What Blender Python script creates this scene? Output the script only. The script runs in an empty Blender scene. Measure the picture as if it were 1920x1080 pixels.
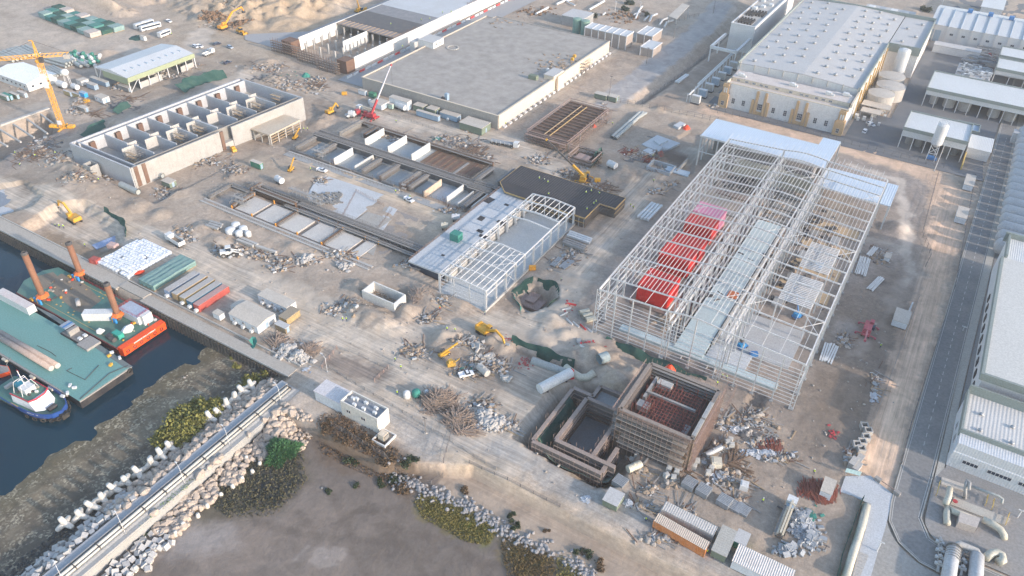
import bpy,math,random
import numpy as np
from mathutils import Vector,Matrix
random.seed(7)
R=math.radians
SC=bpy.context.scene
COL=SC.collection

# ---------------- camera, sky, sun, exposure ----------------
CAM_H=155.0
FPX,TH,RO,YAW=1449.6,R(37.28),R(1.79),R(30.1)
cam_d=bpy.data.cameras.new('camera');cam=bpy.data.objects.new('camera',cam_d);COL.objects.link(cam)
cam_d.sensor_width=36;cam_d.lens=FPX/1920*36;cam_d.clip_start=1;cam_d.clip_end=6000
_h=Vector((-math.sin(YAW),math.cos(YAW),0));_r=Vector((math.cos(YAW),math.sin(YAW),0))
_f=_h*math.cos(TH)-Vector((0,0,1))*math.sin(TH);_u=_h*math.sin(TH)+Vector((0,0,1))*math.cos(TH)
_rr=_r*math.cos(RO)+_u*math.sin(RO);_uu=_u*math.cos(RO)-_r*math.sin(RO)
m_=Matrix(((_rr.x,_uu.x,-_f.x,0),(_rr.y,_uu.y,-_f.y,0),(_rr.z,_uu.z,-_f.z,CAM_H),(0,0,0,1)))
cam.matrix_world=m_
SC.camera=cam

SUN_EL,SUN_AZ=R(17),R(-2)     # azimuth counted from +x
world=bpy.data.worlds.new('World');SC.world=world;world.use_nodes=True
nt=world.node_tree;nt.nodes.clear()
sky=nt.nodes.new('ShaderNodeTexSky');sky.sky_type='NISHITA';sky.sun_disc=False
sky.sun_elevation=SUN_EL;sky.sun_rotation=R(90)-SUN_AZ
sky.dust_density=1.0;sky.air_density=1.0;sky.ozone_density=1.0
bg=nt.nodes.new('ShaderNodeBackground');bg.inputs[1].default_value=0.15
wo=nt.nodes.new('ShaderNodeOutputWorld')
nt.links.new(sky.outputs[0],bg.inputs[0]);nt.links.new(bg.outputs[0],wo.inputs[0])
sd=bpy.data.lights.new('sun','SUN');sun=bpy.data.objects.new('sun',sd);COL.objects.link(sun)
sd.energy=2.15;sd.angle=R(1.2);sd.color=(1.0,0.86,0.74)
_sv=Vector((math.cos(SUN_EL)*math.cos(SUN_AZ),math.cos(SUN_EL)*math.sin(SUN_AZ),math.sin(SUN_EL)))
sun.rotation_euler=_sv.to_track_quat('Z','Y').to_euler();sun.location=(200,200,300)
SC.view_settings.view_transform='Standard';SC.view_settings.look='None'
SC.view_settings.exposure=1.5;SC.view_settings.gamma=1.0;SC.view_settings.use_curve_mapping=False
SC.render.engine='CYCLES'
SC.cycles.max_bounces=6;SC.cycles.volume_bounces=0;SC.cycles.use_denoising=True

def G(px,py,z=0.0):
 """photo pixel -> point at height z"""
 X,Y=px-960,py-540
 x=X*math.cos(RO)+Y*math.sin(RO);y=-X*math.sin(RO)+Y*math.cos(RO)
 d=_r*x +_h*(FPX*math.cos(TH)-y*math.sin(TH)) +Vector((0,0,-(FPX*math.sin(TH)+y*math.cos(TH))))
 t=(z-CAM_H)/d.z
 return d.x*t,d.y*t

# ---------------- materials ----------------
MATS={}
def newmat(name):
 m=bpy.data.materials.new(name);m.use_nodes=True
 n=m.node_tree;b=n.nodes['Principled BSDF']
 return m,n,b
def N(n,t,**kw):
 o=n.nodes.new(t)
 for k,v in kw.items():setattr(o,k,v)
 return o
def lk(n,a,b):n.links.new(a,b)
def mix(n,f,a,b,mode='MIX'):
 o=N(n,'ShaderNodeMix',data_type='RGBA',blend_type=mode)
 for s,v in ((0,f),(6,a),(7,b)):
  if hasattr(v,'is_linked'):lk(n,v,o.inputs[s])
  else:o.inputs[s].default_value=v if s==0 else (*v,1)
 return o.outputs[2]
def noise(n,vec,scale,detail=4,rough=.55,dist=0):
 o=N(n,'ShaderNodeTexNoise');o.inputs['Scale'].default_value=scale
 o.inputs['Detail'].default_value=detail;o.inputs['Roughness'].default_value=rough;o.inputs['Distortion'].default_value=dist
 if vec is not None:lk(n,vec,o.inputs['Vector'])
 return o.outputs[0]
def ramp(n,f,p0,p1,v0=0.,v1=1.):
 o=N(n,'ShaderNodeMapRange');lk(n,f,o.inputs[0])
 for i,v in enumerate((p0,p1,v0,v1)):o.inputs[i+1].default_value=v
 return o.outputs[0]
def mapping(n,vec,s=(1,1,1),r=(0,0,0)):
 o=N(n,'ShaderNodeMapping');lk(n,vec,o.inputs[0]);o.inputs['Scale'].default_value=s;o.inputs['Rotation'].default_value=r
 return o.outputs[0]
def M(name,col,rough=.7,metal=0.,dirt=.35,dirtcol=(.25,.2,.15),sc=.35,fine=2.5,streak=True,bump=0.,ribs=None,spec=.3):
 """weathered surface: broad stains, fine grain and vertical streaks; ribs = (axis, per metre, strength) profiled sheet"""
 if name in MATS:return MATS[name]
 m,n,b=newmat(name)
 g=N(n,'ShaderNodeNewGeometry');pos=g.outputs['Position']
 c=col
 big=ramp(n,noise(n,pos,sc,5,.6),.38,.72)
 mm=N(n,'ShaderNodeMath',operation='MULTIPLY');lk(n,big,mm.inputs[0]);mm.inputs[1].default_value=dirt
 c1=mix(n,mm.outputs[0],c,tuple(x*.5+y*.5 for x,y in zip(c,dirtcol)))
 if streak:
  st=ramp(n,noise(n,mapping(n,pos,(1.6,1.6,.12)),1.0,3,.6),.5,.8,0,dirt*.9)
  c1=mix(n,st,c1,tuple(x*.45+y*.3 for x,y in zip(c,dirtcol)))
 fn=ramp(n,noise(n,pos,fine,3,.7),.3,.7,1-.22,1+.12)
 cc=N(n,'ShaderNodeVectorMath',operation='SCALE');lk(n,c1,cc.inputs[0]);lk(n,fn,cc.inputs['Scale'])
 lk(n,cc.outputs[0],b.inputs['Base Color'])
 b.inputs['Roughness'].default_value=rough;b.inputs['Metallic'].default_value=metal
 b.inputs['Specular IOR Level'].default_value=spec
 if bump or ribs:
  bp=N(n,'ShaderNodeBump');bp.inputs['Distance'].default_value=.12
  if ribs:
   w=N(n,'ShaderNodeTexWave',wave_type='BANDS',bands_direction=ribs[0]);lk(n,pos,w.inputs[0])
   w.inputs['Scale'].default_value=ribs[1]*.314;w.inputs['Distortion'].default_value=0
   lk(n,w.outputs['Fac'],bp.inputs['Height']);bp.inputs['Strength'].default_value=ribs[2]
  else:
   lk(n,noise(n,pos,1.2,6,.7),bp.inputs['Height']);bp.inputs['Strength'].default_value=bump
  lk(n,bp.outputs[0],b.inputs['Normal'])
 MATS[name]=m
 return m

conc=M('concrete',(.33,.33,.325),.85,dirt=.4,sc=.22,bump=.2)
conc_l=M('concrete_pale',(.43,.415,.39),.85,dirt=.35,dirtcol=(.3,.2,.12),sc=.25)
conc_d=M('concrete_dark',(.24,.235,.225),.85,dirt=.5,sc=.3,bump=.3)
conc_b=M('concrete_slab',(.48,.495,.51),.8,dirt=.35,sc=.12,streak=False)
blind=M('blinding_concrete',(.36,.34,.31),.9,dirt=.55,dirtcol=(.3,.22,.15),sc=.18,streak=False)
steel_w=M('white_steel',(.64,.63,.62),.45,dirt=.15,sc=.6)
galv=M('galvanised_steel',(.36,.375,.39),.5,.25,dirt=.25)
roof_w=M('white_sheet_roof',(.56,.57,.57),.5,dirt=.18,sc=.08,streak=False,ribs=('X',1.6,.5))
roof_wy=M('white_sheet_roof_across',(.54,.55,.56),.5,dirt=.2,sc=.08,streak=False,ribs=('Y',1.6,.5))
roof_b=M('pale_blue_sheet_roof',(.47,.55,.64),.45,dirt=.12,sc=.08,streak=False,ribs=('X',1.2,.7))
roof_g=M('grey_membrane_roof',(.47,.46,.45),.8,dirt=.25,sc=.06,streak=False,bump=.15)
green_t=M('sage_green_trim',(.23,.265,.25),.6,dirt=.15)
wall_w=M('white_wall',(.62,.61,.60),.8,dirt=.2,sc=.15)
cream=M('cream_wall',(.62,.53,.42),.85,dirt=.25,dirtcol=(.35,.25,.15),sc=.2)
tan=M('tan_pilaster',(.48,.33,.19),.85,dirt=.3,sc=.3)
stone_w=M('stone_block_wall',(.36,.30,.26),.9,dirt=.4,sc=.4,bump=.5)
screed=M('sandy_roof_screed',(.33,.30,.27),.95,dirt=.3,dirtcol=(.3,.27,.22),sc=.04,fine=.2,streak=False)
glass=M('dark_glass',(.02,.035,.06),.12,dirt=.05,spec=.6)
asph=M('asphalt',(.185,.185,.185),.9,dirt=.9,dirtcol=(.36,.33,.29),sc=.07,fine=1.2,streak=False,bump=.1)
asph_y=M('asphalt_yard',(.13,.14,.155),.9,dirt=.45,dirtcol=(.40,.35,.28),sc=.06,streak=False,bump=.1)
paint=M('road_paint',(.50,.49,.46),.8,dirt=.5,sc=.8,streak=False)
paint_y=M('yellow_line',(.60,.42,.12),.8,dirt=.5,sc=.8,streak=False)
kerb_m=M('kerb_concrete',(.42,.40,.36),.9,dirt=.4,sc=.5)
rust=M('rebar_rust',(.15,.085,.06),.9,dirt=.5,sc=.5,streak=False)
rust_p=M('pinkish_scaffold_tube',(.33,.23,.195),.8,dirt=.4,sc=.5,streak=False)
form=M('grey_formwork',(.20,.195,.19),.85,dirt=.55,dirtcol=(.18,.1,.07),sc=.4)
ply=M('brown_formwork_board',(.16,.105,.075),.85,dirt=.5,dirtcol=(.35,.25,.15),sc=.5,bump=.3)
timber=M('timber',(.40,.29,.18),.85,dirt=.4,sc=.8)
timber_y=M('yellow_timber_beam',(.48,.32,.14),.8,dirt=.3,sc=.8)
grey_w=M('grey_weathered_wood',(.30,.285,.27),.9,dirt=.5,sc=.6)
mesh_d=M('black_reinforcement_mat',(.04,.04,.045),.9,dirt=.3,dirtcol=(.15,.12,.1),sc=.2,streak=False,bump=.3)
net_g=M('green_netting',(.02,.075,.06),.85,dirt=.4,dirtcol=(.2,.25,.2),sc=.3,bump=.8)
net_t=M('turquoise_netting',(.04,.22,.18),.85,dirt=.2,sc=.5,bump=.6)
red_t=M('red_tarpaulin',(.66,.025,.02),.6,dirt=.35,dirtcol=(.2,0,0),sc=.5,bump=.9)
pink_t=M('pink_tarpaulin',(.72,.22,.36),.6,dirt=.2,sc=.5,bump=.9)
orange_t=M('orange_red_tarpaulin',(.80,.07,.02),.6,dirt=.1,sc=.6,bump=.9)
yellow_m=M('yellow_machine_paint',(.62,.33,.04),.45,dirt=.25,dirtcol=(.2,.12,.05))
black_r=M('black_rubber',(.02,.02,.02),.9,dirt=.5,dirtcol=(.3,.25,.2))
dark_m=M('dark_machine_metal',(.06,.06,.065),.6,dirt=.4)
red_m=M('red_machine_paint',(.42,.04,.05),.45,dirt=.2)
white_p=M('white_paint',(.62,.62,.61),.5,dirt=.22,sc=.4)
cab_w=M('white_cabin_panel',(.62,.65,.68),.6,dirt=.3,sc=.35,ribs=None)
cab_roof=M('dusty_cabin_roof',(.50,.45,.39),.85,dirt=.4,sc=.3,streak=False)
blue_p=M('blue_paint',(.03,.17,.42),.5,dirt=.3)
blue_l=M('light_blue_paint',(.28,.38,.48),.5,dirt=.3)
green_p=M('green_paint',(.05,.22,.14),.6,dirt=.35)
green_l=M('dull_green_panel',(.16,.20,.15),.8,dirt=.4)
silver=M('white_silo_paint',(.54,.55,.56),.35,dirt=.15,sc=.3)
grp=M('cream_grp_pipe',(.52,.49,.40),.5,dirt=.3,sc=.5)
grp_g=M('grey_grp_pipe',(.34,.36,.35),.5,dirt=.4,sc=.5)
bag_w=M('white_bulk_bag',(.70,.72,.75),.85,dirt=.15,sc=1.,bump=.9)
deck_g=M('green_ship_deck',(.065,.175,.145),.55,dirt=.5,dirtcol=(.28,.22,.16),sc=.12,streak=False)
deck_t=M('turquoise_barge_deck',(.13,.28,.255),.55,dirt=.35,dirtcol=(.3,.35,.32),sc=.1,streak=False)
hull_r=M('dark_red_hull',(.16,.03,.03),.6,dirt=.4)
hull_o=M('orange_red_hull',(.80,.085,.015),.5,dirt=.2,dirtcol=(.3,.1,.05))
hull_k=M('black_hull',(.025,.025,.03),.6,dirt=.4)
hull_b=M('blue_hull',(.02,.07,.26),.45,dirt=.3)
rust_s=M('rusty_steel_pile',(.23,.11,.065),.8,dirt=.6,dirtcol=(.1,.07,.06),sc=.4,bump=.4)
pile_g=M('old_grey_pipe_pile',(.38,.31,.27),.85,dirt=.6,dirtcol=(.2,.1,.07),sc=.5)
sheet_k=M('sheet_pile_dark',(.07,.065,.06),.85,dirt=.5,dirtcol=(.25,.2,.15),sc=.6)
rock_w=M('pale_armour_stone',(.42,.35,.29),.9,dirt=.45,dirtcol=(.32,.25,.2),sc=.5,streak=False,bump=.6)
rock_g=M('grey_stone',(.27,.265,.27),.9,dirt=.4,sc=.6,streak=False,bump=.6)
rock_k=M('dark_wet_stone',(.05,.05,.05),.8,dirt=.4,dirtcol=(.2,.18,.15),sc=.9,streak=False,bump=.6)
cube_c=M('concrete_cube',(.45,.435,.42),.9,dirt=.3,sc=.5)
tetra=M('tetrapod_concrete',(.58,.55,.50),.85,dirt=.35,dirtcol=(.3,.28,.22),sc=.6,bump=.2)
rub_m=M('rubble_concrete',(.36,.325,.29),.95,dirt=.5,sc=.6,streak=False)
rub_b=M('rubble_brown',(.30,.23,.17),.95,dirt=.5,sc=.6,streak=False)
skin=M('skin',(.25,.13,.08),.7,dirt=0,streak=False)
vest_y=M('yellow_vest',(.55,.75,.05),.7,dirt=.1,streak=False)
vest_o=M('orange_vest',(.85,.16,.03),.7,dirt=.1,streak=False)
cloth_b=M('dark_blue_workwear',(.03,.05,.11),.8,dirt=.2,streak=False)
rope_m=M('rope',(.35,.32,.27),.9,dirt=.3,streak=False)
cont_r=M('red_container',(.42,.08,.065),.6,dirt=.3,ribs=('Y',2.5,.8))
cont_b=M('blue_container',(.04,.15,.24),.6,dirt=.3,ribs=('Y',2.5,.8))
cont_t=M('tan_container',(.42,.29,.16),.6,dirt=.35,ribs=('Y',2.5,.8))
cont_y=M('ochre_container',(.40,.30,.15),.6,dirt=.35,ribs=('Y',2.5,.8))
cont_ro=M('grey_container_roof',(.42,.40,.38),.7,dirt=.5,dirtcol=(.3,.18,.1),streak=False,ribs=('Y',2.5,.5))
cont_rr=M('faded_pink_container_roof',(.45,.27,.25),.7,dirt=.4,streak=False,ribs=('Y',2.5,.5))
cont_o=M('orange_container',(.60,.20,.05),.65,dirt=.6,dirtcol=(.62,.5,.38),sc=.4,ribs=('X',2.5,.9))
cont_wx=M('white_ribbed_container',(.52,.49,.46),.7,dirt=.45,ribs=('X',1.8,.5))
fol_o=M('olive_leaves',(.21,.20,.055),.8,dirt=.45,dirtcol=(.04,.06,.02),sc=.5,streak=False)
fol_g=M('green_leaves',(.055,.15,.06),.8,dirt=.4,dirtcol=(.02,.05,.02),sc=.6,streak=False)
fol_d=M('dark_green_leaves',(.04,.06,.03),.8,dirt=.4,dirtcol=(.08,.07,.04),sc=.6,streak=False)
fol_b=M('brown_dry_scrub',(.15,.10,.06),.9,dirt=.5,dirtcol=(.06,.05,.03),sc=.5,streak=False)
bark=M('bark',(.10,.07,.05),.9)

# ---------------- mesh building ----------------
BOXF=((0,1,3,2),(4,6,7,5),(0,4,5,1),(2,3,7,6),(0,2,6,4),(1,5,7,3))
class MB:
 def __init__(s):s.v=[];s.f=[]
 def add(s,vs,fs):
  o=len(s.v);s.v+=vs;s.f+=[tuple(i+o for i in f) for f in fs];return s
 def bx(s,x0,y0,z0,x1,y1,z1):
  return s.add([(x,y,z) for z in (z0,z1) for y in (y0,y1) for x in (x0,x1)],
      ((0,2,3,1),(4,5,7,6),(0,1,5,4),(2,6,7,3),(0,4,6,2),(1,3,7,5)))
 def box(s,c,d,rz=0.,rx=0.):
  cs,sn=math.cos(rz),math.sin(rz);cx_,sx_=math.cos(rx),math.sin(rx)
  vs=[]
  for z in (-.5,.5):
   for y in (-.5,.5):
    for x in (-.5,.5):
     X,Y,Z=x*d[0],y*d[1],z*d[2]
     Y,Z=Y*cx_-Z*sx_,Y*sx_+Z*cx_
     vs.append((c[0]+X*cs-Y*sn,c[1]+X*sn+Y*cs,c[2]+Z))
  return s.add(vs,((0,2,3,1),(4,5,7,6),(0,1,5,4),(2,6,7,3),(0,4,6,2),(1,3,7,5)))
 def bar(s,p,q,w,h=None):
  h=h or w;p=Vector(p);q=Vector(q);d=q-p
  if d.length<1e-6:return s
  d.normalize();up=Vector((0,0,1)) if abs(d.z)<.95 else Vector((0,1,0))
  a=d.cross(up).normalized()*w/2;b=a.cross(d).normalized()*h/2
  vs=[tuple(e+i*a+j*b) for e in (p,q) for j in (-1,1) for i in (-1,1)]
  return s.add(vs,((0,1,3,2),(4,6,7,5),(0,4,5,1),(2,3,7,6),(0,2,6,4),(1,5,7,3)))
 def tube(s,pts,r,n=8,r2=None,caps=True):
  pts=[Vector(p) for p in pts];o=len(s.v);k=len(pts)
  for i,p in enumerate(pts):
   d=(pts[min(i+1,k-1)]-pts[max(i-1,0)]).normalized()
   up=Vector((0,0,1)) if abs(d.z)<.9 else Vector((1,0,0))
   a=d.cross(up).normalized();b=a.cross(d)
   rr=r if r2 is None else r+(r2-r)*i/(k-1)
   for j in range(n):
    t=2*math.pi*j/n
    s.v.append(tuple(p+a*math.cos(t)*rr+b*math.sin(t)*rr))
  for i in range(k-1):
   for j in range(n):
    s.f.append((o+i*n+j,o+i*n+(j+1) % n,o+(i+1)*n+(j+1) % n,o+(i+1)*n+j))
  if caps:
   s.f.append(tuple(o+j for j in range(n))[::-1]);s.f.append(tuple(o+(k-1)*n+j for j in range(n)))
  return s
 def prism(s,pts,z0,z1):
  n=len(pts);a=sum(pts[i][0]*pts[(i+1) % n][1]-pts[(i+1) % n][0]*pts[i][1] for i in range(n))
  if a<0:pts=pts[::-1]
  vs=[(x,y,z0) for x,y in pts]+[(x,y,z1) for x,y in pts]
  return s.add(vs,[tuple(range(n))[::-1],tuple(range(n,2*n))]+[(i,(i+1) % n,n+(i+1) % n,n+i) for i in range(n)])
 def sheet(s,pts,z):
  return s.add([(p[0],p[1],z) for p in pts],[tuple(range(len(pts)))])
 def lathe(s,c,prof,n=16):
  o=len(s.v);k=len(prof)
  for r,z in prof:
   for j in range(n):
    t=2*math.pi*j/n;s.v.append((c[0]+r*math.cos(t),c[1]+r*math.sin(t),c[2]+z))
  for i in range(k-1):
   for j in range(n):s.f.append((o+i*n+j,o+i*n+(j+1) % n,o+(i+1)*n+(j+1) % n,o+(i+1)*n+j))
  s.f.append(tuple(o+(k-1)*n+j for j in range(n)));s.f.append(tuple(o+j for j in range(n))[::-1])
  return s
 def blob(s,c,d,rnd=.25,rg=random):
  """rough stone: subdivided octahedron, uneven"""
  base=[(1,0,0),(-1,0,0),(0,1,0),(0,-1,0),(0,0,1),(0,0,-1)]
  mids=[(.68,.68,0),(.68,-.68,0),(-.68,.68,0),(-.68,-.68,0),(.68,0,.68),(.68,0,-.68),(-.68,0,.68),(-.68,0,-.68),(0,.68,.68),(0,.68,-.68),(0,-.68,.68),(0,-.68,-.68)]
  a=rg.uniform(0,6.28);ca,sa=math.cos(a),math.sin(a);vs=[]
  for x,y,z in base+mids:
   k=1+rg.uniform(-rnd,rnd);X,Y,Z=x*d[0]*k,y*d[1]*k,z*d[2]*k
   vs.append((c[0]+X*ca-Y*sa,c[1]+X*sa+Y*ca,c[2]+Z))
  tri=[]
  def mi(i,j):
   p=tuple((base[i][t]+base[j][t])*.68 for t in range(3));return 6+mids.index(tuple(round(t,2) for t in p))
  for i in (0,1):
   for j in (2,3):
    for k in (4,5):
     ab,bc,ca_=mi(i,j),mi(j,k),mi(i,k)
     fl=(i+j+k) % 2==0
     for t in ((i,ab,ca_),(j,bc,ab),(k,ca_,bc),(ab,bc,ca_)):
      tri.append(t if fl else t[::-1])
  return s.add(vs,tri)
 def mesh(s,name,mat,smooth=False):
  me=bpy.data.meshes.new(name);me.from_pydata(s.v,[],s.f);me.materials.append(mat)
  if smooth:
   me.polygons.foreach_set('use_smooth',[True]*len(me.polygons))
  me.update();return me
def link(name,me,parent=None):
 o=bpy.data.objects.new(name,me);COL.objects.link(o)
 if parent:o.parent=parent
 return o
def part(name,mb,mat,parent,label=None,smooth=False,stuff=False,loc=None):
 o=link(name,mb.mesh(name,mat,smooth),parent)
 if label:o['label']=label
 if stuff:o['kind']='stuff'
 if loc:o.location=loc
 return o
def thing(name,label,cat,loc=(0,0,0),rz=0.,group=None):
 o=bpy.data.objects.new(name,None);COL.objects.link(o);o.empty_display_size=.5
 o.location=loc if len(loc)==3 else (*loc,0);o.rotation_euler=(0,0,rz);o['label']=label;o['category']=cat
 if group:o['group']=group
 return o
def one(name,mb,mat,label,cat,loc=(0,0,0),rz=0.,group=None,smooth=False):
 o=link(name,mb.mesh(name,mat,smooth));o.location=loc if len(loc)==3 else (*loc,0);o.rotation_euler=(0,0,rz)
 o['label']=label;o['category']=cat
 if group:o['group']=group
 return o
def setting(name,mb,mat,kind='structure',smooth=False,label=None,cat=None):
 o=link(name,mb.mesh(name,mat,smooth));o['kind']=kind
 if label:o['label']=label
 if cat:o['category']=cat
 return o
KIDS={}
def dup(root,loc,rz=None,label=None,group=None,scale=None):
 r=root.copy();COL.objects.link(r);r.location=loc if len(loc)==3 else (*loc,0)
 if rz is not None:r.rotation_euler=(0,0,rz)
 if scale:r.scale=scale
 if label:r['label']=label
 if group:r['group']=group
 if root.name not in KIDS:KIDS[root.name]=[(c,list(c.children)) for c in root.children]
 for c,gs in KIDS[root.name]:
  k=c.copy();COL.objects.link(k);k.parent=r
  for g in gs:
   d=g.copy();COL.objects.link(d);d.parent=k
 return r
def mesh_part(name,me,parent,loc=(0,0,0),rz=0.,scale=None):
 o=link(name,me,parent);o.location=loc;o.rotation_euler=(0,0,rz)
 if scale:o.scale=scale
 return o
ORD=['first','second','third','fourth','fifth','sixth','seventh','eighth','ninth','tenth','eleventh','twelfth','thirteenth','fourteenth','fifteenth','sixteenth','seventeenth','eighteenth','nineteenth','twentieth','twenty-first','twenty-second','twenty-third','twenty-fourth','twenty-fifth','twenty-sixth']
HAZE=0.00019
# ---------------- terrain ----------------
rs=np.random.RandomState(3)
def vnoise(x,y,s,seed=0):
 r=np.random.RandomState(seed+11);T=r.rand(256,256)
 X=x/s+1000;Y=y/s+1000;i=np.floor(X).astype(int);j=np.floor(Y).astype(int);u=X-i;v=Y-j
 u=u*u*(3-2*u);v=v*v*(3-2*v)
 a=T[i % 256,j % 256];b=T[(i+1) % 256,j % 256];c=T[i % 256,(j+1) % 256];d=T[(i+1) % 256,(j+1) % 256]
 return (a*(1-u)+b*u)*(1-v)+(c*(1-u)+d*u)*v
def fbm(x,y,s,seed=0,o=4):
 t=0;a=1;n=0
 for k in range(o):
  t=t+a*vnoise(x,y,s/2**k,seed+k);n+=a;a *= .5
 return t/n
def segs(a,b,st):return np.arange(a,b,st)
gx=np.concatenate([segs(-1500,-440,40),segs(-440,-300,1.6),segs(-300,45,.8),segs(45,120,2.5),segs(120,1200,40)])
gy=np.concatenate([segs(-60,20,3),segs(20,265,.8),segs(265,420,1.4),segs(420,700,4),segs(700,2600,60)])
GX,GY=np.meshgrid(gx,gy);NX,NY=len(gx),len(gy)
X=GX.ravel();Y=GY.ravel()
def sst(v,a,b):t=np.clip((v-a)/(b-a),0,1);return t*t*(3-2*t)
def polyd(pts,pad=6.,x=None,y=None):
 """signed distance (inside > 0) to a polygon, far points -> -pad"""
 x=X if x is None else x;y=Y if y is None else y
 P=np.array(pts);out=np.full(x.shape,-pad)
 sel=(x>P[:,0].min()-pad) & (x<P[:,0].max()+pad) & (y>P[:,1].min()-pad) & (y<P[:,1].max()+pad)
 xs,ys=x[sel],y[sel];dm=np.full(xs.shape,1e9);ins=np.zeros(xs.shape,bool)
 for k in range(len(P)):
  a,b=P[k],P[(k+1) % len(P)];dx,dy=b-a;L=dx*dx+dy*dy+1e-9
  t=np.clip(((xs-a[0])*dx+(ys-a[1])*dy)/L,0,1)
  dm=np.minimum(dm,np.hypot(xs-a[0]-t*dx,ys-a[1]-t*dy))
  c=((a[1]>ys) != (b[1]>ys)) & (xs<dx*(ys-a[1])/(dy if abs(dy)>1e-9 else 1e-9)+a[0]);ins ^= c
 out[sel]=np.where(ins,dm,-dm);return out
def lined(pts,pad=12.,x=None,y=None):
 x=X if x is None else x;y=Y if y is None else y
 P=np.array(pts);out=np.full(x.shape,pad)
 sel=(x>P[:,0].min()-pad) & (x<P[:,0].max()+pad) & (y>P[:,1].min()-pad) & (y<P[:,1].max()+pad)
 xs,ys=x[sel],y[sel];dm=np.full(xs.shape,pad)
 for k in range(len(P)-1):
  a,b=P[k],P[k+1];dx,dy=b-a;L=dx*dx+dy*dy+1e-9
  t=np.clip(((xs-a[0])*dx+(ys-a[1])*dy)/L,0,1)
  dm=np.minimum(dm,np.hypot(xs-a[0]-t*dx,ys-a[1]-t*dy))
 out[sel]=dm;return out
def px(s,z=0.):
 return [G(*map(float,t.split(',')),z) for t in s.split()]
nE=fbm(X,Y,3.2,77,3);nA=fbm(X,Y,9,1);nB=fbm(X,Y,2.6,5,3);nC=fbm(X,Y,40,9,3);nD=fbm(X,Y,4.5,15,4)
Z=(nA-.5)*.7+(nB-.5)*.28
WX=X+(nD-.5)*5;WY=Y+(fbm(X,Y,4.5,25,4)-.5)*5       # warped coordinates: ragged edges
crest=np.interp(X,[-126,-92,-72,900],[95,95,106.5,106.5])
WALL_X0,WALL_X1=-134.2,-127.2
# foreshore, seaward of the sea wall and below the quay
sea=(X<WALL_X0+.8) & (Y<106.0)
zs=np.interp(WALL_X0-X,[-2,0,7.5,9,34,46,90,1200],[.2,.0,-3.3,-3.6,-5.05,-6.5,-8,-9])+(nB-.5)*.25+(nA-.5)*.5
zs=np.where(X<-262,np.maximum(zs,np.interp(-262-X,[0,25],[-8,-4.4])+(nA-.5)*.6),zs)
Z=np.where(sea,zs,Z)
beach=(X>WALL_X1-.6) & (Y<crest)
zb=np.maximum(np.interp(crest-Y,[0,1.5,9,12],[0,-.3,-3.1,-3.4]),-99)
zb=np.minimum(zb,np.interp(X-WALL_X1,[0,1,8,10],[0,-.3,-3.2,-3.4]))+(nA-.5)*.35+(nB-.5)*.12
Z=np.where(beach,zb,Z)
wallz=(X>=WALL_X0+.8) & (X<=WALL_X1-.6) & (Y<104);Z=np.where(wallz,-.3,Z)

def mound(px_,py_,r,h,sx=1.,sy=1.,seed=0,z=0.):
 global Z
 cx,cy=G(px_,py_,z);d=np.hypot((X-cx)/sx,(Y-cy)/sy)/r
 sel=d<1.5
 k=np.clip(1-d[sel]+(nD[sel]-.5)*.75+(nB[sel]-.5)*.25,0,1)
 Z[sel]=np.maximum(Z[sel],Z[sel]*.3+h*k*(1.1-.1*k)+(nE[sel]-.5)*np.minimum(1,k*4)*min(h,2.2)*.34)
def pit(s,depth,slope=1.2,rough=.6,z=0.):
 global Z
 pts=px(s,z) if isinstance(s,str) else s
 d=polyd(pts,10);sel=d>0
 t=np.clip((d[sel]+(nD[sel]-.5)*rough*3)*slope,0,depth)
 Z[sel]=np.minimum(Z[sel],-t+(nB[sel]-.5)*.3)
for a in [(1168,326,7.5,3.4),(1684,432,6.5,2.2),(1105,668,7.5,4.4),(1140,700,6,3.6),(1160,728,8,4.5),(1192,712,6,3.4),(1072,672,5,2.4),
    (834,636,6,2.8),(866,655,6,1.8,2.2,.6),(700,598,8,2.4,1.8,.7),(762,586,5,2.6),(670,543,5,2.6),(720,603,6,1.7,1.4,.8),(860,570,6,2.0,1.6,.7),
    (800,556,7,1.9,1.6,.8),(1035,606,6,1.8),(1056,628,5,1.5),(925,640,5,2.2),(945,652,4,1.8),(600,226,6,2.6),(608,215,5,2),(410,450,6,1.5,1.5,.7),(385,430,7,1.6),
    (640,470,5,1.2),(560,470,7,1.4,2,.5),(215,232,5,3),(196,100,6,2),(145,325,6,2,2,.7),(300,402,5,1.2),(255,390,6,1.2),(145,345,6,1.4,2.2,.6),
    (590,640,5,.8),(775,515,6,1.8,2,.5),(1020,635,6,1.2),(1080,775,5,1.2),(905,780,5,1.0),(1060,575,5,1.2),(1300,395,5,.8),(1225,332,5,1.2),(1420,300,4,1),
    (1235,206,4,1.6),(150,190,5,2),(440,330,5,1.2),(395,305,6,1.3,2,.6),(330,365,5,1),(475,133,7,2,1.5,.8),(510,150,8,2,1.3,.8),(500,118,6,2)]:
 mound(*a)
# dunes and spoil heaps at the far edge
for a in [(165,-2,22,9),(190,14,22,8,1.3,.5),(215,24,13,6,1.2,.5),(140,-14,30,12,1.2,1),(270,-8,20,8),(400,8,24,7),(470,14,30,11),(520,22,22,8),(560,8,30,12),(600,0,26,10),
    (440,34,15,4),(655,-8,20,7),(540,44,14,4),(420,-20,40,13),(330,-20,30,9),(620,18,15,4),(400,38,12,3),(1360,8,16,3),(380,36,8,3.5),(472,48,10,3.5)]:
 mound(*a)
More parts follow.
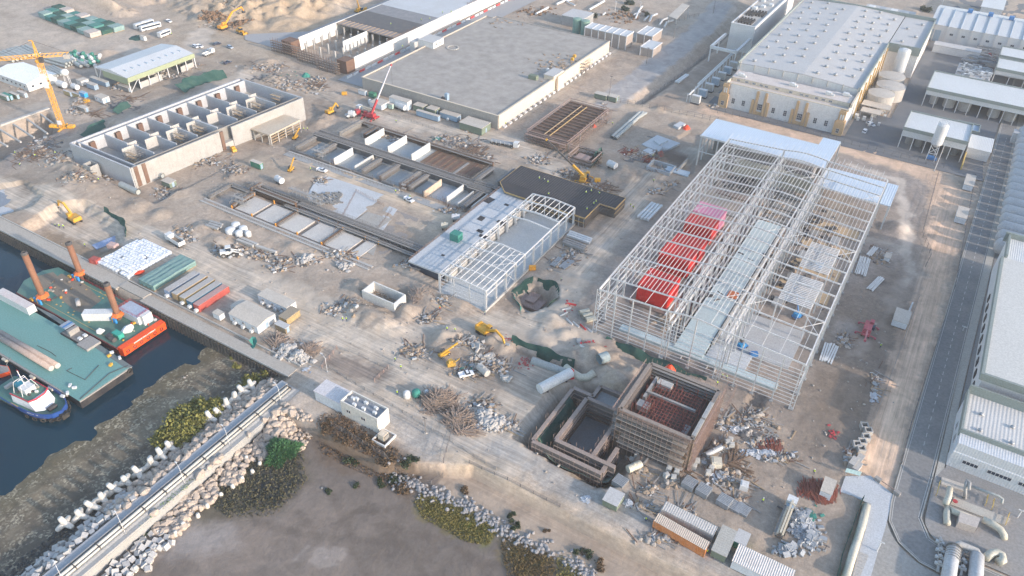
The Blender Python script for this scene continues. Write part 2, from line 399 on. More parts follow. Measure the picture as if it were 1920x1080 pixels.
# excavations
pit('28,428 105,384 168,380 232,425 238,452 150,505 100,478',3.2,1.0)
pit('-120,300 -120,262 0,238 92,205 104,222 110,246 60,268 -30,318',7.5,2.5,.3)
pit('-60,355 0,345 50,340 88,372 60,392 -60,420',1.6,1.5,.3)
pit('952,541 1000,515 1050,531 1052,558 1022,582 983,591',5.5,1.6,.4)
pit([(-69,119.5),(-69,143),(-63,150),(-46,151),(-45,142),(-36.5,137),(-37,120),(-42,116.5),(-60,118.5)],6.0,1.3,.4)
pit('668,548 690,533 720,528 765,545 775,560 758,586 700,575',2.6,1.1,.5)
pit('1148,628 1330,700 1318,712 1220,690 1150,652',2.2,1.2,.4)
pit('955,640 1080,682 1110,700 1100,712 1060,700 960,662',1.8,1.2,.4)
pit([(-230,160.5),(-157,160.5),(-157,172),(-230,172)],.8,3,.1)
pit([(-226,172),(-137,172),(-137,178),(-226,178)],1.8,3,.1)
pit([(-227,208),(-140,208),(-140,223.5),(-227,223.5)],.7,3,.1)
pit([(-209,226),(-152,226),(-152,245),(-209,245)],.7,3,.1)
pit('1098,590 1128,572 1142,600 1118,617',1.5,1,.5)
pit('1195,300 1290,243 1322,250 1300,330 1245,320',.9,1,.5)
pit('1410,720 1445,745 1430,775 1395,755',1.4,1,.5)
pit('1178,70 1320,-40 1360,-30 1200,85 1190,200 1160,200',.001)
# drainage ditch beside the road behind the reservoir
dd=lined(px('1196,188 1305,110 1360,58 1400,20'));Z -=np.where(dd<5,(5-dd)*.55,0)
Z+=2.6*np.exp(-(((X+275)/20)**2+((Y-143)/16)**2)/2)*(Y>112)-2.3*np.exp(-(((X+250)/14)**2+((Y-233)/15)**2)/2)
paved=[(-7.5,330,18,347,.15),(-18,346,60,372,.1),(14,100,30,600,.3),(-34,350,-10,600,.3),(30,80,60,500,.3),(-96,346,-30,520,.1),(-30,372,60,560,.1),
   (-121.5,161,-102.5,226,.3),(-137,166,-121,226,.1),(-300,147,-242,232,.3),(-340,106,-135,111.8,.25),(-247,274,-168.5,390,.2),(-3,60,40,150,.12)]
for x0,y0,x1,y1,dp in paved:
 m=(X>x0) & (X<x1) & (Y>y0) & (Y<y1);Z[m]=np.minimum(Z[m],-dp)
# ---- colours ----
C=np.zeros((len(X),3));C[:]=(.375,.315,.26)
C *= (1+(nC-.5)*.30+(nA-.5)*.22)[:,None]
cool=sst(fbm(X,Y,26,31),.42,.66)[:,None];C=C*(1-cool*.5)+np.array((.335,.295,.25))*cool*.5
SAND,HAUL,DUST,DARK,WET,GREY=(.48,.40,.31),(.455,.405,.345),(.45,.40,.345),(.20,.165,.135),(.155,.125,.10),(.335,.315,.295)
def paint_c(d,col,e=3.,s=1.):
 global C
 k=(sst(d,-e/2,e/2)*s)[:,None];C=C*(1-k)+np.array(col)*k*(1+(nA-.5)*.18+(nB-.5)*.14)[:,None]
def pc(s,col,e=3.,st=1.,z=0.):paint_c(polyd(px(s,z) if isinstance(s,str) else s,10,WX,WY),col,e,st)
smo=np.zeros(len(X))
def road(s,w,col=HAUL,e=3.,st=.85):
 global smo
 d=w/2-lined(px(s) if isinstance(s,str) else s,w+8,WX,WY);smo=np.maximum(smo,sst(d,-2,2)*st);paint_c(d,col,e,st)
# broad tones
pc('1100,640 1320,290 1700,290 1760,340 1690,640 1560,860 1490,800 1300,720',(.27,.235,.21),8,.8)
pc('1590,300 1700,300 1745,345 1700,470 1720,600 1600,800 1490,780 1600,470',(.295,.26,.235),8,.9)
pc('1540,600 1680,560 1700,640 1640,700 1660,760 1600,800 1560,860 1480,860 1480,770 1520,700',(.235,.20,.165),8,.8)
pc('1170,430 1250,400 1200,520 1100,620 1060,600 1130,500',(.30,.27,.245),8,.7)
pc('60,440 110,400 230,430 235,480 150,505 110,480',(.27,.215,.16),4,.9)
pc('60,440 130,470 200,495 150,515 40,460',(.16,.125,.095),3,.9)
pc('0,260 110,240 130,250 60,300 0,330',(.23,.21,.20),5,.8)
pc('0,0 130,0 270,75 180,92 0,110',DUST,14,.6);pc('300,0 700,0 560,110 400,130 300,60',(.40,.335,.26),14,.5)
pc('380,0 640,0 600,60 480,80 400,60',(.40,.315,.225),8,.8)
pc('545,560 620,580 640,640 590,668 560,640',(.37,.265,.15),4,.55);pc('600,575 625,590 632,615 600,610',(.30,.19,.09),3,.7);pc('598,640 628,632 640,650 610,658',(.24,.17,.10),3,.7)
# dirt haul roads, plus shade painted into the ditch
road('-60,345 60,372 200,432 330,462 420,520 520,590 580,640 650,690 760,740 860,800 940,850',14)
road('560,640 700,660 830,720 960,770 1010,720',16);road('620,660 760,630 900,610 1010,600 1060,560 1090,500 1160,420 1200,350 1300,280',9)
road('640,600 560,550 480,500 420,470',9);road('110,310 200,250 330,200 400,165 460,140 620,180 700,215 800,240 950,262 1010,300 1100,350 1180,380',9)
road('0,230 90,190 190,170',7,(.36,.32,.28));road('380,60 360,110 300,120 240,90',12,DUST);road('160,310 240,270 250,190',5)
road('1100,630 1010,640 900,610',9);road('960,220 1120,110 1200,60 1330,30',9,(.36,.33,.29));road('560,440 420,540 330,420',6,(.44,.40,.36),3,.0)
road('1080,190 1240,205 1400,240 1540,270 1740,330',6,(.45,.37,.29),2,.8)
road('1600,310 1690,340 1700,430 1700,520 1640,640 1600,660',4.2,(.47,.42,.37),1.5,.95);road('1590,345 1560,400 1600,440 1700,470',3,(.38,.35,.31),2,.6)
road('1140,192 1230,122 1310,60 1350,14',13,(.32,.315,.315),2,.9);road('1205,192 1310,112 1368,60',3.5,(.13,.11,.10),2,.85);road('1235,200 1330,125 1372,85',9,(.27,.22,.18),4,.8)  # narrow dark stroke is ditch shade painted into the ground colour
road('1560,600 1640,640 1660,690 1600,740 1540,760',3.5,(.17,.14,.115),2,.8);road('1480,790 1590,790 1600,870',6,(.22,.19,.165),3,.7)
road('560,300 700,350 830,400 900,460 850,500',8,SAND,4,.9);road('480,300 560,330',12,(.45,.38,.29),4,.6)
pc('690,410 890,430 900,470 830,500 760,440',SAND,4,.7)
# graded road along the fence (east) and gravel road (south)
GR=[(11.6,150),(20.6,150),(21.8,258),(20.5,300),(17,335),(8,346),(-2,350),(-100,352),(-100,345),(-6,337),(7,330),(10,300),(14.5,262),(12.5,235)];smo=np.maximum(smo,((X>12) & (X<21) & (Y>150) & (Y<345))*.8)
pass
pc([(-128,104),(-78,104),(-68,111),(60,109),(60,116.5),(-68,119),(-80,112),(-128,111.5)],(.37,.35,.325),2,.9)
pc([(-128,96),(-95,99),(-112,111.5),(-128,111)],(.45,.39,.33),3,.8)
pc([(-80,106),(60,103),(60,108),(-70,111)],(.46,.38,.30),3,.8);pc('830,840 880,850 1000,930 960,950 850,890',(.48,.40,.31),4,.8)
# foreshore and beach
fs=sea & (X>-190)
C[fs]=(.135,.115,.088);pcol=fbm(X,Y,7,51)
k=(sst(pcol,.42,.62)*fs)[:,None];C=C*(1-k)+np.array((.20,.17,.125))*k
k=(fs*sst(X,-157,-147)*.8)[:,None];C=C*(1-k)+np.array((.085,.078,.07))*k
k=(fs*sst(-X,158,166)*.9)[:,None];C=C*(1-k)+np.array((.125,.11,.075))*k
C[sea & (X<=-172)]=(.03,.03,.025)
C[sea & (X<-262)]=(.12,.11,.06)
C[beach]=(.165,.143,.127);C[beach] *= (1+(nC[beach]-.5)*.3+(nD[beach]-.5)*.12)[:,None]
k=(beach*sst(fbm(X,Y,30,61),.45,.7)*.5)[:,None];C=C*(1-k)+np.array((.225,.19,.165))*k
def pb(s,col,e=3,st=1.):pc(s,col,e,st,-3.3)
pb('250,985 330,930 400,880 480,850 560,830 575,900 520,960 440,975 300,1010',(.10,.09,.065),6,.8)
pb('470,880 540,870 560,900 540,940 500,955 470,930',(.055,.055,.055),4,.8)
pb('600,800 640,790 720,840 780,900 760,930 700,890 600,860',(.15,.105,.07),5,.8);pb('700,820 800,890 770,940 720,900',(.13,.10,.075),4,.7)
pb('782,932 860,945 925,990 920,1015 870,1010 800,975',(.155,.13,.04),2,.9);pb('855,960 925,990 915,1018 860,995',(.19,.21,.04),3,.7)
pb('945,1010 1030,1040 1035,1080 960,1090',(.15,.115,.05),2,.9);pb('1050,1040 1140,1090 1050,1090',(.15,.14,.06),2,.7)
pb('285,985 340,975 420,990 440,1025 330,1045 280,1020',(.33,.31,.30),5,.6);pb('260,1000 330,960 400,925 350,905',(.10,.16,.03),3,.8)
pb('580,1030 640,1040 620,1052 560,1042',(.42,.39,.37),3,.5)
for s_ in ('640,975 660,960 690,955 720,962','630,985 655,965 690,948 725,955','705,985 740,1010 780,1050 800,1090','620,930 650,980 660,1030 690,1080','700,960 760,1000 830,1010 900,1060','560,960 600,1010 560,1060','800,1000 820,1030 800,1050 770,1030','480,980 560,1000 640,1010 760,1020','860,1030 930,1060 990,1080'):
 paint_c(.55-lined(px(s_,-3.3),8),(.135,.115,.10),1.2,.55)
bank=(beach & (crest-Y<9) & (X>-78))*.8;k=bank[:,None];C=C*(1-k)+np.array((.40,.33,.265))*k
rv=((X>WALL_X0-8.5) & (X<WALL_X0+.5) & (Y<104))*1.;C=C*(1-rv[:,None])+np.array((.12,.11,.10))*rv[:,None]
WK=(.285,.24,.20)
for s_ in ('400,250 560,290 640,400 560,400 380,340','380,440 560,500 700,520 860,530 820,600 700,600 520,520 380,470','740,640 860,600 1000,650 1060,720 1000,760 860,720','950,330 1180,400 1160,440 1020,480','1000,260 1300,230 1310,300 1180,400 1060,330','1190,800 1330,770 1560,850 1560,960 1480,1080 1400,1000 1200,930','620,470 740,400 900,480 780,500','120,140 420,100 440,150 200,240','460,110 620,170 700,200 600,230 480,170','60,300 250,350 360,400 260,400 120,350'):
 pc(s_,WK,7,.5)
pc('1560,560 1700,480 1712,560 1650,720 1590,860 1500,860 1480,780 1540,700',(.20,.17,.145),6,.75)
pc(GR,(.56,.415,.31),1.6,.97);pc([(14,150),(18,150),(18.5,200),(15,200)],(.60,.46,.34),3,.6)
# darker damp churned patches and blinding
for s in ['1530,700 1600,720 1590,790 1520,770','1540,690 1640,700 1650,760 1600,830 1530,800','1620,600 1680,590 1690,640 1640,680','1390,740 1450,730 1460,770 1400,790','905,700 960,720 930,760 890,740','700,440 760,430 770,470 720,470','1240,360 1300,350 1290,380 1230,380','620,655 790,720 770,735 640,690',
    '940,560 960,540 990,600 960,600','20,330 60,320 90,350 40,365','600,280 690,320 640,330','470,235 520,260 470,280','590,180 640,200 620,215 590,205','1540,660 1570,640 1580,690 1540,690','500,180 560,185 540,200','420,100 480,110 470,125 430,120']:
 pc(s,DARK,5,.55)
pc('612,656 733,692 702,724 596,690',(.235,.20,.175),2.5,.9);pc('1545,590 1640,610 1620,640 1560,640',(.33,.31,.29),4,.6)
C *= np.array((1.08,1.035,.995));a=C.clip(.01,.9)
# track strengths
trx=np.zeros(len(X));try_=np.zeros(len(X))
def tr(dst,s,w,st=1.):
 d=w/2-lined(px(s) if isinstance(s,str) else s,w+6,WX,WY);return np.maximum(dst,sst(d,-2,2)*st)
trx=tr(trx,'-60,345 60,372 200,432 330,462 420,520 520,590 580,640 650,690 760,740 860,800 940,850',16)
trx=tr(trx,'560,640 700,660 830,720 960,770 1010,720',18);trx=tr(trx,'430,130 620,180 700,215 800,240 950,262 1060,300',9)
trx=tr(trx,'640,630 830,600 1000,600',9);trx=tr(trx,'560,300 700,350 830,400',9,.7)
try_=tr(try_,'1090,500 1160,420 1200,350 1300,280',9);try_=tr(try_,[(16.3,150),(16.8,258),(14,325)],10,.9);try_=tr(try_,'110,310 200,250 330,200 400,165',8);try_=tr(try_,'960,220 1120,110 1200,60',10)
trx=tr(trx,[(-128,110),(60,112)],14,.6)
me=bpy.data.meshes.new('ground');nv=len(X)
me.vertices.add(nv);co=np.stack([X,Y,Z],1).astype(np.float32);me.vertices.foreach_set('co',co.ravel())
ii=(np.arange(NY-1)[:,None]*NX+np.arange(NX-1)[None]).ravel();nf=len(ii)
quads=np.stack([ii,ii+1,ii+1+NX,ii+NX],1).astype(np.int32)
me.loops.add(nf*4);me.polygons.add(nf);me.loops.foreach_set('vertex_index',quads.ravel())
me.polygons.foreach_set('loop_start',np.arange(0,nf*4,4,dtype=np.int32));me.polygons.foreach_set('use_smooth',np.ones(nf,bool))
me.update(calc_edges=True)
smo=np.maximum(smo,beach*.75)
at=me.color_attributes.new('Col','FLOAT_COLOR','POINT');at.data.foreach_set('color',np.concatenate([C.clip(.01,.9),np.ones((nv,1))],1).astype(np.float32).ravel())
at=me.color_attributes.new('Trk','FLOAT_COLOR','POINT');at.data.foreach_set('color',np.stack([trx,try_,(sea & (X>-172))*1.,1-smo*.75],1).astype(np.float32).ravel())
m,n,b=newmat('dusty_ground')
g=N(n,'ShaderNodeNewGeometry');pos=g.outputs['Position']
ac=N(n,'ShaderNodeAttribute',attribute_name='Col');tk=N(n,'ShaderNodeAttribute',attribute_name='Trk')
sep=N(n,'ShaderNodeSeparateColor');lk(n,tk.outputs['Color'],sep.inputs[0])
f1=ramp(n,noise(n,pos,.9,6,.72),.3,.7,.8,1.16);f2=ramp(n,noise(n,pos,.16,5,.65,.6),.3,.7,.80,1.16)
f3=ramp(n,noise(n,pos,3.2,3,.75),.3,.75,1.08,.82)
def mul(a_,b_):
 o=N(n,'ShaderNodeMath',operation='MULTIPLY')
 for i,v in enumerate((a_,b_)):
  if hasattr(v,'is_linked'):lk(n,v,o.inputs[i])
  else:o.inputs[i].default_value=v
 return o.outputs[0]
def add1(a_,k_,f_):   # 1 + a*k*(f-.5)
 s=N(n,'ShaderNodeMath',operation='SUBTRACT');lk(n,f_,s.inputs[0]);s.inputs[1].default_value=.5
 o=N(n,'ShaderNodeMath',operation='ADD');lk(n,mul(mul(s.outputs[0],a_),k_),o.inputs[0]);o.inputs[1].default_value=1
 return o.outputs[0]
sx=noise(n,mapping(n,pos,(.035,1.1,.0)),1.0,5,.75,.35);sy=noise(n,mapping(n,pos,(1.1,.035,0)),1.0,5,.75,.35)
def soft(f_):
 o=N(n,'ShaderNodeMix',data_type='FLOAT');lk(n,tk.outputs['Alpha'],o.inputs[0]);o.inputs[2].default_value=1.;lk(n,f_,o.inputs[3]);return o.outputs[0]
tot=mul(mul(mul(soft(f1),f2),soft(f3)),mul(add1(sep.outputs[0],1.5,sx),add1(sep.outputs[1],1.5,sy)))
sp=N(n,'ShaderNodeTexVoronoi');sp.inputs['Scale'].default_value=2.0;lk(n,pos,sp.inputs['Vector'])
peb=ramp(n,sp.outputs['Color'],.5,.8,0,1)
pebm=mul(mul(peb,sep.outputs[2]),ramp(n,noise(n,pos,.25,4,.7),.42,.62))
cs=N(n,'ShaderNodeVectorMath',operation='SCALE');lk(n,ac.outputs['Color'],cs.inputs[0]);lk(n,tot,cs.inputs['Scale'])
fc=mix(n,mul(pebm,.8),cs.outputs[0],(.46,.40,.29))
lk(n,fc,b.inputs['Base Color']);b.inputs['Roughness'].default_value=.95;b.inputs['Specular IOR Level'].default_value=.1
bp=N(n,'ShaderNodeBump');bp.inputs['Distance'].default_value=.35;bp.inputs['Strength'].default_value=.55
hs=N(n,'ShaderNodeMath',operation='ADD');lk(n,noise(n,pos,.8,7,.7),hs.inputs[0]);lk(n,mul(add1(sep.outputs[0],.7,sx),add1(sep.outputs[1],.7,sy)),hs.inputs[1])
lk(n,hs.outputs[0],bp.inputs['Height']);lk(n,bp.outputs[0],b.inputs['Normal'])
me.materials.append(m);ground=link('ground',me);ground['kind']='structure'
def HZ(x,y):
 i=min(max(np.searchsorted(gx,x)-1,0),NX-2);j=min(max(np.searchsorted(gy,y)-1,0),NY-2)
 return float(Z[j*NX+i])
def GP(px_,py_):
 """photo pixel -> point on the terrain"""
 x,y=G(px_,py_);z=HZ(x,y)
 for _ in range(3):x,y=G(px_,py_,z);z=HZ(x,y)
 return x,y,z
# water
m,n,b=newmat('harbour_water');g=N(n,'ShaderNodeNewGeometry')
lk(n,mix(n,ramp(n,noise(n,g.outputs['Position'],.03,4),.35,.7),(.003,.020,.036),(.005,.030,.046)),b.inputs['Base Color'])
b.inputs['Roughness'].default_value=.08;b.inputs['Specular IOR Level'].default_value=.22
bp=N(n,'ShaderNodeBump');bp.inputs['Strength'].default_value=.25;bp.inputs['Distance'].default_value=.2
lk(n,noise(n,g.outputs['Position'],.9,4,.6),bp.inputs['Height']);lk(n,bp.outputs[0],b.inputs['Normal'])
setting('water',MB().sheet([(-1400,-50),(-150,-50),(-150,105.9),(-1400,105.9)],-5.0),m)
# ---------------- roads and paving ----------------
def kerb_line(pts,w=.3,h=.13,z=0.02):
 mb=MB()
 for a_,b_ in zip(pts,pts[1:]):mb.bar((a_[0],a_[1],z+h/2),(b_[0],b_[1],z+h/2),w,h)
 return mb
def arc(cx,cy,r,a0,a1,n=14):return [(cx+r*math.cos(R(a0+(a1-a0)*i/n)),cy+r*math.sin(R(a0+(a1-a0)*i/n))) for i in range(n+1)]
# east road: straight, then bends round the pipe yard
XA,XB=21.8,29.2
def rx(y):return (y-180)*.020
left=[(XA+rx(y),y) for y in (640,520,400,300,240,180,160)]
rl=left+[(21.4,150)]+arc(33.5,150,12.1,180,270)+[(60,137.9)]
rr=[(XB+rx(y),y) for y in (640,520,400,300,240,180,166)]+arc(35.5,152,7.2,180,270)+[(60,144.8)]
mb=MB();nn=22
def resamp(p,k):
 L=[0]
 for a_,b_ in zip(p,p[1:]):L.append(L[-1]+math.dist(a_,b_))
 out=[]
 for i in range(k):
  t=L[-1]*i/(k-1);j=max(j_ for j_ in range(len(L)) if L[j_]<=t+1e-9);j=min(j,len(p)-2)
  f=(t-L[j])/(L[j+1]-L[j]);out.append((p[j][0]+(p[j+1][0]-p[j][0])*f,p[j][1]+(p[j+1][1]-p[j][1])*f))
 return out
ra,rb=resamp(rl,90),resamp(rr,90)
for i in range(89):mb.add([(*ra[i],.03),(*rb[i],.03),(*rb[i+1],.03),(*ra[i+1],.03)],[(3,2,1,0)])
setting('asphalt_road',mb,asph)
mb=MB()
y=148.
while y<400:
 x=(XA+XB)/2+rx(y)
 if y>170:mb.sheet([(x-.09,y),(x+.09,y),(x+.11,y+1.7),(x-.07,y+1.7)],.038)
 y+=3.6
for p in (ra,rb):
 o_=.45 if p is ra else -.45
 for i in range(10,89):
  (x0,y0),(x1,y1)=p[i],p[i+1] if i<88 else p[i]
  if math.dist((x0,y0),(x1,y1))<.1:continue
  d=Vector((x1-x0,y1-y0)).normalized();nn_=Vector((-d.y,d.x))*o_
  mb.add([(x0+nn_.x,y0+nn_.y,.038),(x1+nn_.x,y1+nn_.y,.038),(x1+nn_.x*1.3,y1+nn_.y*1.3,.038),(x0+nn_.x*1.3,y0+nn_.y*1.3,.038)],[(0,1,2,3)])
setting('road_markings',mb,paint)
setting('kerb',kerb_line(ra),kerb_m);setting('kerb',kerb_line(rb),kerb_m)
# pavement and service strip beside the road, yards between the plant buildings
setting('yard',MB().sheet([(-10,346),(-34,346),(-34,390),(-19.4,390),(-19.4,640),(-12,640),(-12,390),(22.5,372),(24.5,346)],.02),asph_y)
setting('yard',MB().sheet([(-12,366),(24.6,372),(26,440),(-12,440)],.024),asph_y)
setting('yard',MB().sheet([(-96,350.5),(-34,350.5),(-34,357),(-96,357)],.016),asph_y)
setting('yard',MB().sheet([(-99,357),(-94.5,357),(-94.5,480),(-99,480)],.016),asph_y)
setting('yard',MB().sheet([(-3,440),(60,444),(60,640),(-12,640),(-12,440)],.020),asph_y)
setting('pavement',MB().sheet([(29.4,166),(31.0,166),(36.8,440),(33.4,440)],.10),kerb_m)
setting('paved_ground',MB().sheet([(31.2,160),(60,160),(60,440),(36.9,440)],.05),M('yard_concrete',(.25,.25,.25),.9,dirt=.5,sc=.2))
pipeyard=MB().prism(resamp(arc(35.8,152.3,6.6,180,270)+[(55.5,145.7),(56.5,148),(56.5,158),(47,165.5),(31.4,172),(29.3,166)],40),-.1,.12)
setting('pipe_yard_paving',pipeyard,M('gravel_paving',(.27,.26,.25),.95,dirt=.4,sc=.3,fine=1.5,streak=False,bump=.4))
grav=M('grey_gravel',(.33,.315,.29),.95,dirt=.4,sc=.2,fine=1.2,streak=False,bump=.6)
setting('gravel_ground',MB().sheet([(21.0,152),(21.2,149)]+arc(33.5,150,12.6,185,268)+[(60,137.3),(60,100),(10,100),(17,130)],.015),grav)
# concrete path beside the long pipe
mb=MB()
cp=px('1585,893 1632,892 1675,928 1660,990 1646,1035 1630,1090 1596,1090 1610,1040 1625,985 1630,945 1600,930 1575,922')
setting('concrete_path',mb.prism(cp,-.2,.07),conc_b)
# ---------------- buildings ----------------
def RB(nl,nr,fl,z):
 a_,b_,c_=G(*nl,z),G(*nr,z),G(*fl,z)
 return min(a_[0],c_[0])*.5+(a_[0]+c_[0])*.25,(a_[1]+b_[1])/2,b_[0],c_[1]
def walls(mb,x0,y0,x1,y1,z0,z1,t=.4):
 mb.bx(x0,y0,z0,x1,y0+t,z1);mb.bx(x0,y1-t,z0,x1,y1,z1)
 mb.bx(x0,y0+t,z0,x0+t,y1-t,z1);mb.bx(x1-t,y0+t,z0,x1,y1-t,z1);return mb
def window(parent,x,y,z,w,h,cols=2,rows=3,face='y',d=-.05,grid=steel_w,nm='window'):
 """glazed opening with frame bars; face y = towards -y, x = towards +x / X towards -x"""
 g_=MB();f_=MB();t=.09
 if face=='y':
  g_.bx(x-w/2,y-.06,z,x+w/2,y-.01,z+h)
  for i in range(cols+1):f_.bx(x-w/2+w*i/cols-t/2,y-.12,z-t/2,x-w/2+w*i/cols+t/2,y-.062,z+h+t/2)
  for j in range(rows+1):f_.bx(x-w/2,y-.11,z+h*j/rows-t/2,x+w/2,y-.063,z+h*j/rows+t/2)
 else:
  s_=1 if face=='x' else -1;a_,b_=sorted((x+.01*s_,x+.06*s_));c_,e_=sorted((x+.062*s_,x+.12*s_))
  g_.bx(a_,y-w/2,z,b_,y+w/2,z+h)
  for i in range(cols+1):f_.bx(c_,y-w/2+w*i/cols-t/2,z-t/2,e_,y-w/2+w*i/cols+t/2,z+h+t/2)
  for j in range(rows+1):f_.bx(c_,y-w/2,z+h*j/rows-t/2,e_-.01,y+w/2,z+h*j/rows+t/2)
 o=part(nm,g_,glass,parent);part('frame',f_,grid,o);return o

# --- covered reservoir ---
t=thing('covered_reservoir','huge flat sandy-roofed concrete reservoir with a cream parapet','reservoir',(-208,274,0))
L=lambda mb,*a_:mb
def at0(o): # children in world coordinates under a moved empty
 for c in o.children:c.location=c.location-o.location
resp=[(-247,274),(-168.7,274),(-168.7,389.5),(-242.5,389.5),(-242.5,386),(-247,386)]
part('roof',MB().prism(resp,5.4,6.2),screed,t)
w=MB()
for i in range(6):
 (xa,ya),(xb,yb)=resp[i],resp[(i+1) % 6]
 if i != 1:w.bar((xa,ya,3.3),(xb,yb,3.3),.5,6.6)
part('wall',w,M('shaded_grey_wall',(.36,.33,.30),.9,dirt=.3,sc=.15),t)  # walls turned from the sun: shade put into a greyer colour
part('side_wall',MB().bx(-169,274.3,0,-168.45,389.2,6.62),cream,t)  # sun-facing wall: warm light put into the paler colour
part('parapet_coping',MB().bx(-169.2,273.7,6.62,-168.2,389.8,6.8).bx(-247.3,273.6,6.62,-169.2,274.4,6.8).bx(-247.4,274.4,6.62,-246.6,386,6.8),cream,t)
ven=MB()
for i in range(25):
 y=276.5+i*4.6;part('drain_box',MB().bx(-168.4,y,0,-166.8,y+2.3,.9),wall_w,t);part('drain_opening',MB().bx(-168.4,y+2.35,0,-167.0,y+3.5,.55),mesh_d,t)
at0(t)
t=thing('roof_stair_house','small white stair house at the far edge of the reservoir roof','building',(-245,330,6.2))
x0,y0=-251.5,325
part('wall',walls(MB(),-251.5,325.5,-241.5,335,0,9.6,.3),wall_w,t);part('roof',MB().bx(-251.8,325.2,9.35,-241.2,335.3,9.5),roof_g,t)
for yy in (328,331.5):window(t,-241.5,yy,7.4,1.0,1.2,1,1,'x')
part('side_block',MB().bx(-254.8,322.5,0,-251.6,329.5,8.4),roof_g,t);at0(t)
t=thing('edge_stair_house','cream stair block on the lit edge of the reservoir roof','building',(-170,328,6.2))
part('wall',MB().bx(-173.5,324.2,6.2,-168.0,334.5,8.2),cream,t);part('roof',MB().bx(-173.7,324,8.2,-167.8,334.7,8.4),roof_g,t);part('landing',MB().bx(-168.0,327,0,-166.9,333.8,7.5),cream,t);at0(t)
def roof_unit(px_,py_,z,dx,dy,h,mat,nm,lab,cat):
 x,y=G(px_,py_,z);return one(nm,MB().bx(-dx/2,-dy/2,0,dx/2,dy/2,h).bx(-dx/2+.2,-dy/2+.2,h,dx/2-.3,dy/2-.2,h+.25),mat,lab,cat,(x,y,z))
roof_unit(838,187,6.2,1.6,1.6,3,blue_l,'roof_cabinet','light blue cabinet standing alone on the reservoir roof','cabinet')
roof_unit(832,187,6.2,2.2,1.2,1.1,dark_m,'generator','small dark generator beside the blue cabinet on the roof','generator')
roof_unit(1000,148,6.2,4.5,2.5,1.8,green_l,'material_bin','dark green bin on the reservoir roof left of the stair block','bin')
for i,(a_,b_) in enumerate([(1027,134),(1035,137)]):one('water_tank',MB().lathe((0,0,0),[(.8,0),(.9,.2),(.9,1.3),(.5,1.7),(.2,1.8)],12),white_p,['left','right'][i]+' one of two white water tanks by the roof stair block','water tank',(*G(a_,b_,6.2),6.2),smooth=True)
for i,(a_,b_) in enumerate([(1077,107),(1073,113)]):roof_unit(a_,b_,6.2,1.4,1.4,1.2,yellow_m,'plant_unit',['far','near'][i]+' yellow machine on the reservoir roof close to the lit edge','machine')
ring=MB()
for i in range(18):
 a_=i/18*6.283;ring.box((3*math.cos(a_),3*math.sin(a_),.25),(.7,.7,.4),a_)
one('stone_ring',ring,conc_l,'ring of pale blocks on the reservoir roof by the white stair house','roof vent',(*G(849,90,6.2),6.2))
cl=MB();rg=random.Random(4)
for i in range(120):
 x,y=G(rg.gauss(1045,22),rg.gauss(128,10),6.2)
 if -240<x<-169.5:cl.box((x,y,6.3+rg.random()*.3),(rg.uniform(.3,2.2),rg.uniform(.2,.8),rg.uniform(.1,.5)),rg.uniform(0,3))
for i in range(60):
 x,y=G(rg.gauss(940,22),rg.gauss(38,6),6.2)
 if -240<x<-169.5 and y<388:cl.box((x,y,6.3),(rg.uniform(.5,3.2),rg.uniform(.2,.8),rg.uniform(.1,.5)),rg.uniform(0,3))
setting('roof_debris',cl,rub_b,'stuff')

# --- process hall (east) ---
t=thing('process_hall','very large white industrial hall with a grey vent-dotted roof and tan pilasters','building',(-60,420,0))
HX0,HX1=-93.2,-35.4
low=MB().bx(HX0+1.5,357.4,0,HX1-.5,376,11.2);part('front_wing',low,wall_w,t)
fw=MB()
for a_,b_ in ((HX0+3.6,-76.4),(-72.2,-57.6),(-53.4,-39)):fw.bx(a_,357.0,0,b_,357.38,12)
fw.bx(-76.4,357.1,0,-72.2,357.36,12).bx(-57.6,357.1,0,-53.4,357.36,12)
part('front_wall',fw,wall_w,t)
part('parapet',MB().bx(HX0+1,357,12,HX1,357.6,12.35).bx(HX0+1,357.6,11.2,HX0+1.5,376,12.35).bx(HX1-.5,357.6,11.2,HX1,376,12.35),cream,t)
part('wing_roof',MB().bx(HX0+1.5,357.62,11.2,HX1-.52,376,11.3),M('pinkish_roof',(.56,.50,.46),.85,dirt=.4,sc=.2,streak=False),t)
part('clerestory_wall',MB().bx(HX0+2,362.6,11.3,HX1-1,366.0,13.2),cream,t)
part('clerestory_roof',MB().bx(HX0+1.8,362.5,13.2,HX1-.9,372,13.35),M('pinkish_roof',None),t)
for i,xx in enumerate([-88,-84,-80.5,-77,-74.5,-69.5,-63,-58,-55.5,-51,-48,-44.8]):
 window(t,xx,362.6,11.75,1.5,.9,3,2)
# tan pilasters and corner turrets
pil=[]
for cx in (-74.3,-55.5):
 for dx,hh in ((-3.6,6.6),(-2.0,11.0),(2.0,11.0),(3.6,6.6)):
  part('pilaster',MB().bx(cx+dx-.62,356.45,0,cx+dx+.62,356.98,hh).bx(cx+dx-.5,356.5,hh,cx+dx+.5,356.96,hh+.4),tan,t)
 part('pilaster_infill',MB().bx(cx-1.4,356.7,0,cx+1.4,357.08,1.6),tan,t)
 window(t,cx,357.08,2.4,2.2,3.0,3,3)
for cx in (HX0+1.6,HX1-1.9):
 tb=MB().bx(cx-2.4,355.6,0,cx+2.0,359.2,6.4).bx(cx-2.1,355.9,6.4,cx+1.7,359,6.9).bx(cx-1.5,356.3,6.9,cx+1.2,358.8,11.6).bx(cx-1.7,356.1,10.4,cx+1.4,359,10.9)
 part('corner_turret',tb,tan,t);window(t,cx-.2,355.6,1.3,1.3,2.0,2,2)
 for q in (-.55,.45):part('niche',MB().bx(cx+q-.28,356.2,7.4,cx+q+.28,356.3,9.8),white_p,t)
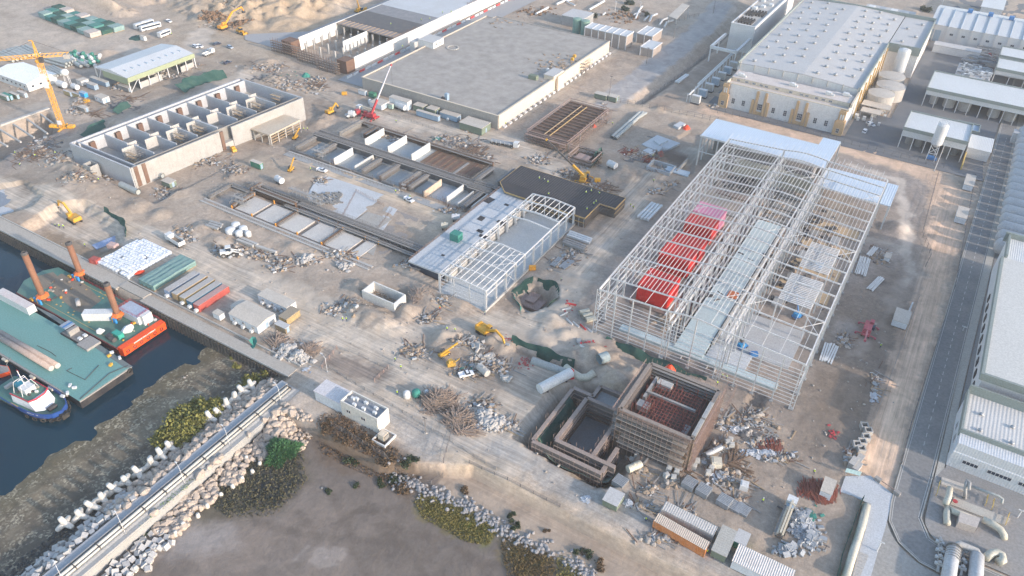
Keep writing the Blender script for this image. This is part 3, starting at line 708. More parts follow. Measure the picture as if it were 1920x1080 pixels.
for xx in (-87.2,-82.2,-67.8,-62.2,-48.3,-43.3):window(t,xx,357.0,2.6,1.5,2.6,2,3)
# main roof, ridge along y
main=MB();zr,ze=16.6,15.3;xm=-62
main.add([(HX0,376,0),(HX1,376,0),(HX1,376,ze),(xm,376,zr),(HX0,376,ze),(HX0,503,0),(HX1,503,0),(HX1,503,ze),(xm,503,zr),(HX0,503,ze)],
   [(0,1,2,3,4),(6,5,9,8,7),(1,6,7,2),(5,0,4,9)]);part('wall',main,wall_w,t)
rf=MB().add([(HX0+.4,376.3,ze+.03),(xm,376.3,zr+.03),(xm,502.7,zr+.03),(HX0+.4,502.7,ze+.03),(HX1-.4,376.3,ze+.03),(HX1-.4,502.7,ze+.03)],[(0,1,2,3),(1,4,5,2)])
part('roof',rf,roof_g,t)
part('roof_trim',MB().bx(HX0-.25,375.7,14.2,HX0+.4,503.3,16.3).bx(HX1-.4,375.7,14.2,HX1+.25,449,16.3).bx(HX0+.4,502.7,14.4,-19.4,503.3,17.2),green_t,t)
for i in range(9):
 xx=HX0+1+i*7;part('gable_panel',MB().bx(xx,375.6,13.4,xx+.35,376,16.4),conc_l,t)
part('annex',MB().bx(HX1,449,0,-19.8,502.6,15.2),wall_w,t);part('annex_roof',MB().bx(HX1,449.3,15.2,-20.2,502.6,15.32),roof_g,t)
part('annex_fascia',MB().bx(HX1,448.3,12,-19.4,448.98,16.3).bx(-20.1,449,14.2,-19.4,503,16.3),green_t,t)
part('east_parapet',MB().bx(-35.7,360,12.2,-34.8,376,14.0),cream,t)
for i in range(7):part('gold_column',MB().bx(-35.1,379+i*11,0,-34.5,380.1+i*11,14),M('gold_column',(.5,.32,.12),.7),t)
vm=MB().lathe((0,0,0),[(.5,0),(.5,.5),(1.0,.6),(1.0,.85),(.3,1.15)],10).mesh('roof_vent',galv,True)
for r_ in range(11):
 for c_ in range(3):
  for s_ in (0,1):
   x=(HX0+6+c_*8.8 if not s_ else xm+5.5+c_*7.6)+(r_ % 2)*1.5;y=382+r_*11.3+c_*3.5
   if y>500:continue
   mesh_part('roof_vent',vm,t,(x,y,15.5+.9*(1-abs(x-xm)/30)))
for x,y in ((-30,456),(-25,468),(-31,480),(-25,492)):mesh_part('roof_vent',vm,t,(x,y,15.3))
at0(t)
for i,(x,y) in enumerate([(-88,365),(-64,367.5),(-47,366.5),(-40,370),(-44,373),(-86,373)]):
 mb=MB().bx(-1.3,-.9,.2,1.3,.9,1.5).bx(-1,-.6,1.5,-.1,.3,1.7);mb.bx(1.5,-.8,0,2.6,.5,.9)
 one('rooftop_unit',mb,white_p,['white rooftop unit in the left corner of the hall wing','rooftop unit near the middle of the hall wing roof','rooftop unit right of the middle of the hall wing roof','rooftop unit in the right corner of the hall wing','rooftop unit against the hall wall by the right corner','rooftop unit against the hall wall by the left corner'][i],'air conditioner',(x,y,13.35 if y<372 else 11.4))
# --- chiller block behind the hall ---
t=thing('cooling_block','long white block with rows of fans on its roof, left of the great hall','building',(-108,470,0))
part('wall',walls(MB(),-116,434,-102.5,520,0,15,.4),wall_w,t);part('roof',MB().bx(-115.6,434.4,14.4,-102.9,519.6,14.6),conc_l,t)
part('parapet_coping',MB().bx(-116.2,433.8,15,-102.3,434.6,15.2).bx(-103.1,434.6,15,-102.3,520,15.2).bx(-116.2,434.6,15,-115.4,520,15.2),white_p,t)
fanm=MB().lathe((0,0,0),[(.62,0),(.62,1.1),(.75,1.3),(.6,1.3),(.55,.9)],10).mesh('fan',dark_m,True)
for j in range(4):
 for i in range(5):mesh_part('fan',fanm,t,(-113.2+i*1.7,438+j*2.4,14.6))
for j in range(4):
 for i in range(6):mesh_part('fan',fanm,t,(-113.5+i*1.7,453+j*2.4+(i>2)*2,14.6))
for k in range(8):part('rooftop_unit',MB().bx(-114+k % 3*3.2,466+k*5.5,14.1,-111.8+k % 3*3.2,469+k*5.5,15.8),white_p,t)
at0(t)
# --- air cooler row beside the hall ---
for k in range(7):
 y=352.5+k*9.0;x=-104+k*.15
 c=thing('air_cooler',f'{"nearest" if k == 0 else ORD[k]+" nearest" if k < 6 else "farthest"} of the white upright cooler units in a row left of the hall','cooler',(x,y,0),0,'coolers in a row beside the hall')
 part('casing',MB().bx(-2.1,-.9,.6,2.1,.9,4.2),white_p,c);part('panel',MB().bx(-1.8,-1.0,.9,1.8,-.92,3.9),blue_l if k % 2 else conc_l,c)
 part('base_frame',MB().bx(-2.2,-1.4,0,2.2,1.4,.55),dark_m,c);part('duct',MB().bx(-.9,.95,1,.9,3,2.6),galv,c)
mb=MB().tube([(-107.2,350,4.6),(-107.2,425,4.6)],.38,8).tube([(-108.2,365,4.6),(-108.2,425,4.6)],.38,8)
t=thing('pipe_rack','pair of long white pipes on posts beside the cooler row','pipes',(-107.6,350,0));part('pipe',mb,white_p,t)
mb=MB()
for k in range(14):mb.bx(-108.6,352+k*5.4,0,-108.3,352.3+k*5.4,4.2).bx(-107,352+k*5.4,0,-106.7,352.3+k*5.4,4.2)
part('post',mb,steel_w,t);at0(t)
t=thing('pipe_gantry','white rectangular gantry frame in front of the cooling block','gantry',(-110,424,0))
mb=MB()
for p_,q_ in (((-118,410,8),(-118,434,8)),((-118,410,8),(-104,410,8)),((-104,410,8),(-104,434,8))):mb.bar(p_,q_,1.2,1.4)
part('deck_beam',mb,white_p,t)
for p_ in ((-118,410),(-104,410),(-118,424),(-104,424)):part('post',MB().bx(p_[0]-.3,p_[1]-.3,0,p_[0]+.3,p_[1]+.3,7.3),steel_w,t)
at0(t)
# --- chemical sheds, silos, tanks on the east side ---
def open_shed(nm,lab,x0,y0,x1,y1,h,fh,n,roofm=roof_w,wallm=green_t,back=True):
 t=thing(nm,lab,'building',((x0+x1)/2,y0,0))
 part('roof',MB().bx(x0+.3,y0+.3,h-.3,x1-.3,y1-.3,h-.12),roofm,t)
 part('fascia',walls(MB(),x0,y0,x1,y1,h-1.1,h+.45,.3),wallm,t)
 part('front_panel',MB().bx(x0+.2,y0+.35,h-fh,x1-.2,y0+.5,h-1.12),roofm if roofm is not roof_g else wall_w,t)
 if back:part('rear_wall',MB().bx(x0+.35,y1-.6,0,x1-.35,y1-.35,h-1.1).bx(x1-.6,y0+.8,0,x1-.35,y1-.7,h-1.1),wall_w,t)
 for i in range(n+1):
  xx=x0+.5+(x1-x0-1)*i/n;part('column',MB().bx(xx-.16,y0+.4,0,xx+.16,y0+.75,h-1.1),steel_w,t)
 at0(t);return t
open_shed('chemical_shed','open fronted chemical shed with a long pale roof and green fascia',-9.7,414,56,440.5,9.2,3.2,13)
open_shed('silo_shed','open fronted shed with a light roof behind the tall white silo',-11.8,358.5,14.4,379.5,9.6,3.8,5)
open_shed('grey_roof_shed','pale shed with green edged roof at the right edge, nearer one',17,464,60,482,9,3,6)
open_shed('far_grey_roof_shed','pale shed with green edged roof at the right edge, farther one',17,486,60,503,9,3,6)
def tank(nm,lab,x,y,r,h,mat=silver,z=0,dome=.12,n=28,group=None):
 t=thing(nm,lab,'tank',(x,y,0),0,group)
 part('shell',MB().lathe((0,0,z),[(r,0),(r,h),(r*.98,h+.02)],n),mat,t,smooth=False)
 part('roof',MB().lathe((0,0,z+h+.02),[(r*1.01,0),(r*.5,r*dome*.8),(.2,r*dome)],n),mat,t)
 rl_=MB();
 for k in range(n):
  a_,b_=6.283*k/n,6.283*(k+1)/n;rl_.bar((r*.97*math.cos(a_),r*.97*math.sin(a_),z+h+1),(r*.97*math.cos(b_),r*.97*math.sin(b_),z+h+1),.06)
 part('handrail',rl_,galv,t);return t
for x,y,sc_,lab in ((-27.5,429,9,'round white tank farthest of three beside the great hall'),(-25.5,415,9.6,'middle round white tank of three beside the great hall'),(-27.8,402,8.6,'nearest round white tank of three beside the great hall')):
 tank('storage_tank',lab,x,y,sc_*.72,6.5,conc_l,group='tanks beside the hall')
for q,(x,y,z0,h,r,lab) in enumerate(((-26.2,440.5,.5,16.5,3.1,'tall white silo standing against the hall annex'),(2.9,355.0,6.0,10.5,2.3,'white silo on a steel frame in front of the silo shed'))):
 t=thing('silo',lab,'silo',(x,y,0))
 part('shell',MB().lathe((0,0,z0),[(r*.3,0),(r,1.6),(r,h-.8),(r*.95,h-.3)],20),silver,t,smooth=False)
 part('top',MB().lathe((0,0,z0+h-.29),[(r*.95,0),(r*.5,.5),(.3,.6)],20).box((.6,.2,.8),(1,.8,.9)),white_p,t)
 tp=MB()
 for k in range(16):
  a_,b_=6.283*k/16,6.283*(k+1)/16;tp.bar((r*.93*math.cos(a_),r*.93*math.sin(a_),z0+h+.9),(r*.93*math.cos(b_),r*.93*math.sin(b_),z0+h+.9),.07).bar((r*.93*math.cos(a_),r*.93*math.sin(a_),z0+h-.3),(r*.93*math.cos(a_),r*.93*math.sin(a_),z0+h+.9),.06)
 part('handrail',tp,galv,t)
 if q:
  for sx_ in (-1,1):
   for sy_ in (-1,1):part('leg',MB().bar((sx_*1.7,sy_*1.7,0),(sx_*1.5,sy_*1.5,7.4),.3),steel_w,t)
  br=MB()
  for sx_ in (-1,1):
   br.bar((sx_*1.7,-1.7,3.4),(-sx_*1.6,-1.6,6.6),.18).bar((sx_*1.7,-1.7,3.4),(sx_*1.7,1.7,3.4),.2)
  br.bar((-1.7,-1.7,3.4),(1.7,-1.7,3.4),.2);part('brace',br,steel_w,t);part('pump_skid',MB().bx(-1.8,-1.2,.2,1.2,.6,1.6).bx(1.3,-1,.2,2.4,.4,1.1),blue_p,t)
# tanks seen inside the open sheds
for k,(x,y,r) in enumerate([(2,421,2.6),(9,421,2.8),(22,421,2.6),(29,421,2.8),(-5,421,1.8)]):
 tank('shed_tank',f'{ORD[k]} pale tank under the roof of the long chemical shed',x,y,r,4.2,conc_l,group='tanks under the chemical shed')
for k,x in enumerate((-8,-4,7.5,11)):tank('shed_tank',f'{ORD[k]} grey tank under the roof of the silo shed',x,366,1.5,3.5,conc_d,group='tanks under the silo shed')
t=thing('loading_canopy','low sandy canopy roofs beside the tanks and a parked car','canopy',(-22,392,0))
part('roof',MB().bx(-34,389,3.6,-21,395.5,3.9),cab_roof,t);part('lower_roof',MB().bx(-33,382.5,2.9,-24,388.4,3.2),cab_roof,t)
for x,y in ((-33.6,389.4),(-21.4,389.4),(-33.6,395),(-21.4,395),(-32.6,383),(-24.4,383)):part('post',MB().bx(x-.15,y-.15,0,x+.15,y+.15,2.9),galv,t)
at0(t)
t=thing('roofless_box_tank','low square basin with green sides between the two sheds','basin',(13,391,0));part('wall',walls(MB(),8,386,18,395,0,4.5,.5),green_t,t);part('water',MB().bx(8.5,386.5,0,17.5,394.5,3.9),blue_l,t);at0(t)
t=thing('white_yard_building','white flat roofed block right of the silo shed','building',(20,372,0));part('wall',MB().bx(15.2,366,0,24.2,381,4.5),wall_w,t);part('roof',MB().bx(15,365.8,4.5,24.4,381.2,4.8),roof_w,t);part('ramp_wall',MB().bx(15.2,352,0,15.6,366,2.4),paint_y,t);at0(t)
for k in range(3):
 tb=thing('control_house',['white roofed block right of the chemical plant, near the road end','white block with brown units on its roof beyond the chemical shed','low white block between the big sheds and the far white hall'][k],'building',((34,396,0),(8,462,0),(-4,503,0))[k])
 dx,dy,h=((5,5,4.5),(16,22,5),(24,7,4))[k]
 part('wall',MB().bx(-dx/2,-dy/2,0,dx/2,dy/2,h),wall_w,tb);part('roof',MB().bx(-dx/2-.2,-dy/2-.2,h,dx/2+.2,dy/2+.2,h+.3),roof_g,tb)
rg=random.Random(12)
cl=MB();c2=MB()
for i in range(90):
 x,y=rg.uniform(1,16),rg.uniform(452,473);(cl if i % 3 else c2).box((x,y,5.3+rg.random()*.8),(rg.uniform(.5,2.4),rg.uniform(.4,1.5),rg.uniform(.3,2.2)))
for i in range(130):
 x,y=rg.uniform(2,34),rg.uniform(488,522);cl.box((x,y,rg.uniform(.5,3)),(rg.uniform(.5,9),rg.uniform(.4,1),rg.uniform(.3,1.6)))
for i in range(50):
 x,y=rg.uniform(-34,-22),rg.uniform(374,446);c2.box((x,y,rg.uniform(.5,1.6)),(rg.uniform(.5,2),rg.uniform(.4,3),rg.uniform(.3,2)))
setting('plant_pipework',cl,galv,'stuff');setting('plant_equipment',c2,white_p,'stuff')
# --- far white hall ---
t=thing('far_white_hall','long white hall with ribbed roof bays and blue roof vents near the horizon side','building',(15,530,0))
part('wall',MB().bx(-22,520,0,62,560,9.5),wall_w,t)
rf=MB().add([(-22.5,519.5,9.5),(62,519.5,9.5),(62,541,13.5),(-22.5,541,13.5),(62,562,9.5),(-22.5,562,9.5)],[(0,1,2,3),(3,2,4,5)]);part('roof',rf,roof_w,t)
part('gable',MB().add([(-22.4,519.6,9.5),(-22.4,541,13.4),(-22.4,561.8,9.5),(-22,519.6,9.5),(-22,541,13.4),(-22,561.8,9.5)],[(2,1,0),(3,4,5)]),wall_w,t)
for i in range(13):
 x=-19+i*6.4;part('roof_rib',MB().bar((x,519.4,9.75),(x,541,13.75),.35,.5),blue_l,t);part('pier',MB().bx(x-.2,519.3,0,x+.2,519.98,9.4),wall_w,t)
 if i:window(t,x+2.9,520,4.6,1.8,1.2,2,1)
for i in range(6):part('ridge_vent',MB().bx(-6+i*11,539.5,13.6,-3.4+i*11,542.5,15.4),blue_p,t)
part('door',MB().bx(-20.5,519.9,0,-15.5,519.97,6.5),blue_l,t);at0(t)
t=thing('far_small_hall','small white building with a lit gable behind the far white hall','building',(8,585,0));part('wall',MB().bx(0,575,0,12,610,9),wall_w,t);part('roof',MB().bx(-.4,574.6,9,12.4,610.4,9.4),roof_w,t);at0(t)
t=thing('gate_building','low building with a brown roof and a lit cream end by the hall corner','building',(-26,512,0));part('wall',MB().bx(-33,508,0,-22,520,7),cream,t);part('roof',MB().bx(-33.2,507.8,7,-21.8,520.2,7.3),M('brown_roof',(.33,.22,.18),.9),t);at0(t)
t=thing('roof_plant_building','flat building crowded with roof plant behind the great hall','building',(-46,525,0));part('wall',MB().bx(-62,512,0,-33.2,545,7),wall_w,t);part('roof',MB().bx(-62.2,511.8,7,-33.3,545.2,7.2),roof_g,t)
for k in range(12):part('rooftop_unit',MB().bx(-60+k % 4*6.5,515+k//4*9,7.2,-56.5+k % 4*6.5,520+k//4*9,9),galv if k % 2 else white_p,t)
at0(t)
t=thing('open_white_frame','white portal frame with panels left of the roof plant building','frame',(-75,515,0))
for k in range(5):part('portal',MB().bx(-84+k*6,509,0,-83.6+k*6,509.4,9).bx(-84+k*6,528,0,-83.6+k*6,528.4,9).bx(-84+k*6,509,8.6,-83.6+k*6,528.4,9.05),steel_w,t)
part('roof',MB().bx(-84,512,9.06,-60,528,9.3),roof_w,t);at0(t)
# --- right edge halls ---
t=thing('membrane_hall','big windowless hall with a pale flat roof and green trim beside the asphalt road','building',(45,235,0))
part('wall',MB().bx(33.6,197.6,0,75,276.5,12.6),wall_w,t)
part('fascia',MB().bx(32.6,196.7,11.9,75,197.5,14.1).bx(32.6,197.5,11.9,33.4,262.5,14.1).bx(32.6,277,11.9,75,277.8,15.4).bx(33.6,262.5,12.6,34.2,277,15.0),green_t,t)
part('roof',MB().bx(33.4,197.5,13.5,75,262.5,13.8),M('pale_membrane',(.52,.51,.48),.7,dirt=.12,sc=.05,streak=False,ribs=('Y',1.2,.15)),t)
part('ribbed_roof',MB().bx(34.2,262.5,13.2,75,277,13.5),roof_w,t)
for k in range(9):part('vent',MB().bx(33.3,203+k*6,2.5,33.58,205.6+k*6,4.5),mesh_d,t)
part('front_canopy',MB().bx(36,194.5,5.6,75,197.5,6.1),roof_w,t);at0(t)
t=thing('ribbed_roof_hall','white hall with green parapet, ribbed roof and strips of windows, lower right','building',(45,183,0))
part('wall',MB().bx(31.5,173.2,0,75,194.2,8.2),M('white_ribbed_wall',(.56,.58,.60),.6,dirt=.15,ribs=('X',1.6,.35)),t)
part('parapet',MB().bx(31.2,177.2,7.0,75,177.7,9.6).bx(31.2,177.7,7.0,31.7,194,9.6).bx(31.2,194,7.0,75,194.5,11.2),green_t,t)
part('roof',MB().bx(31.7,177.7,8.2,75,194,8.4),M('white_ribbed_roof',(.55,.54,.52),.6,dirt=.25,sc=.2,streak=False,ribs=('X',1.1,.35)),t)
low=MB().add([(31.3,172.9,0),(75,172.9,0),(75,172.9,5.2),(31.3,172.9,5.2),(75,177.1,7.2),(31.3,177.1,7.2),(31.3,177.1,0),(75,177.1,0)],[(0,1,2,3),(3,2,4,5),(0,3,5,6)])
part('lean_to',low,M('white_ribbed_wall',None),t)
for x,n_ in ((34.2,4),(40.0,6),(47,6)):
 window(t,x+n_*.45,172.9,2.6,n_*.9,1.1,n_,1)
for x,n_ in ((36.2,3),(41.6,5),(48,5)):window(t,x+n_*.45,177.2,7.25-.6,n_*.8,.8,n_,1,nm='upper_window')
for x,y in ((35.4,186.8),(42.8,186.2),(35.7,180.4),(43,180),(50,186)):
 mesh_part('roof_vent',vm,t,(x,y,8.4),0,(.6,.6,.6))
for y in (176,180.5,185.5):window(t,31.5,y,2.4,2.2,1.6,2,1,'X')
at0(t)
tk_m=M('blue_grey_tank',(.40,.41,.42),.6,dirt=.4,sc=.3)
tkm=None
for k in range(17):
 y=288+k*6.9;x=33.4+k*.06
 if k==0:
  t=thing('horizontal_tank','','tank',(x,y,0),0,'row of long cylindrical tanks along the road')
  prof=[(0,0,0)];mb=MB();rr_=2.9
  pts=[(-1.6,0),(-1.2,.55),(-.6,.85),(0,1),(30,1)]
  o_=0;n_=20
  for xx,k_ in pts:
   for j in range(n_):a_=6.283*j/n_;mb.v.append((xx,math.cos(a_)*rr_*max(k_,.02),4.1+math.sin(a_)*rr_*max(k_,.02)))
  for i in range(len(pts)-1):
   for j in range(n_):mb.f.append((i*n_+j,i*n_+(j+1) % n_,(i+1)*n_+(j+1) % n_,(i+1)*n_+j))
  part('shell',mb,tk_m,t,smooth=True)
  for q in (3,12,22):part('saddle',MB().bx(q,-2.2,0,q+.7,2.2,2),conc,t)
  tkm=t
 lab=f'{"nearest" if k == 0 else ORD[k]+" nearest" if k < 16 else "farthest"} of the long grey cylindrical tanks along the road'
 if k==0:tkm['label']=lab
 else:dup(tkm,(x,y,0),0,lab)
# --- sheds at the centre top ---
def hut(nm,lab,x0,y0,x1,y1,h,wm,rm,bays=0,cat='building',over=.25,tr=None,door=None):
 t=thing(nm,lab,cat,((x0+x1)/2,(y0+y1)/2,0));part('wall',MB().bx(x0,y0,0,x1,y1,h),wm,t)
 part('roof',MB().bx(x0-over,y0-over,h,x1+over,y1+over,h+.35),rm,t)
 for i in range(bays+1 if bays else 0):
  xx=x0+(x1-x0)*i/bays;part('pier',MB().bx(xx-.25,y0-.2,0,xx+.25,y0-.02,h-.02),tr or wall_w,t);part('roof_rib',MB().bx(xx-.22,y0-over+.05,h+.36,xx+.22,y1+over-.05,h+.6),tr or wall_w,t)
 if door:part('door',MB().bx(*door),blue_l,t)
 at0(t);return t
x0,y0,x1,y1=RB((1096,52),(1175,69),(1113,44),7.5);hut('stone_store','long stone-walled store with white roof ribs behind the reservoir corner',x0,y0,x1,y1,7.5,stone_w,roof_wy,6)
x0,y0,x1,y1=RB((1195,62),(1222,70),(1215,50),5);hut('stone_store','square stone-walled store right of the long ribbed one',x0,y0,x1,y1,5,stone_w,roof_wy,2)
x0,y0,x1,y1=RB((1203,88),(1224,94),(1218,76),4.5);hut('guard_house','small white-roofed stone hut with a blue band beside the utility pole',x0,y0,x1,y1,4.5,stone_w,roof_wy,1)
x0,y0,x1,y1=RB((1054,28),(1092,38),(1078,18),5.5);hut('switch_house','grey and sandy flat building beside two green tanks and a tree',x0,y0,x1,y1,5.5,conc,roof_g)
for i,(a_,b_) in enumerate(((1081,62),(1096,66))):
 x,y=G(a_,b_);tank('green_tank',['left','right'][i]+' one of two tall pale green tanks behind the reservoir corner',x,y,2.6,8.5,M('pale_green_tank',(.20,.33,.27),.6),n=16)
t=thing('pipe_canopy','tilted sandy canopy over pipework near the top centre','canopy',(-145,445,0))
a_=[G(*p_,7) for p_ in ((1254,28),(1269,34),(1292,14),(1279,10))];part('roof',MB().add([(*a_[0],6.2),(*a_[1],6.2),(*a_[2],8),(*a_[3],8)]+[(*a_[0],6.5),(*a_[1],6.5),(*a_[2],8.3),(*a_[3],8.3)],[(3,2,1,0),(4,5,6,7),(0,1,5,4),(1,2,6,5),(2,3,7,6),(3,0,4,7)]),cab_roof,t)
for p_ in a_:part('post',MB().bx(p_[0]-.15,p_[1]-.15,0,p_[0]+.15,p_[1]+.15,6.2),galv,t)
at0(t)
# --- workshop top left ---
t=thing('open_workshop','large open-sided workshop with a pale double pitch roof and green side band','building',(-346,228,0))
wx0,wx1,wy0,wy1=-360,-335.5,208.5,248
part('roof',MB().add([(wx0,wy0,7.4),(-348,wy0,9),(-348,wy1,9),(wx0,wy1,7.4),(wx1,wy0,7.4),(wx1,wy1,7.4),(wx0,wy0,7.2),(wx1,wy0,7.2)],[(0,1,2,3),(1,4,5,2),(6,7,4,1,0)]),roof_wy,t)
part('eaves_band',MB().bx(wx1-.05,wy0,5.2,wx1+.3,wy1,7.45).bx(wx0+6,wy0-.1,4.0,wx1,wy0+.15,7.2),M('olive_green_band',(.30,.34,.22),.7),t)
for k in range(8):
 y=wy0+.3+k*(wy1-wy0-.6)/7;part('column',MB().bx(wx1-.3,y-.2,0,wx1,y+.2,7.2),steel_w,t);part('column',MB().bx(wx0,y-.2,0,wx0+.3,y+.2,7.2),steel_w,t)
part('brace',MB().bar((wx1,wy0,0),(wx1,wy0+5,5),.25).bar((wx0+.3,wy0,0),(wx0+5,wy0,7),.25),steel_w,t)
[part('inner_wall',MB().bx(*b_),conc_l,t) for b_ in ((wx1-1,wy0+6,0,wx1-.7,wy0+19,3),(wx1-1,wy1-9,0,wx1-.7,wy1-1,3),(wx0+2,wy1-1,0,wx1-1,wy1-.7,6))];part('floor',MB().bx(wx0,wy0,0,wx1,wy1,.1),conc_d,t)
for k in range(9):part('skylight',MB().bx(-343.5,wy0+4+k*4,8.1,-341.2,wy0+4.6+k*4,8.5),blue_l,t)
at0(t)
x0,y0,x1,y1=-402,182.5,-375.5,197.5
t=thing('white_shed','large white pitched shed at the left edge with small windows','building',(-388,190,0));part('wall',MB().bx(x0,y0,0,x1,y1,4),white_p,t)
part('roof',MB().add([(x0-.4,y0-.4,4),(x1+.4,y0-.4,4),(x1+.4,190,5.4),(x0-.4,190,5.4),(x1+.4,y1+.4,4),(x0-.4,y1+.4,4)],[(0,1,2,3),(3,2,4,5),(1,4,2)]),M('clean_white_roof',(.8,.79,.76),.6,dirt=.1),t)
for k in range(3):window(t,x1,185+k*4,1.6,1.2,1,1,1,'x')
for k in range(7):window(t,x0+3+k*3.5,y0,1.6,1.4,1,1,1)
at0(t)
# --- substation by the fence (white flat roofed with AC units) and its neighbour ---
t=thing('site_substation','white two storey block with air conditioners on its blue-grey roof by the south road','building',(-105,105,0))
x0,y0,x1,y1=-111.2,102.6,-98.7,107.3
part('wall',walls(MB(),x0,y0,x1,y1,0,5.6,.3),M('warm_white_wall',(.66,.62,.56),.8,dirt=.25),t);part('roof',MB().bx(x0+.3,y0+.3,4.7,x1-.3,y1-.3,4.9),M('blue_grey_roof',(.24,.26,.29),.8,dirt=.3),t)
for x in (-108.6,-103.6):window(t,x,y0,2.4,1.5,1.0,2,1)
for k in range(7):
 xx,yy=[(-109,105.2),(-108,105.6),(-107.2,103.6),(-105,105.8),(-104.2,103.8),(-101.6,105.7),(-100.8,104.2)][k]
 part('air_conditioner',MB().bx(xx-.5,yy-.35,4.9,xx+.5,yy+.35,5.8),white_p,t)
at0(t)
t=thing('ribbed_store','white ribbed store with a pinkish lit roof beside the white substation','building',(-116,105,0))
part('wall',MB().bx(-121,103,0,-111.25,107.9,3.6),cab_w,t);part('roof',MB().bx(-121.2,102.8,3.6,-111.3,108.1,3.8),M('pale_ribbed_roof',(.62,.58,.58),.6,dirt=.15,streak=False,ribs=('Y',2.2,.8)),t);at0(t)
# concrete plinth with transformer beside the substation
t=thing('transformer_pen','small walled pen with a transformer at the end of the substation','transformer',(-96.5,102.5,0));part('kerb_wall',walls(MB(),-98.6,99.6,-94.2,104.4,0,.8,.3),wall_w,t)
part('tank',MB().bx(-97.6,101,.2,-95.6,103,2.2),cream,t);part('radiator',MB().bx(-97.9,101.2,.5,-97.65,102.8,2).bx(-95.55,101.2,.5,-95.3,102.8,2),conc_d,t);at0(t)
# ---------------- concrete works ----------------
def wallbar(p,q,z0,z1,t=.45):
 return MB().bar((p[0],p[1],(z0+z1)/2),(q[0],q[1],(z0+z1)/2),t,z1-z0)
FW={}
def fw_mesh(kind):
 if kind in FW:return FW[kind]
 f=MB();m={'g':form,'b':ply,'w':grey_w}[kind]
 f.bx(0,-.06,0,2.36,.06,1)
 for i in range(5):f.bx(.15+i*.5,.06,.02,.27+i*.5,.2,.98)
 for z in (.2,.55,.85):f.bx(0,.2,z,2.36,.32,z+.045)
 FW[kind]=f.mesh('formwork_panel',m);return FW[kind]
plank_m=MB().bx(0,.2,-.06,2.36,1.0,0).bx(0,.95,.95,2.36,1.0,1.0).bx(0,.95,.5,2.36,1.0,.54).bar((.05,.95,0),(.05,.95,1),.06).bar((1.2,.95,0),(1.2,.95,1),.06).mesh('walkway_plank',grey_w)
strut_m=MB().bar((1.2,.3,3),(1.2,2.2,0),.12).bar((1.2,.3,1.4),(1.2,2.2,0),.09).mesh('strut',galv)
def formrun(t,p,q,z0,z1,kind='g',sides=(1,-1),core=True,struts=False):
 """wall being cast: core with formwork panels and a walkway on the given sides"""
 p,q=Vector((p[0],p[1])),Vector((q[0],q[1]));d=q-p;L=d.length;a_=math.atan2(d.y,d.x);n=max(1,round(L/2.4))
 if core:part('wall',wallbar(p,q,z0,z1-.12,.4),conc_d if kind != 'b' else rust,t)
 for s in sides:
  for i in range(n):
   pos_=p+d*(i/n) if s>0 else p+d*((i+1)/n);nrm=Vector((-d.y,d.x)).normalized()*s*.28
   aa=a_ if s>0 else a_+math.pi;loc=(pos_.x+nrm.x,pos_.y+nrm.y,z0)
   mesh_part('formwork_panel',fw_mesh(kind),t,loc,aa,(L/n/2.4,1,z1-z0))
   mesh_part('walkway_plank',plank_m,t,(loc[0],loc[1],z1-.35),aa,(L/n/2.4,1,1))
   if struts and i % 2==0:mesh_part('strut',strut_m,t,loc,aa,(1,1,(z1-z0)/3.2))
def scaff(w,d,h,bay=2.,lift=2.,planks=True,rnd=None):
 """tube scaffold as two joined meshes: tubes, boards"""
 tb,pl=MB(),MB();nx,ny,nz=max(1,round(w/bay)),max(1,round(d/bay)),max(1,round(h/lift));r_=.07
 for i in range(nx+1):
  for j in range(ny+1):
   x,y=w*i/nx,d*j/ny;tb.bar((x,y,0),(x,y,h+.6),r_)
 for k in range(1,nz+1):
  z=h*k/nz
  for i in range(nx+1):tb.bar((w*i/nx,0,z),(w*i/nx,d,z),r_)
  for j in range(ny+1):tb.bar((0,d*j/ny,z),(w,d*j/ny,z),r_)
  if planks:pl.bx(0,0,z+.05,w,min(d,1.2),z+.12)
 for i in range(nx):
  tb.bar((w*i/nx,0,0),(w*(i+1)/nx,0,h/nz),r_)
 return tb,pl
def scaffold(lab,x,y,z,w,d,h,rz=0,mat=galv,**k):
 t=thing('scaffold_tower',lab,'scaffold',(x,y,z),rz);tb,pl=scaff(w,d,h,**k)
 o=part('scaffold_tube',tb,mat,t,stuff=True);part('scaffold_board',pl,grey_w,t);return t
def starter(mb,p,q,z0,h,step=.45,rg=random,w=.055):
 """upright bars along a line"""
 p,q=Vector((*p[:2],)),Vector((*q[:2],));n=int((q-p).length/step)
 for i in range(n+1):
  a_=p+(q-p)*(i/max(n,1));mb.bar((a_.x,a_.y,z0),(a_.x+rg.uniform(-.1,.1),a_.y+rg.uniform(-.1,.1),z0+h*rg.uniform(.7,1.1)),w)
 return mb
rg=random.Random(21)
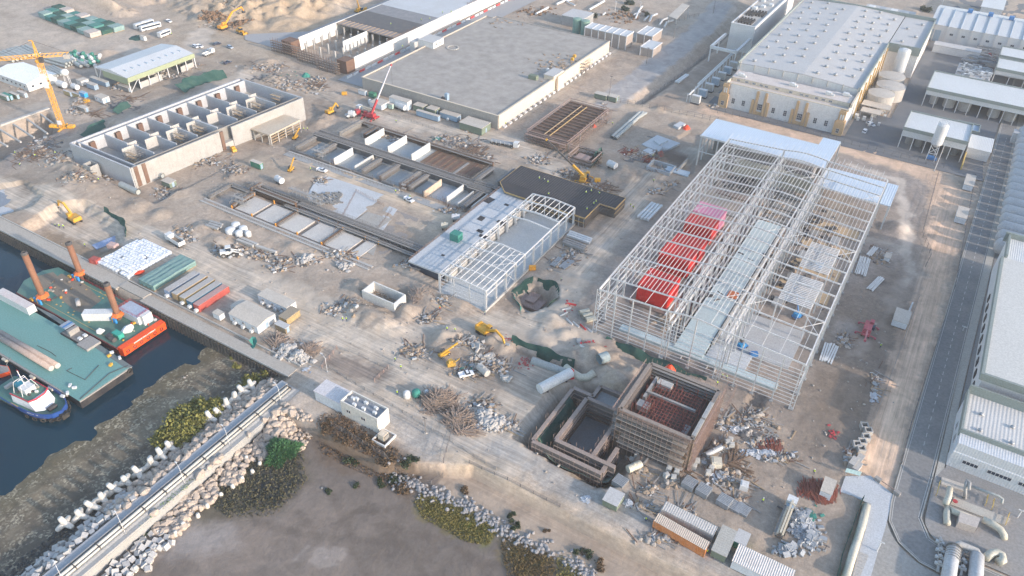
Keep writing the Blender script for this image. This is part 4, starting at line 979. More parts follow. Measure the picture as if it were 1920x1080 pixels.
# --- filter basins (grey concrete cells, left) ---
BZ=8.5;c00,c10,c11,c01=[Vector((*G(*p_,BZ),0)) for p_ in ((131,268),(244,315),(567,183),(450,147))]
def BB(u,v):return (c00*(1-u)+c10*u)*(1-v)+(c01*(1-u)+c11*u)*v
t=thing('filter_basins','long roofless block of grey concrete cells on the left of the site','basins',tuple(BB(.5,0)))
def bw(u0,v0,u1,v1,z1=BZ,z0=-3.2,th=.5,m_=M('shade_blue_cell_wall',(.43,.44,.46),.85,dirt=.35,sc=.2),nm='wall'):return part(nm,wallbar(BB(u0,v0),BB(u1,v1),z0,z1,th),m_,t)  # cell walls tinted blue: their shade is put into the colour
bw(0,0,1,0,th=.7);LW=M('lit_grey_wall',(.36,.355,.345),.85,dirt=.5,dirtcol=(.2,.14,.1),sc=.35);bw(1,0,1,.47,th=.7,m_=LW);bw(1,.54,1,1,th=.7,m_=LW);bw(0,1,1,1,th=.7);bw(0,0,0,1,th=.7)  # LW is the sun-facing copy of the concrete, light put into its colour
bw(.075,.02,.075,1,BZ-.15);part('channel_floor',MB().prism([BB(.01,.01)[:2],BB(.07,.01)[:2],BB(.07,.99)[:2],BB(.01,.99)[:2]],5,6.6),conc_l,t)
bw(0,.03,1,.03,BZ-.1,th=.5);part('floor',MB().prism([BB(0,0)[:2],BB(1,0)[:2],BB(1,1)[:2],BB(0,1)[:2]],-.4,2.4),conc_l,t)
bw(.93,.03,.93,1,BZ-.25,th=.4,m_=conc_d)
vs=[.15,.27,.385,.5,.62,.74,.865]
for k,v in enumerate(vs):
 bw(.08,v,.47 if k != 3 else .9,v,BZ-.05,th=.42)
 bw(.54,v+.012,.86,v+.012,BZ-.5,th=.42)
 for dd_ in (-1,1):                                  # return walls of the middle gallery, sunlit tone put into the colour
  bw(.47,v+.002,.47,v+.045,BZ-.3,th=.4,m_=conc_l) if dd_>0 else bw(.54,v-.052,.54,v+.01,BZ-.3,th=.4,m_=conc_l)
 part('walkway_slab',MB().prism([BB(.47,v)[:2],BB(.54,v)[:2],BB(.54,v+.035)[:2],BB(.47,v+.035)[:2]],BZ-1.6,BZ-1.3),conc_l,t)
for k,v in enumerate([.075,.21,.33,.44,.56,.68,.80,.93]):
 for u_,hh_ in ((.078,1.3),(.11,1.3)):
  p_=BB(u_,v);part('pilaster',MB().box((p_.x,p_.y,3.6),(.9,2.2,8)),conc_l if u_<.1 else rust,t)
 if k in (0,2,3,5,6,7):
  p_=BB(.6,v+.02);tb,pl=scaff(5.5,5,5.2);part('scaffold_tube',tb,grey_w,t,stuff=True,loc=(p_.x,p_.y,2.2));part('scaffold_board',pl,timber,t,loc=(p_.x,p_.y,2.2))
for u_,v in ((1.003,.02),(1.003,.06),(1.003,.48)):
 p_=BB(u_,v);part('rusty_joint',MB().box((p_.x+.2,p_.y,4.2),(.5,1.6,8.4)),rust,t)
hb=MB()
for (u0,v0,u1,v1) in ((0,0,1,0),(0,0,0,1),(1,0,1,.47)):
 a_,b_=BB(u0,v0),BB(u1,v1);n=int((b_-a_).length/2.2)
 for i in range(n):hb.bar((*(a_+(b_-a_)*(i/n))[:2],BZ),(*(a_+(b_-a_)*(i/n))[:2],BZ+1),.06)
p_=BB(.47,-.06);part('manhole_box',walls(MB(),p_.x-3.3,p_.y,p_.x+1.3,p_.y+3.6,-1,5.4,.3),conc,t)
at0(t)
# annex slab on columns beside the basins
t=thing('annex_deck','beige concrete deck on columns against the right side of the filter basins','deck',(-249,212,0))
x0,y0,x1,y1=RB((460,236),(505,250),(512,207),4.6)
x0,y0,x1,y1=-257,206.5,-241.5,225
part('deck_slab',MB().bx(x0,y0,4.0,x1,y1,4.6),M('stained_deck',(.50,.43,.34),.9,dirt=.5,dirtcol=(.35,.2,.1),sc=.15,streak=False),t)
for k in range(5):
 y=y0+.5+k*4.4;part('column',MB().bx(x1-.5,y-.2,-3,x1-.1,y+.2,4),conc_l,t)
 if k<4:part('column',MB().bx(x0+1+k*4.4,y0+.1,-3,x0+1.4+k*4.4,y0+.5,4),conc_l,t)
for zz in (.4,1.6,2.8):part('edge_board',MB().bx(x1-.4,y0+.3,zz,x1-.15,y1,zz+.25),timber,t)
part('lower_slab',MB().bx(x0,y0,-2.4,x1+1.5,y1,-1.6),conc,t);at0(t)
# --- sedimentation basins under construction, upper pair of rows ---
SL=M('pale_wet_slab',(.37,.40,.41),.75,dirt=.4,sc=.25,streak=False)
t=thing('settling_basins','big grid of half cast concrete chambers with formwork in the middle of the site','basins',(-185,205,0))
part('floor_slab',MB().bx(-231,206.5,-.9,-139,222.5,-.6),SL,t);part('apron_slab',MB().bx(-231,202.8,-.8,-138,206.4,.05),conc,t)
part('apron_kerb',MB().bx(-231,205.6,.05,-172,206.3,.5),conc_l,t)
def cw(x,y0,y1,h=3.2,m_=conc_l,th=.45,nm='wall'):return part(nm,MB().bx(x-th/2,y0,-.6,x+th/2,y1,h-.6),m_,t)
white=M('fair_faced_wall',(.63,.61,.57),.8,dirt=.25,dirtcol=(.3,.2,.12),sc=.3)
for x in (-207.6,-172.4,-151.3):
 if x != -172.4 and x != -151.3:cw(x,208.3,220,3.3,white)
cw(-197.2,209,221,2.6,white);cw(-161,207.3,219,3.2,M('rust_stained_wall',(.58,.47,.36),.85,dirt=.7,dirtcol=(.35,.15,.05),sc=.4));cw(-151.3,208.8,220.3,3.2,white);cw(-139.6,208.6,219.6,3.0,white)
cw(-146,208.5,219.5,2.4,white)
for x,k in ((-228.5,'g'),(-217,'g'),(-192.5,'g'),(-183.2,'g'),(-168.5,'g'),(-172.4,'w'),(-142.7,'g')):
 formrun(t,(x,208),(x,220),-.6,2.3,k)
formrun(t,(-231,222),(-139.5,222),-.6,2.6,'g');formrun(t,(-231,225.2),(-141,225.2),-.6,2.3,'g',core=False)
for x0_,x1_ in ((-231,-218),(-217,-209),(-206,-198),(-197,-186),(-182,-176)):formrun(t,(x0_,206.9),(x1_,206.9),-.6,.9,'g',(1,),core=False)
for x in (-213,-202.5,-188,-177.5,-166,-156,-145):
 part('slab_panel',MB().bx(x-4,209,-.6,x+4,219.5,-.54),SL if x<-160 else conc_b,t)
part('floor_slab',MB().bx(-222,226,-.9,-180,243,-.6),SL,t);part('brown_deck',MB().bx(-180,226,-.9,-150,243.5,-.3),ply,t)
for x in (-208,-195.5,-183):cw(x,228.5,241.5,3.6,white)
formrun(t,(-222,243.5),(-152,243.5),-.6,1.8,'b');formrun(t,(-222,228),(-222,243),-.6,2.6,'w');formrun(t,(-213,234),(-213,243),-.6,2.0,'b');formrun(t,(-218,243),(-210,243),-.6,1.6,'w')
for x in range(-178,-152,3):part('deck_board',MB().bx(x,228,-.3,x+.9+rg.random(),240+rg.random()*3,-.15),grey_w if rg.random()<.3 else rust,t)
for x0_,y0_,x1_,y1_ in ((-149.5,226,-149.5,239),(-149.5,226,-136,226),(-141,230,-141,243),(-149.5,221,-137,221),(-136.8,206,-136.8,219)):formrun(t,(x0_,y0_),(x1_,y1_),-.6,2.6,'g')
sb=MB()
for x in (-207.6,-151.3,-172.4,-183,-161):starter(sb,(x-.8,207.4),(x+.8,207.4),0,3.2,.25,rg)
starter(sb,(-231,204.5),(-180,204.5),0,1.6,1.8,rg);starter(sb,(-172,207),(-140,207),-.6,2.2,.6,rg)
starter(sb,(-178,226.5),(-152,226.5),-.4,1.5,.8,rg)
part('starter_bars',sb,rust,t,stuff=True);at0(t)
# --- lower basins: blinding pads between rows of bars, deep trench ---
t=thing('filter_foundations','row of square pale concrete pads edged with rusty bars in front of the trench','foundation',(-190,158,0))
part('base_slab',MB().bx(-229,160.8,-.9,-148,172,-.62),M('stained_slab',(.33,.30,.27),.9,dirt=.5,dirtcol=(.25,.15,.09),sc=.2,streak=False),t)
part('edge_wall',MB().bx(-230,157.8,-1,-148,158.5,.4).bx(-230,159.7,-1,-148,160.6,.3),conc_l,t);part('edge_channel',MB().bx(-230,158.5,-1,-148,159.7,.05),blind,t)
for x0_,x1_ in ((-215,-206.3),(-204.5,-194.5),(-192.6,-184),(-181.6,-172.4),(-170.3,-161.6),(-159.8,-155.4)):
 part('concrete_pad',MB().bx(x0_,161.4,-.6,x1_,171.4,.25),M('pale_pad',(.52,.49,.45),.9,dirt=.3,sc=.25,streak=False),t)
part('rebar_mat',MB().bx(-155,160.8,-.62,-148,171,-.3),M('grey_brown_mat',(.2,.17,.15),.95,dirt=.5,sc=1,streak=False,bump=.5),t)
formrun(t,(-228.5,161),(-228.5,172),-.6,1.4,'g');formrun(t,(-216.5,161.5),(-216.5,172),-.6,1.4,'b');formrun(t,(-229,172.5),(-216,172.5),-.6,1.4,'g')
for x in (-205.4,-193.5,-182.8,-171.3,-160.7):
 if x in (-205.4,-182.8,-160.7):
  sb=MB();starter(sb,(x,161),(x,171.5),-.3,1.3,.5,rg);part('starter_bars',sb,rust,t,stuff=True)
 else:formrun(t,(x,161.2),(x,171.4),-.6,.9,'b')
for x in (-216,-205.6,-193.6,-183,-171.5,-161,-155):
 for y in (160.9,172.2):part('orange_jack',MB().bx(x-.2,y-.2,-.3,x+.2,y+.2,1.3).bx(x-.45,y-.1,.7,x+.45,y+.1,.9),M('orange_steel',(.7,.3,.04),.6),t)
sb=MB();starter(sb,(-229,159.1),(-148,159.1),0,.9,1.1,rg);starter(sb,(-215,160.9),(-155,160.9),-.5,1.5,.6,rg);part('starter_bars',sb,rust,t,stuff=True);at0(t)
t=thing('deep_channel','long scaffolded concrete channel running towards the pale deck slab','channel',(-180,172,0))
formrun(t,(-200,172.8),(-137.5,172.8),-1.8,1.5,'g',(-1,));formrun(t,(-196,175.8),(-137.5,175.8),-1.8,1.9,'g');formrun(t,(-222,177.6),(-137.5,177.6),-1.8,1.6,'g',(1,))
formrun(t,(-218,174.2),(-196,174.2),-1.8,2.6,'b');formrun(t,(-218,178),(-218,172.5),-1.8,2.6,'b');part('floor',MB().bx(-226,172,-2,-137,178,-1.75),conc_d,t)
sb=MB();starter(sb,(-218,176.5),(-138,176.5),0,2.4,1.2,rg);starter(sb,(-200,174),(-138,174),0,2.6,1.6,rg);part('starter_bars',sb,grey_w,t,stuff=True);at0(t)
t=thing('inner_slabs','pale slabs, brown bars and a white floor behind the scaffolded channel','foundation',(-180,185,0))
part('white_slab',MB().prism(px('588,345 612,330 722,366 640,432 600,420 560,395'),-.5,.1),conc_b,t)
part('concrete_pad',MB().prism(px('640,432 690,398 735,412 690,444'),-.5,.22),blind,t,'pale pad');part('concrete_pad',MB().prism(px('688,450 730,387 745,393 700,460'),-.5,.16),conc_b,t)
part('concrete_pad',MB().prism(px('683,470 722,386 732,390 700,480 690,474'),-.5,.10),blind,t);part('concrete_slab',MB().prism(px('680,468 718,385 785,410 770,440 735,470 712,478'),-.5,.04),M('brown_grey_slab',(.27,.24,.22),.9,dirt=.5,sc=.2,streak=False),t)
sb=MB()
for a_,b_ in (((625,440),(668,360)),((668,360),(720,388)),((690,455),(735,395)),((560,390),(600,420))):starter(sb,G(*a_),G(*b_),0,1.6,.55,rg)
part('starter_bars',sb,rust,t,stuff=True)
pz=MB()
for i in range(70):
 x,y=G(rg.uniform(588,640),rg.uniform(362,384));pz.box((x,y,.25),(rg.uniform(1.2,2.6),.5,rg.uniform(.3,1.0)),rg.uniform(-.3,.6))
part('stacked_props',pz,conc_d,t,stuff=True)
at0(t)
# --- pale deck slab and small white steel frame ---
t=thing('deck_slab_building','pale smooth concrete deck beside the small white steel frame','slab',(-130,166,0))
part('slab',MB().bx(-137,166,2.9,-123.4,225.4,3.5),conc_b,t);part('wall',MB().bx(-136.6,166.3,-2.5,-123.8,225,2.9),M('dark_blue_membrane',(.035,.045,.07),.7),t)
for s_ in ('853,449 862,452 867,447 858,443','893,411 903,415 911,408 901,404','897,443 912,449 917,444 900,438','905,377 916,382 929,374 918,369','930,416 945,424 950,418 935,412','892,433 903,438 908,433 897,429','944,384 952,387 955,384 948,381','826,479 832,481 835,478 829,476','860,431 863,429 858,437 855,438'):
 part('opening',MB().sheet(px(s_,3.5),3.506),mesh_d,t)
part('hoist_cage',MB().bx(-132.5,184,3.5,-129,187,6.4),net_t,t)
rl_=MB()
for i in range(31):rl_.bar((-136.8,166.5+i*1.9,3.5),(-136.8,166.5+i*1.9,4.6),.07)
for z in (4.0,4.55):rl_.bar((-136.8,166.5,z),(-136.8,224,z),.06)
part('guard_rail',rl_,rust_p,t);at0(t)
t=thing('small_steel_frame','smaller white steel building frame standing on a pale blue slab','steel frame',(-112,161,0))
part('floor_slab',MB().bx(-121.6,160.5,-.2,-102.4,222.6,.12),M('pale_blue_slab',(.43,.445,.445),.75,dirt=.5,dirtcol=(.4,.36,.3),sc=.12,streak=False),t)
part('kerb',MB().bx(-102.9,160.5,.12,-102.4,222.6,.8).bx(-121.6,160.5,.12,-102.9,160.9,.4),conc_l,t)
part('inner_wall',MB().bx(-122.8,167,0,-121.9,222,3.0),conc_l,t)
FX0,FX1=-120.8,-103.1;ny=10
def icol(x,y,h,w=.62):return MB().bx(x-w/2,y-w/2,.1,x+w/2,y-w/2+.1,h).bx(x-w/2,y+w/2-.1,.1,x+w/2,y+w/2,h).bx(x-.06,y-w/2+.1,.1,x+.06,y+w/2-.1,h)
for k in range(ny+1):
 y=161.6+k*6.0
 for x in (FX0,FX1):part('column',icol(x,y,7.6),steel_w,t)
 if k in (0,ny) :
  for q in (-115.3,-109.3):part('column',icol(q,y,7.8,.3),steel_w,t)
 if k not in (4,5,6):pass
 if k in (0,1,2,3,4,7,8,9,10) and k not in (5,6):part('rafter',MB().bar((FX0,y,7.6),((FX0+FX1)/2,y,8.3),.3,.5).bar(((FX0+FX1)/2,y,8.3),(FX1,y,7.6),.3,.5),steel_w,t)
for x,z in ((FX0,7.5),(FX1,7.5),(FX0,5.4),(FX1,5.6)):
 part('eaves_beam',MB().bar((x,161.6,z),(x,221.6,z),.3,.35 if z>7 else .25),steel_w,t)
for i in range(8):
 x=FX0+1.5+i*2.1;z=7.75+.7*(1-abs(x-(FX0+FX1)/2)/9)
 part('purlin',MB().bar((x,161.6,z),(x,185.6,z),.12,.2),steel_w,t)
 part('purlin',MB().bar((x,209.6,z),(x,221.8,z),.12,.2),steel_w,t)
br=MB()
for y in (179.6,173.6):br.bar((FX0,y,7.7),(FX0+6,y+6,8),.12).bar((FX0+6,y,8),(FX0,y+6,7.7),.12).bar((FX1,y,7.7),(FX1-6,y+6,8),.12).bar((FX1-6,y,8),(FX1,y+6,7.7),.12)
br.bar((FX1,173.6,.3),(FX1,179.6,7.3),.12).bar((FX1,179.6,.3),(FX1,173.6,7.3),.12)
part('bracing',br,steel_w,t)
for z in (1.6,3.0,4.4,5.8):part('girt',MB().bar((FX0,161.4,z),(FX1,161.4,z),.1,.18),steel_w,t)
at0(t)
# --- black reinforced slab on formwork ---
t=thing('mat_slab_deck','black reinforcement mat on a raised formwork deck edged in yellow timber','deck',(-116,222,0))
poly=[(-138,221.5),(-98.5,221.5),(-98.5,233.8),(-92,233.8),(-92,243),(-136,243)]
poly=[(-133,221.5),(-98.5,221.5),(-98.5,233.8),(-92,233.8),(-92,243),(-138.5,243),(-138.5,227)]
part('formwork_deck',MB().prism(poly,4.1,4.5),ply,t);part('undercroft_shade',MB().prism([(x*.985-1.6,y*.985+4.0) for x,y in poly],.05,3.4),M('undercroft_shade_dark',(.10,.085,.075),.9,dirt=.5),t);part('reinforcement_mat',MB().prism([(x*.994-.7,y*.994+1.4) for x,y in poly],4.5,4.72),mesh_d,t)  # dark box below the deck stands in for the shade there
for i in range(len(poly)):
 a_,b_=poly[i],poly[(i+1) % len(poly)];part('edge_beam',MB().bar((*a_,4.45),(*b_,4.45),.2,.55),timber_y,t)
for i in range(3):
 for j in range(9):
  x,y=-137+j*5.2,223+i*8
  if (x>-99 and y<233) or (x<-133 and y<228):continue
  part('prop',MB().bx(x-.2,y-.2,-.1,x+.2,y+.2,4.0),galv,t)
part('side_ledger',MB().bx(-132,221.8,2.0,-98.8,222.0,2.25),timber_y,t);part('side_ledger',MB().bx(-92.3,234,2.0,-92.1,242.8,2.25),timber_y,t)
for i in range(17):part('prop',MB().bx(-132+i*2.05,222.0,0,-131.8+i*2.05,222.2,4),galv,t)
gl=MB()
for i in range(1,44):gl.bx(-138+i,228,4.72,-137.9+i,242.4,4.78)
for i in range(14):gl.bx(-136,229+i,4.73,-93,229.08+i,4.79)
part('bar_grid',gl,M('grey_black_bars',(.10,.10,.11),.7),t,stuff=True);at0(t)
# --- brown rebar deck, upper middle ---
t=thing('rebar_deck','dark brown rebar deck with pinkish scaffold edges near the long gravel yard','deck',(-142,272,0))
part('formwork_deck',MB().bx(-152,272,3.6,-132.6,312,4.1),M('dark_brown_deck',(.085,.06,.05),.95,dirt=.4,sc=.5,streak=False,bump=.6),t)
for k in range(13):part('beam_trench',MB().bx(-151.4,273.5+k*3.05,4.1,-133.4,274.3+k*3.05,4.55),rust,t)
for x in (-144.6,-142.0):part('timber_runner',MB().bx(x,273,4.56,x+.3,309,4.85),timber_y if x>-143 else timber,t)
for i,(a_,b_) in enumerate((((-152.4,271.6),(-132.2,271.6)),((-132.2,271.6),(-132.2,312.4)),((-152.4,312.4),(-132.2,312.4)),((-152.4,271.6),(-152.4,312.4)))):
 for z in (4.2,5.2):part('edge_rail',MB().bar((*a_,z),(*b_,z),.35,.18),rust_p,t)
tb,pl=scaff(1.4,40,3.8,2,1.3);part('scaffold_tube',tb,rust_p,t,stuff=True,loc=(-131.8,272,0));part('scaffold_board',pl,rust_p,t,loc=(-131.8,272,0))
tb,pl=scaff(20,1.4,3.8,2,1.3);part('scaffold_tube',tb,rust,t,stuff=True,loc=(-152.4,269.9,0));part('scaffold_board',pl,rust_p,t,loc=(-152.4,269.9,0))
for i in range(5):
 for j in range(4):part('prop',MB().bx(-151+i*4.5,274+j*11,0,-150.7+i*4.5,274.3+j*11,3.6),galv,t)
at0(t)
# --- tall scaffolded block (lower right centre) ---
t=thing('scaffolded_tower','square brown scaffolded concrete block with rusty bars inside, lower middle','construction',(-35,135,0))
TX0,TX1,TY0,TY1,TZ=-45,-25.6,134.6,154.6,11.6
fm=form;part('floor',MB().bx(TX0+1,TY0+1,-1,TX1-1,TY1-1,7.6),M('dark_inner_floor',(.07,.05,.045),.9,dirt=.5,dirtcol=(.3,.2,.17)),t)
for (a_,b_) in (((TX0,TY0),(TX1,TY0)),((TX1,TY0),(TX1,TY1)),((TX1,TY1),(TX0,TY1)),((TX0,TY1),(TX0,TY0))):
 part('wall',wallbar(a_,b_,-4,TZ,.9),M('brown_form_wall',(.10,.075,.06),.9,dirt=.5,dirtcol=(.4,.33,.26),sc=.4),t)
 part('wall_top',wallbar(a_,b_,TZ+.01,TZ+.12,1.1),M('brownish_plank',(.27,.225,.195),.9,dirt=.5),t)
for k in range(9):
 z=-.2+k*1.36;c_=grey_w if k % 2 else M('dark_weathered_wood',(.22,.18,.155),.9,dirt=.5)
 part('scaffold_lift',MB().bx(TX0-.3+rg.random()*2,TY0-1.7,z,TX1+.2-rg.random()*2,TY0-.5,z+.2),M('sunbleached_plank',(.38,.335,.295),.9,dirt=.5) if k % 2 else M('dark_weathered_wood',None),t)
 part('scaffold_lift',MB().bx(TX1+.6,TY0-.8+rg.random()*3,z,TX1+1.25,TY1-rg.random()*3,z+.12),rust_p,t)
 part('scaffold_lift',MB().bx(TX0-1.5,TY0-.4,z,TX0-.5,TY1,z+.14),c_,t)
 part('waler',MB().bx(TX0,TY0-.9,z+.6,TX1,TY0-.46,z+.78),ply,t)
for k in range(5):
 z=6.6+k*1.1;part('inner_waler',MB().bx(TX0+.5,TY1-1.1,z,TX1-.5,TY1-.5,z+.2),grey_w,t);part('inner_waler',MB().bx(TX0+.5,TY0+.6,z,TX0+1.0,TY1-1.2,z+.2),c_,t)
tb=MB()
for i in range(15):
 x=TX0+i*(TX1-TX0)/14;tb.bar((x,TY0-1.6,-2),(x,TY0-1.6,TZ+1.2+rg.random()),.09)
 y=TY0+i*(TY1-TY0)/14;tb.bar((TX1+1.4,y,-.5),(TX1+1.4,y,TZ+1+rg.random()),.1).bar((TX0-1.5,y,-3),(TX0-1.5,y,TZ+1),.09)
 if i<14:tb.bar((TX1+1.5,y,(i % 5)*2),(TX1+1.5,y+1.4,(i % 5)*2+3),.09)
 tb.bar((x,TY1+.9,0),(x,TY1+.9,TZ+1),.08)
for z in (TZ+.5,TZ+1):tb.bar((TX0-1.5,TY0-1.6,z),(TX1+1.4,TY0-1.6,z),.07).bar((TX1+1.4,TY0-1.6,z),(TX1+1.4,TY1,z),.07).bar((TX0-1.5,TY0-1.6,z),(TX0-1.5,TY1,z),.07)
part('scaffold_tube',tb,rust_p,t,stuff=True)
ib=MB()
for i in range(15):
 x=TX0+4.2+i*.95
 ib.bar((x,TY0+2,10.0),(x,TY1-4+rg.random(),10.0),.13)
for j in range(13):
 y=TY0+2+j*1.15+rg.random()*.3;ib.bar((TX0+4,y,10.1),(TX1-2.4,y,10.1),.12)
for i in range(120):x,y=rg.uniform(TX0+1.5,TX1-1.5),rg.uniform(TY0+1.5,TY1-1.5);ib.bar((x,y,7.6),(x,y,rg.uniform(9,12.6)),.09)
part('rebar_mat',ib,M('reddish_rebar',(.24,.075,.06),.85,dirt=.3,streak=False),t,stuff=True)
part('inner_beam',MB().bx(TX0+3,TY0+10.5,9.9,TX1-3,TY0+11.1,10.6),grey_w,t);part('inner_beam',MB().bx(TX0+2.6,TY0+9,8,TX0+3.4,TY1-2,9.8),conc_l,t)
part('landing',MB().bx(TX0+2.2,TY0+5.5,8,TX0+5.4,TY0+8,9.6),conc_l,t);part('upper_landing',MB().bx(TX0+4,TY1-5,9,TX0+8,TY1-3,10.6),conc_l,t);part('slab_edge',MB().bx(TX1-3.6,TY0+2.5,8.5,TX1-2.2,TY0+6,9.5),conc,t)
for y0_ in (TY0+1,TY0+8):part('pale_wall_top',MB().bx(TX1-.6,y0_,TZ+.17,TX1+.5,y0_+6.4,TZ+.5),conc_l,t)
at0(t)
# --- sunk double-walled basin ---
t=thing('sunken_basin','sunken rectangular basin with doubled scaffolded walls beside the brown block','basin',(-54,120,0))
dkw=M('dark_stained_concrete',(.15,.125,.115),.9,dirt=.5,dirtcol=(.3,.24,.2),sc=.3)
pinkw=M('pinkish_plank',(.31,.245,.215),.9,dirt=.5,sc=.5)
part('floor',MB().bx(-58,124.5,-6,-46.4,142.5,-5.2),M('wet_grey_floor',(.19,.20,.21),.6,dirt=.6,dirtcol=(.2,.12,.1),sc=.5,streak=False),t)
part('base_slab',MB().bx(-63.5,120,-6.3,-42,146,-5.9),conc_d,t)
def dw(p,q,z1,th=.65):
 part('wall',wallbar(p,q,-6,z1,th),dkw,t);part('wall_top',wallbar(p,q,z1+.01,z1+.14,th+.35),pinkw,t)
 for z in (-4.5,-3,-1.5,0):part('waler',wallbar(p,q,z,z+.22,th+.5),rust if z<-2 else pinkw,t)
dw((-62.6,121.3),(-62.6,143.5),1.6);dw((-62.6,121),(-42.6,121),1.6,.8);dw((-42.8,121.5),(-42.8,131),1.4,.8)
dw((-57.6,124.6),(-57.6,142.6),1.6,.8);dw((-57.6,124.4),(-40.5,124.4),1.9,.8);dw((-47,125),(-47,142.5),1.6,.8);dw((-57.6,142.8),(-47,142.8),1.6,.8)
dw((-62.6,144.2),(-56.5,144.2),1.6,.8);dw((-56.5,144),(-56.5,149),1.6,.7);dw((-56.5,149),(-46.5,149),1.6,.7);part('pier_slab',MB().bx(-55.8,144,-.6,-47,148.4,.3),conc,t)
tb=MB()
for (p,q) in (((-63.6,121),(-63.6,144)),((-63,120),(-42,120)),((-58.6,125),(-58.6,142)),((-48,125),(-48,142)),((-57,125.6),(-47,125.6)),((-46,125),(-46,142)),((-62,122.4),(-43,122.4))):
 starter(tb,p,q,-5.5,8.2,1.0,rg,.08)
part('scaffold_tube',tb,rust_p,t,stuff=True)
ib=MB()
for i in range(60):x,y=rg.uniform(-57,-47.6),rg.uniform(125.4,131);ib.bar((x,y,-5.1),(x+rg.uniform(-3,3),y+rg.uniform(-1,1),-5),.1)
part('loose_bars',ib,M('reddish_rebar',None),t,stuff=True);at0(t)
# --- concrete chamber (white box) ---
t=thing('concrete_chamber','open white concrete chamber half sunk in the sand, centre left','chamber',(-133,147,0))
part('wall',walls(MB(),-139.6,145,-126.6,151,-2.5,3.3,.45),white,t);part('floor',MB().bx(-139,145.5,-.6,-127,150.5,-.2),rub_b,t)
part('pipe_stub',MB().tube([(-139.6,148,-.8),(-146,148.6,-.9)],1.3,14),M('green_wrapped_pipe',(.12,.26,.24),.7),t,smooth=True);part('round_opening',MB().tube([(-126.58,147.8,-.6),(-126.4,147.8,-.6)],1.1,14),mesh_d,t)
ib=MB()
for i in range(60):ib.box((rg.uniform(-138,-128),rg.uniform(146,150),rg.uniform(.2,1)),(rg.uniform(.2,1.2),.2,.2),rg.uniform(0,3))
part('debris',ib,rub_m,t,stuff=True);at0(t)
# --- deep netted pit with slab ---
t=thing('pit_slab','reddish slab on bars down in a green netted pit by the small frame','foundation',(-95,178,-5))
part('slab',MB().bx(-99,174,-4.2,-91,180,-3.4),M('pinkish_slab',(.35,.25,.22),.9,dirt=.5,sc=.6),t);part('upper_slab',MB().bx(-97,176,-3.1,-93.6,181,-2.5),M('pinkish_slab',None),t);part('plank',MB().bar((-99,172.4,-3),(-90,171,-3),.8,.2),grey_w,t)
ib=MB();starter(ib,(-99,174.2),(-91,174.2),-5,3,.6,rg);starter(ib,(-96,179),(-92,179),-5,5,.4,rg);part('starter_bars',ib,rust,t,stuff=True);at0(t)
# --- second covered reservoir under construction (top centre) ---
t=thing('reservoir_under_construction','reservoir shell with white walls, columns and a half cast roof deck, top centre','construction',(-285,285,0))
pw=M('bright_new_wall',(.66,.64,.60),.8,dirt=.2,sc=.2)
YX=-266.5
part('east_wall',MB().bx(-267.0,291,-1,-266.4,470,7.0),pw,t);part('west_wall',MB().bx(-310,296,-2,-309.4,470,7.0),pw,t);part('floor',MB().bx(-309,292,-2.2,-267,345,-1.9),conc_b,t)
part('middle_wall',MB().bx(-287.5,306,-2,-287,327,6.6),pw,t);part('near_end',MB().bx(-272.5,284.6,-1,-266.4,290.9,6.6),rust,t);part('west_end',MB().bx(-316,289.5,-1,-309,296,6.2),rust,t)
for i in range(4):
 for j in range(7):
  x,y=-304+i*10.3,295+j*6.2
  if y<330:part('column',MB().bx(x-.4,y-.4,-2,x+.4,y+.4,5.4),conc_l,t)
  else:part('column',MB().bx(x-.4,y-.4,-2,x+.4,y+.4,6.2),conc_l,t)
part('deck_formwork',MB().bx(-309,326,6.2,-267,333,6.8),M('deck_timber',(.26,.22,.21),.9,dirt=.5),t);part('reinforcement_mat',MB().bx(-309,333,6.2,-267.1,352,7.0),M('grey_bar_mat',(.10,.10,.105),.95,dirt=.4,sc=.3,streak=False,bump=.4),t)
part('cast_strip',MB().bx(-309,352,6.2,-267.1,366,7.0),M('dark_damp_deck',(.2,.2,.21),.9,dirt=.6,dirtcol=(.4,.38,.36),sc=.3,streak=False),t)
part('cast_roof',MB().bx(-309,366,6.2,-267.1,470,7.1),conc_b,t)
for k in range(14):part('deck_joist',MB().bx(-308+k*3,326,6.8,-307.7+k*3,333,7.0),timber,t)
for row,(x0_,x1_,yb) in enumerate(((-321,-300,289),(-300,-284,286.5),(-284,-269,284))):
 for k in range(5):part('scaffold_lift',MB().bx(x0_,yb-2.6,.6+k*1.3,x1_,yb-1.4,.75+k*1.3),M('brown_plank',(.23,.17,.13),.9,dirt=.4),t)
 tb=MB()
 for i in range(int((x1_-x0_)/1.8)):tb.bar((x0_+i*1.8,yb-2.6,-1),(x0_+i*1.8,yb-2.6,7.2),.1).bar((x0_+i*1.8,yb-.6,-1),(x0_+i*1.8,yb-.6,7.2),.1)
 part('scaffold_tube',tb,rust,t,stuff=True)
tb=MB();starter(tb,(-267,318),(-267,345),6.8,1.5,.8,rg,.12);starter(tb,(-267,396),(-267,440),5,4,.9,rg,.15);part('edge_bars',tb,rust,t,stuff=True)
at0(t)
setting('haul_road',MB().sheet([(-345,290),(-317,290),(-312,300),(-311,470),(-326,470),(-326,320),(-352,296)],.3),M('compacted_grey_road',(.33,.325,.325),.95,dirt=.4,dirtcol=(.4,.35,.3),sc=.08,streak=False))
setting('haul_road',MB().sheet([(-265.5,276),(-249,276),(-248,470),(-264,470)],.25),M('compacted_grey_road',None))
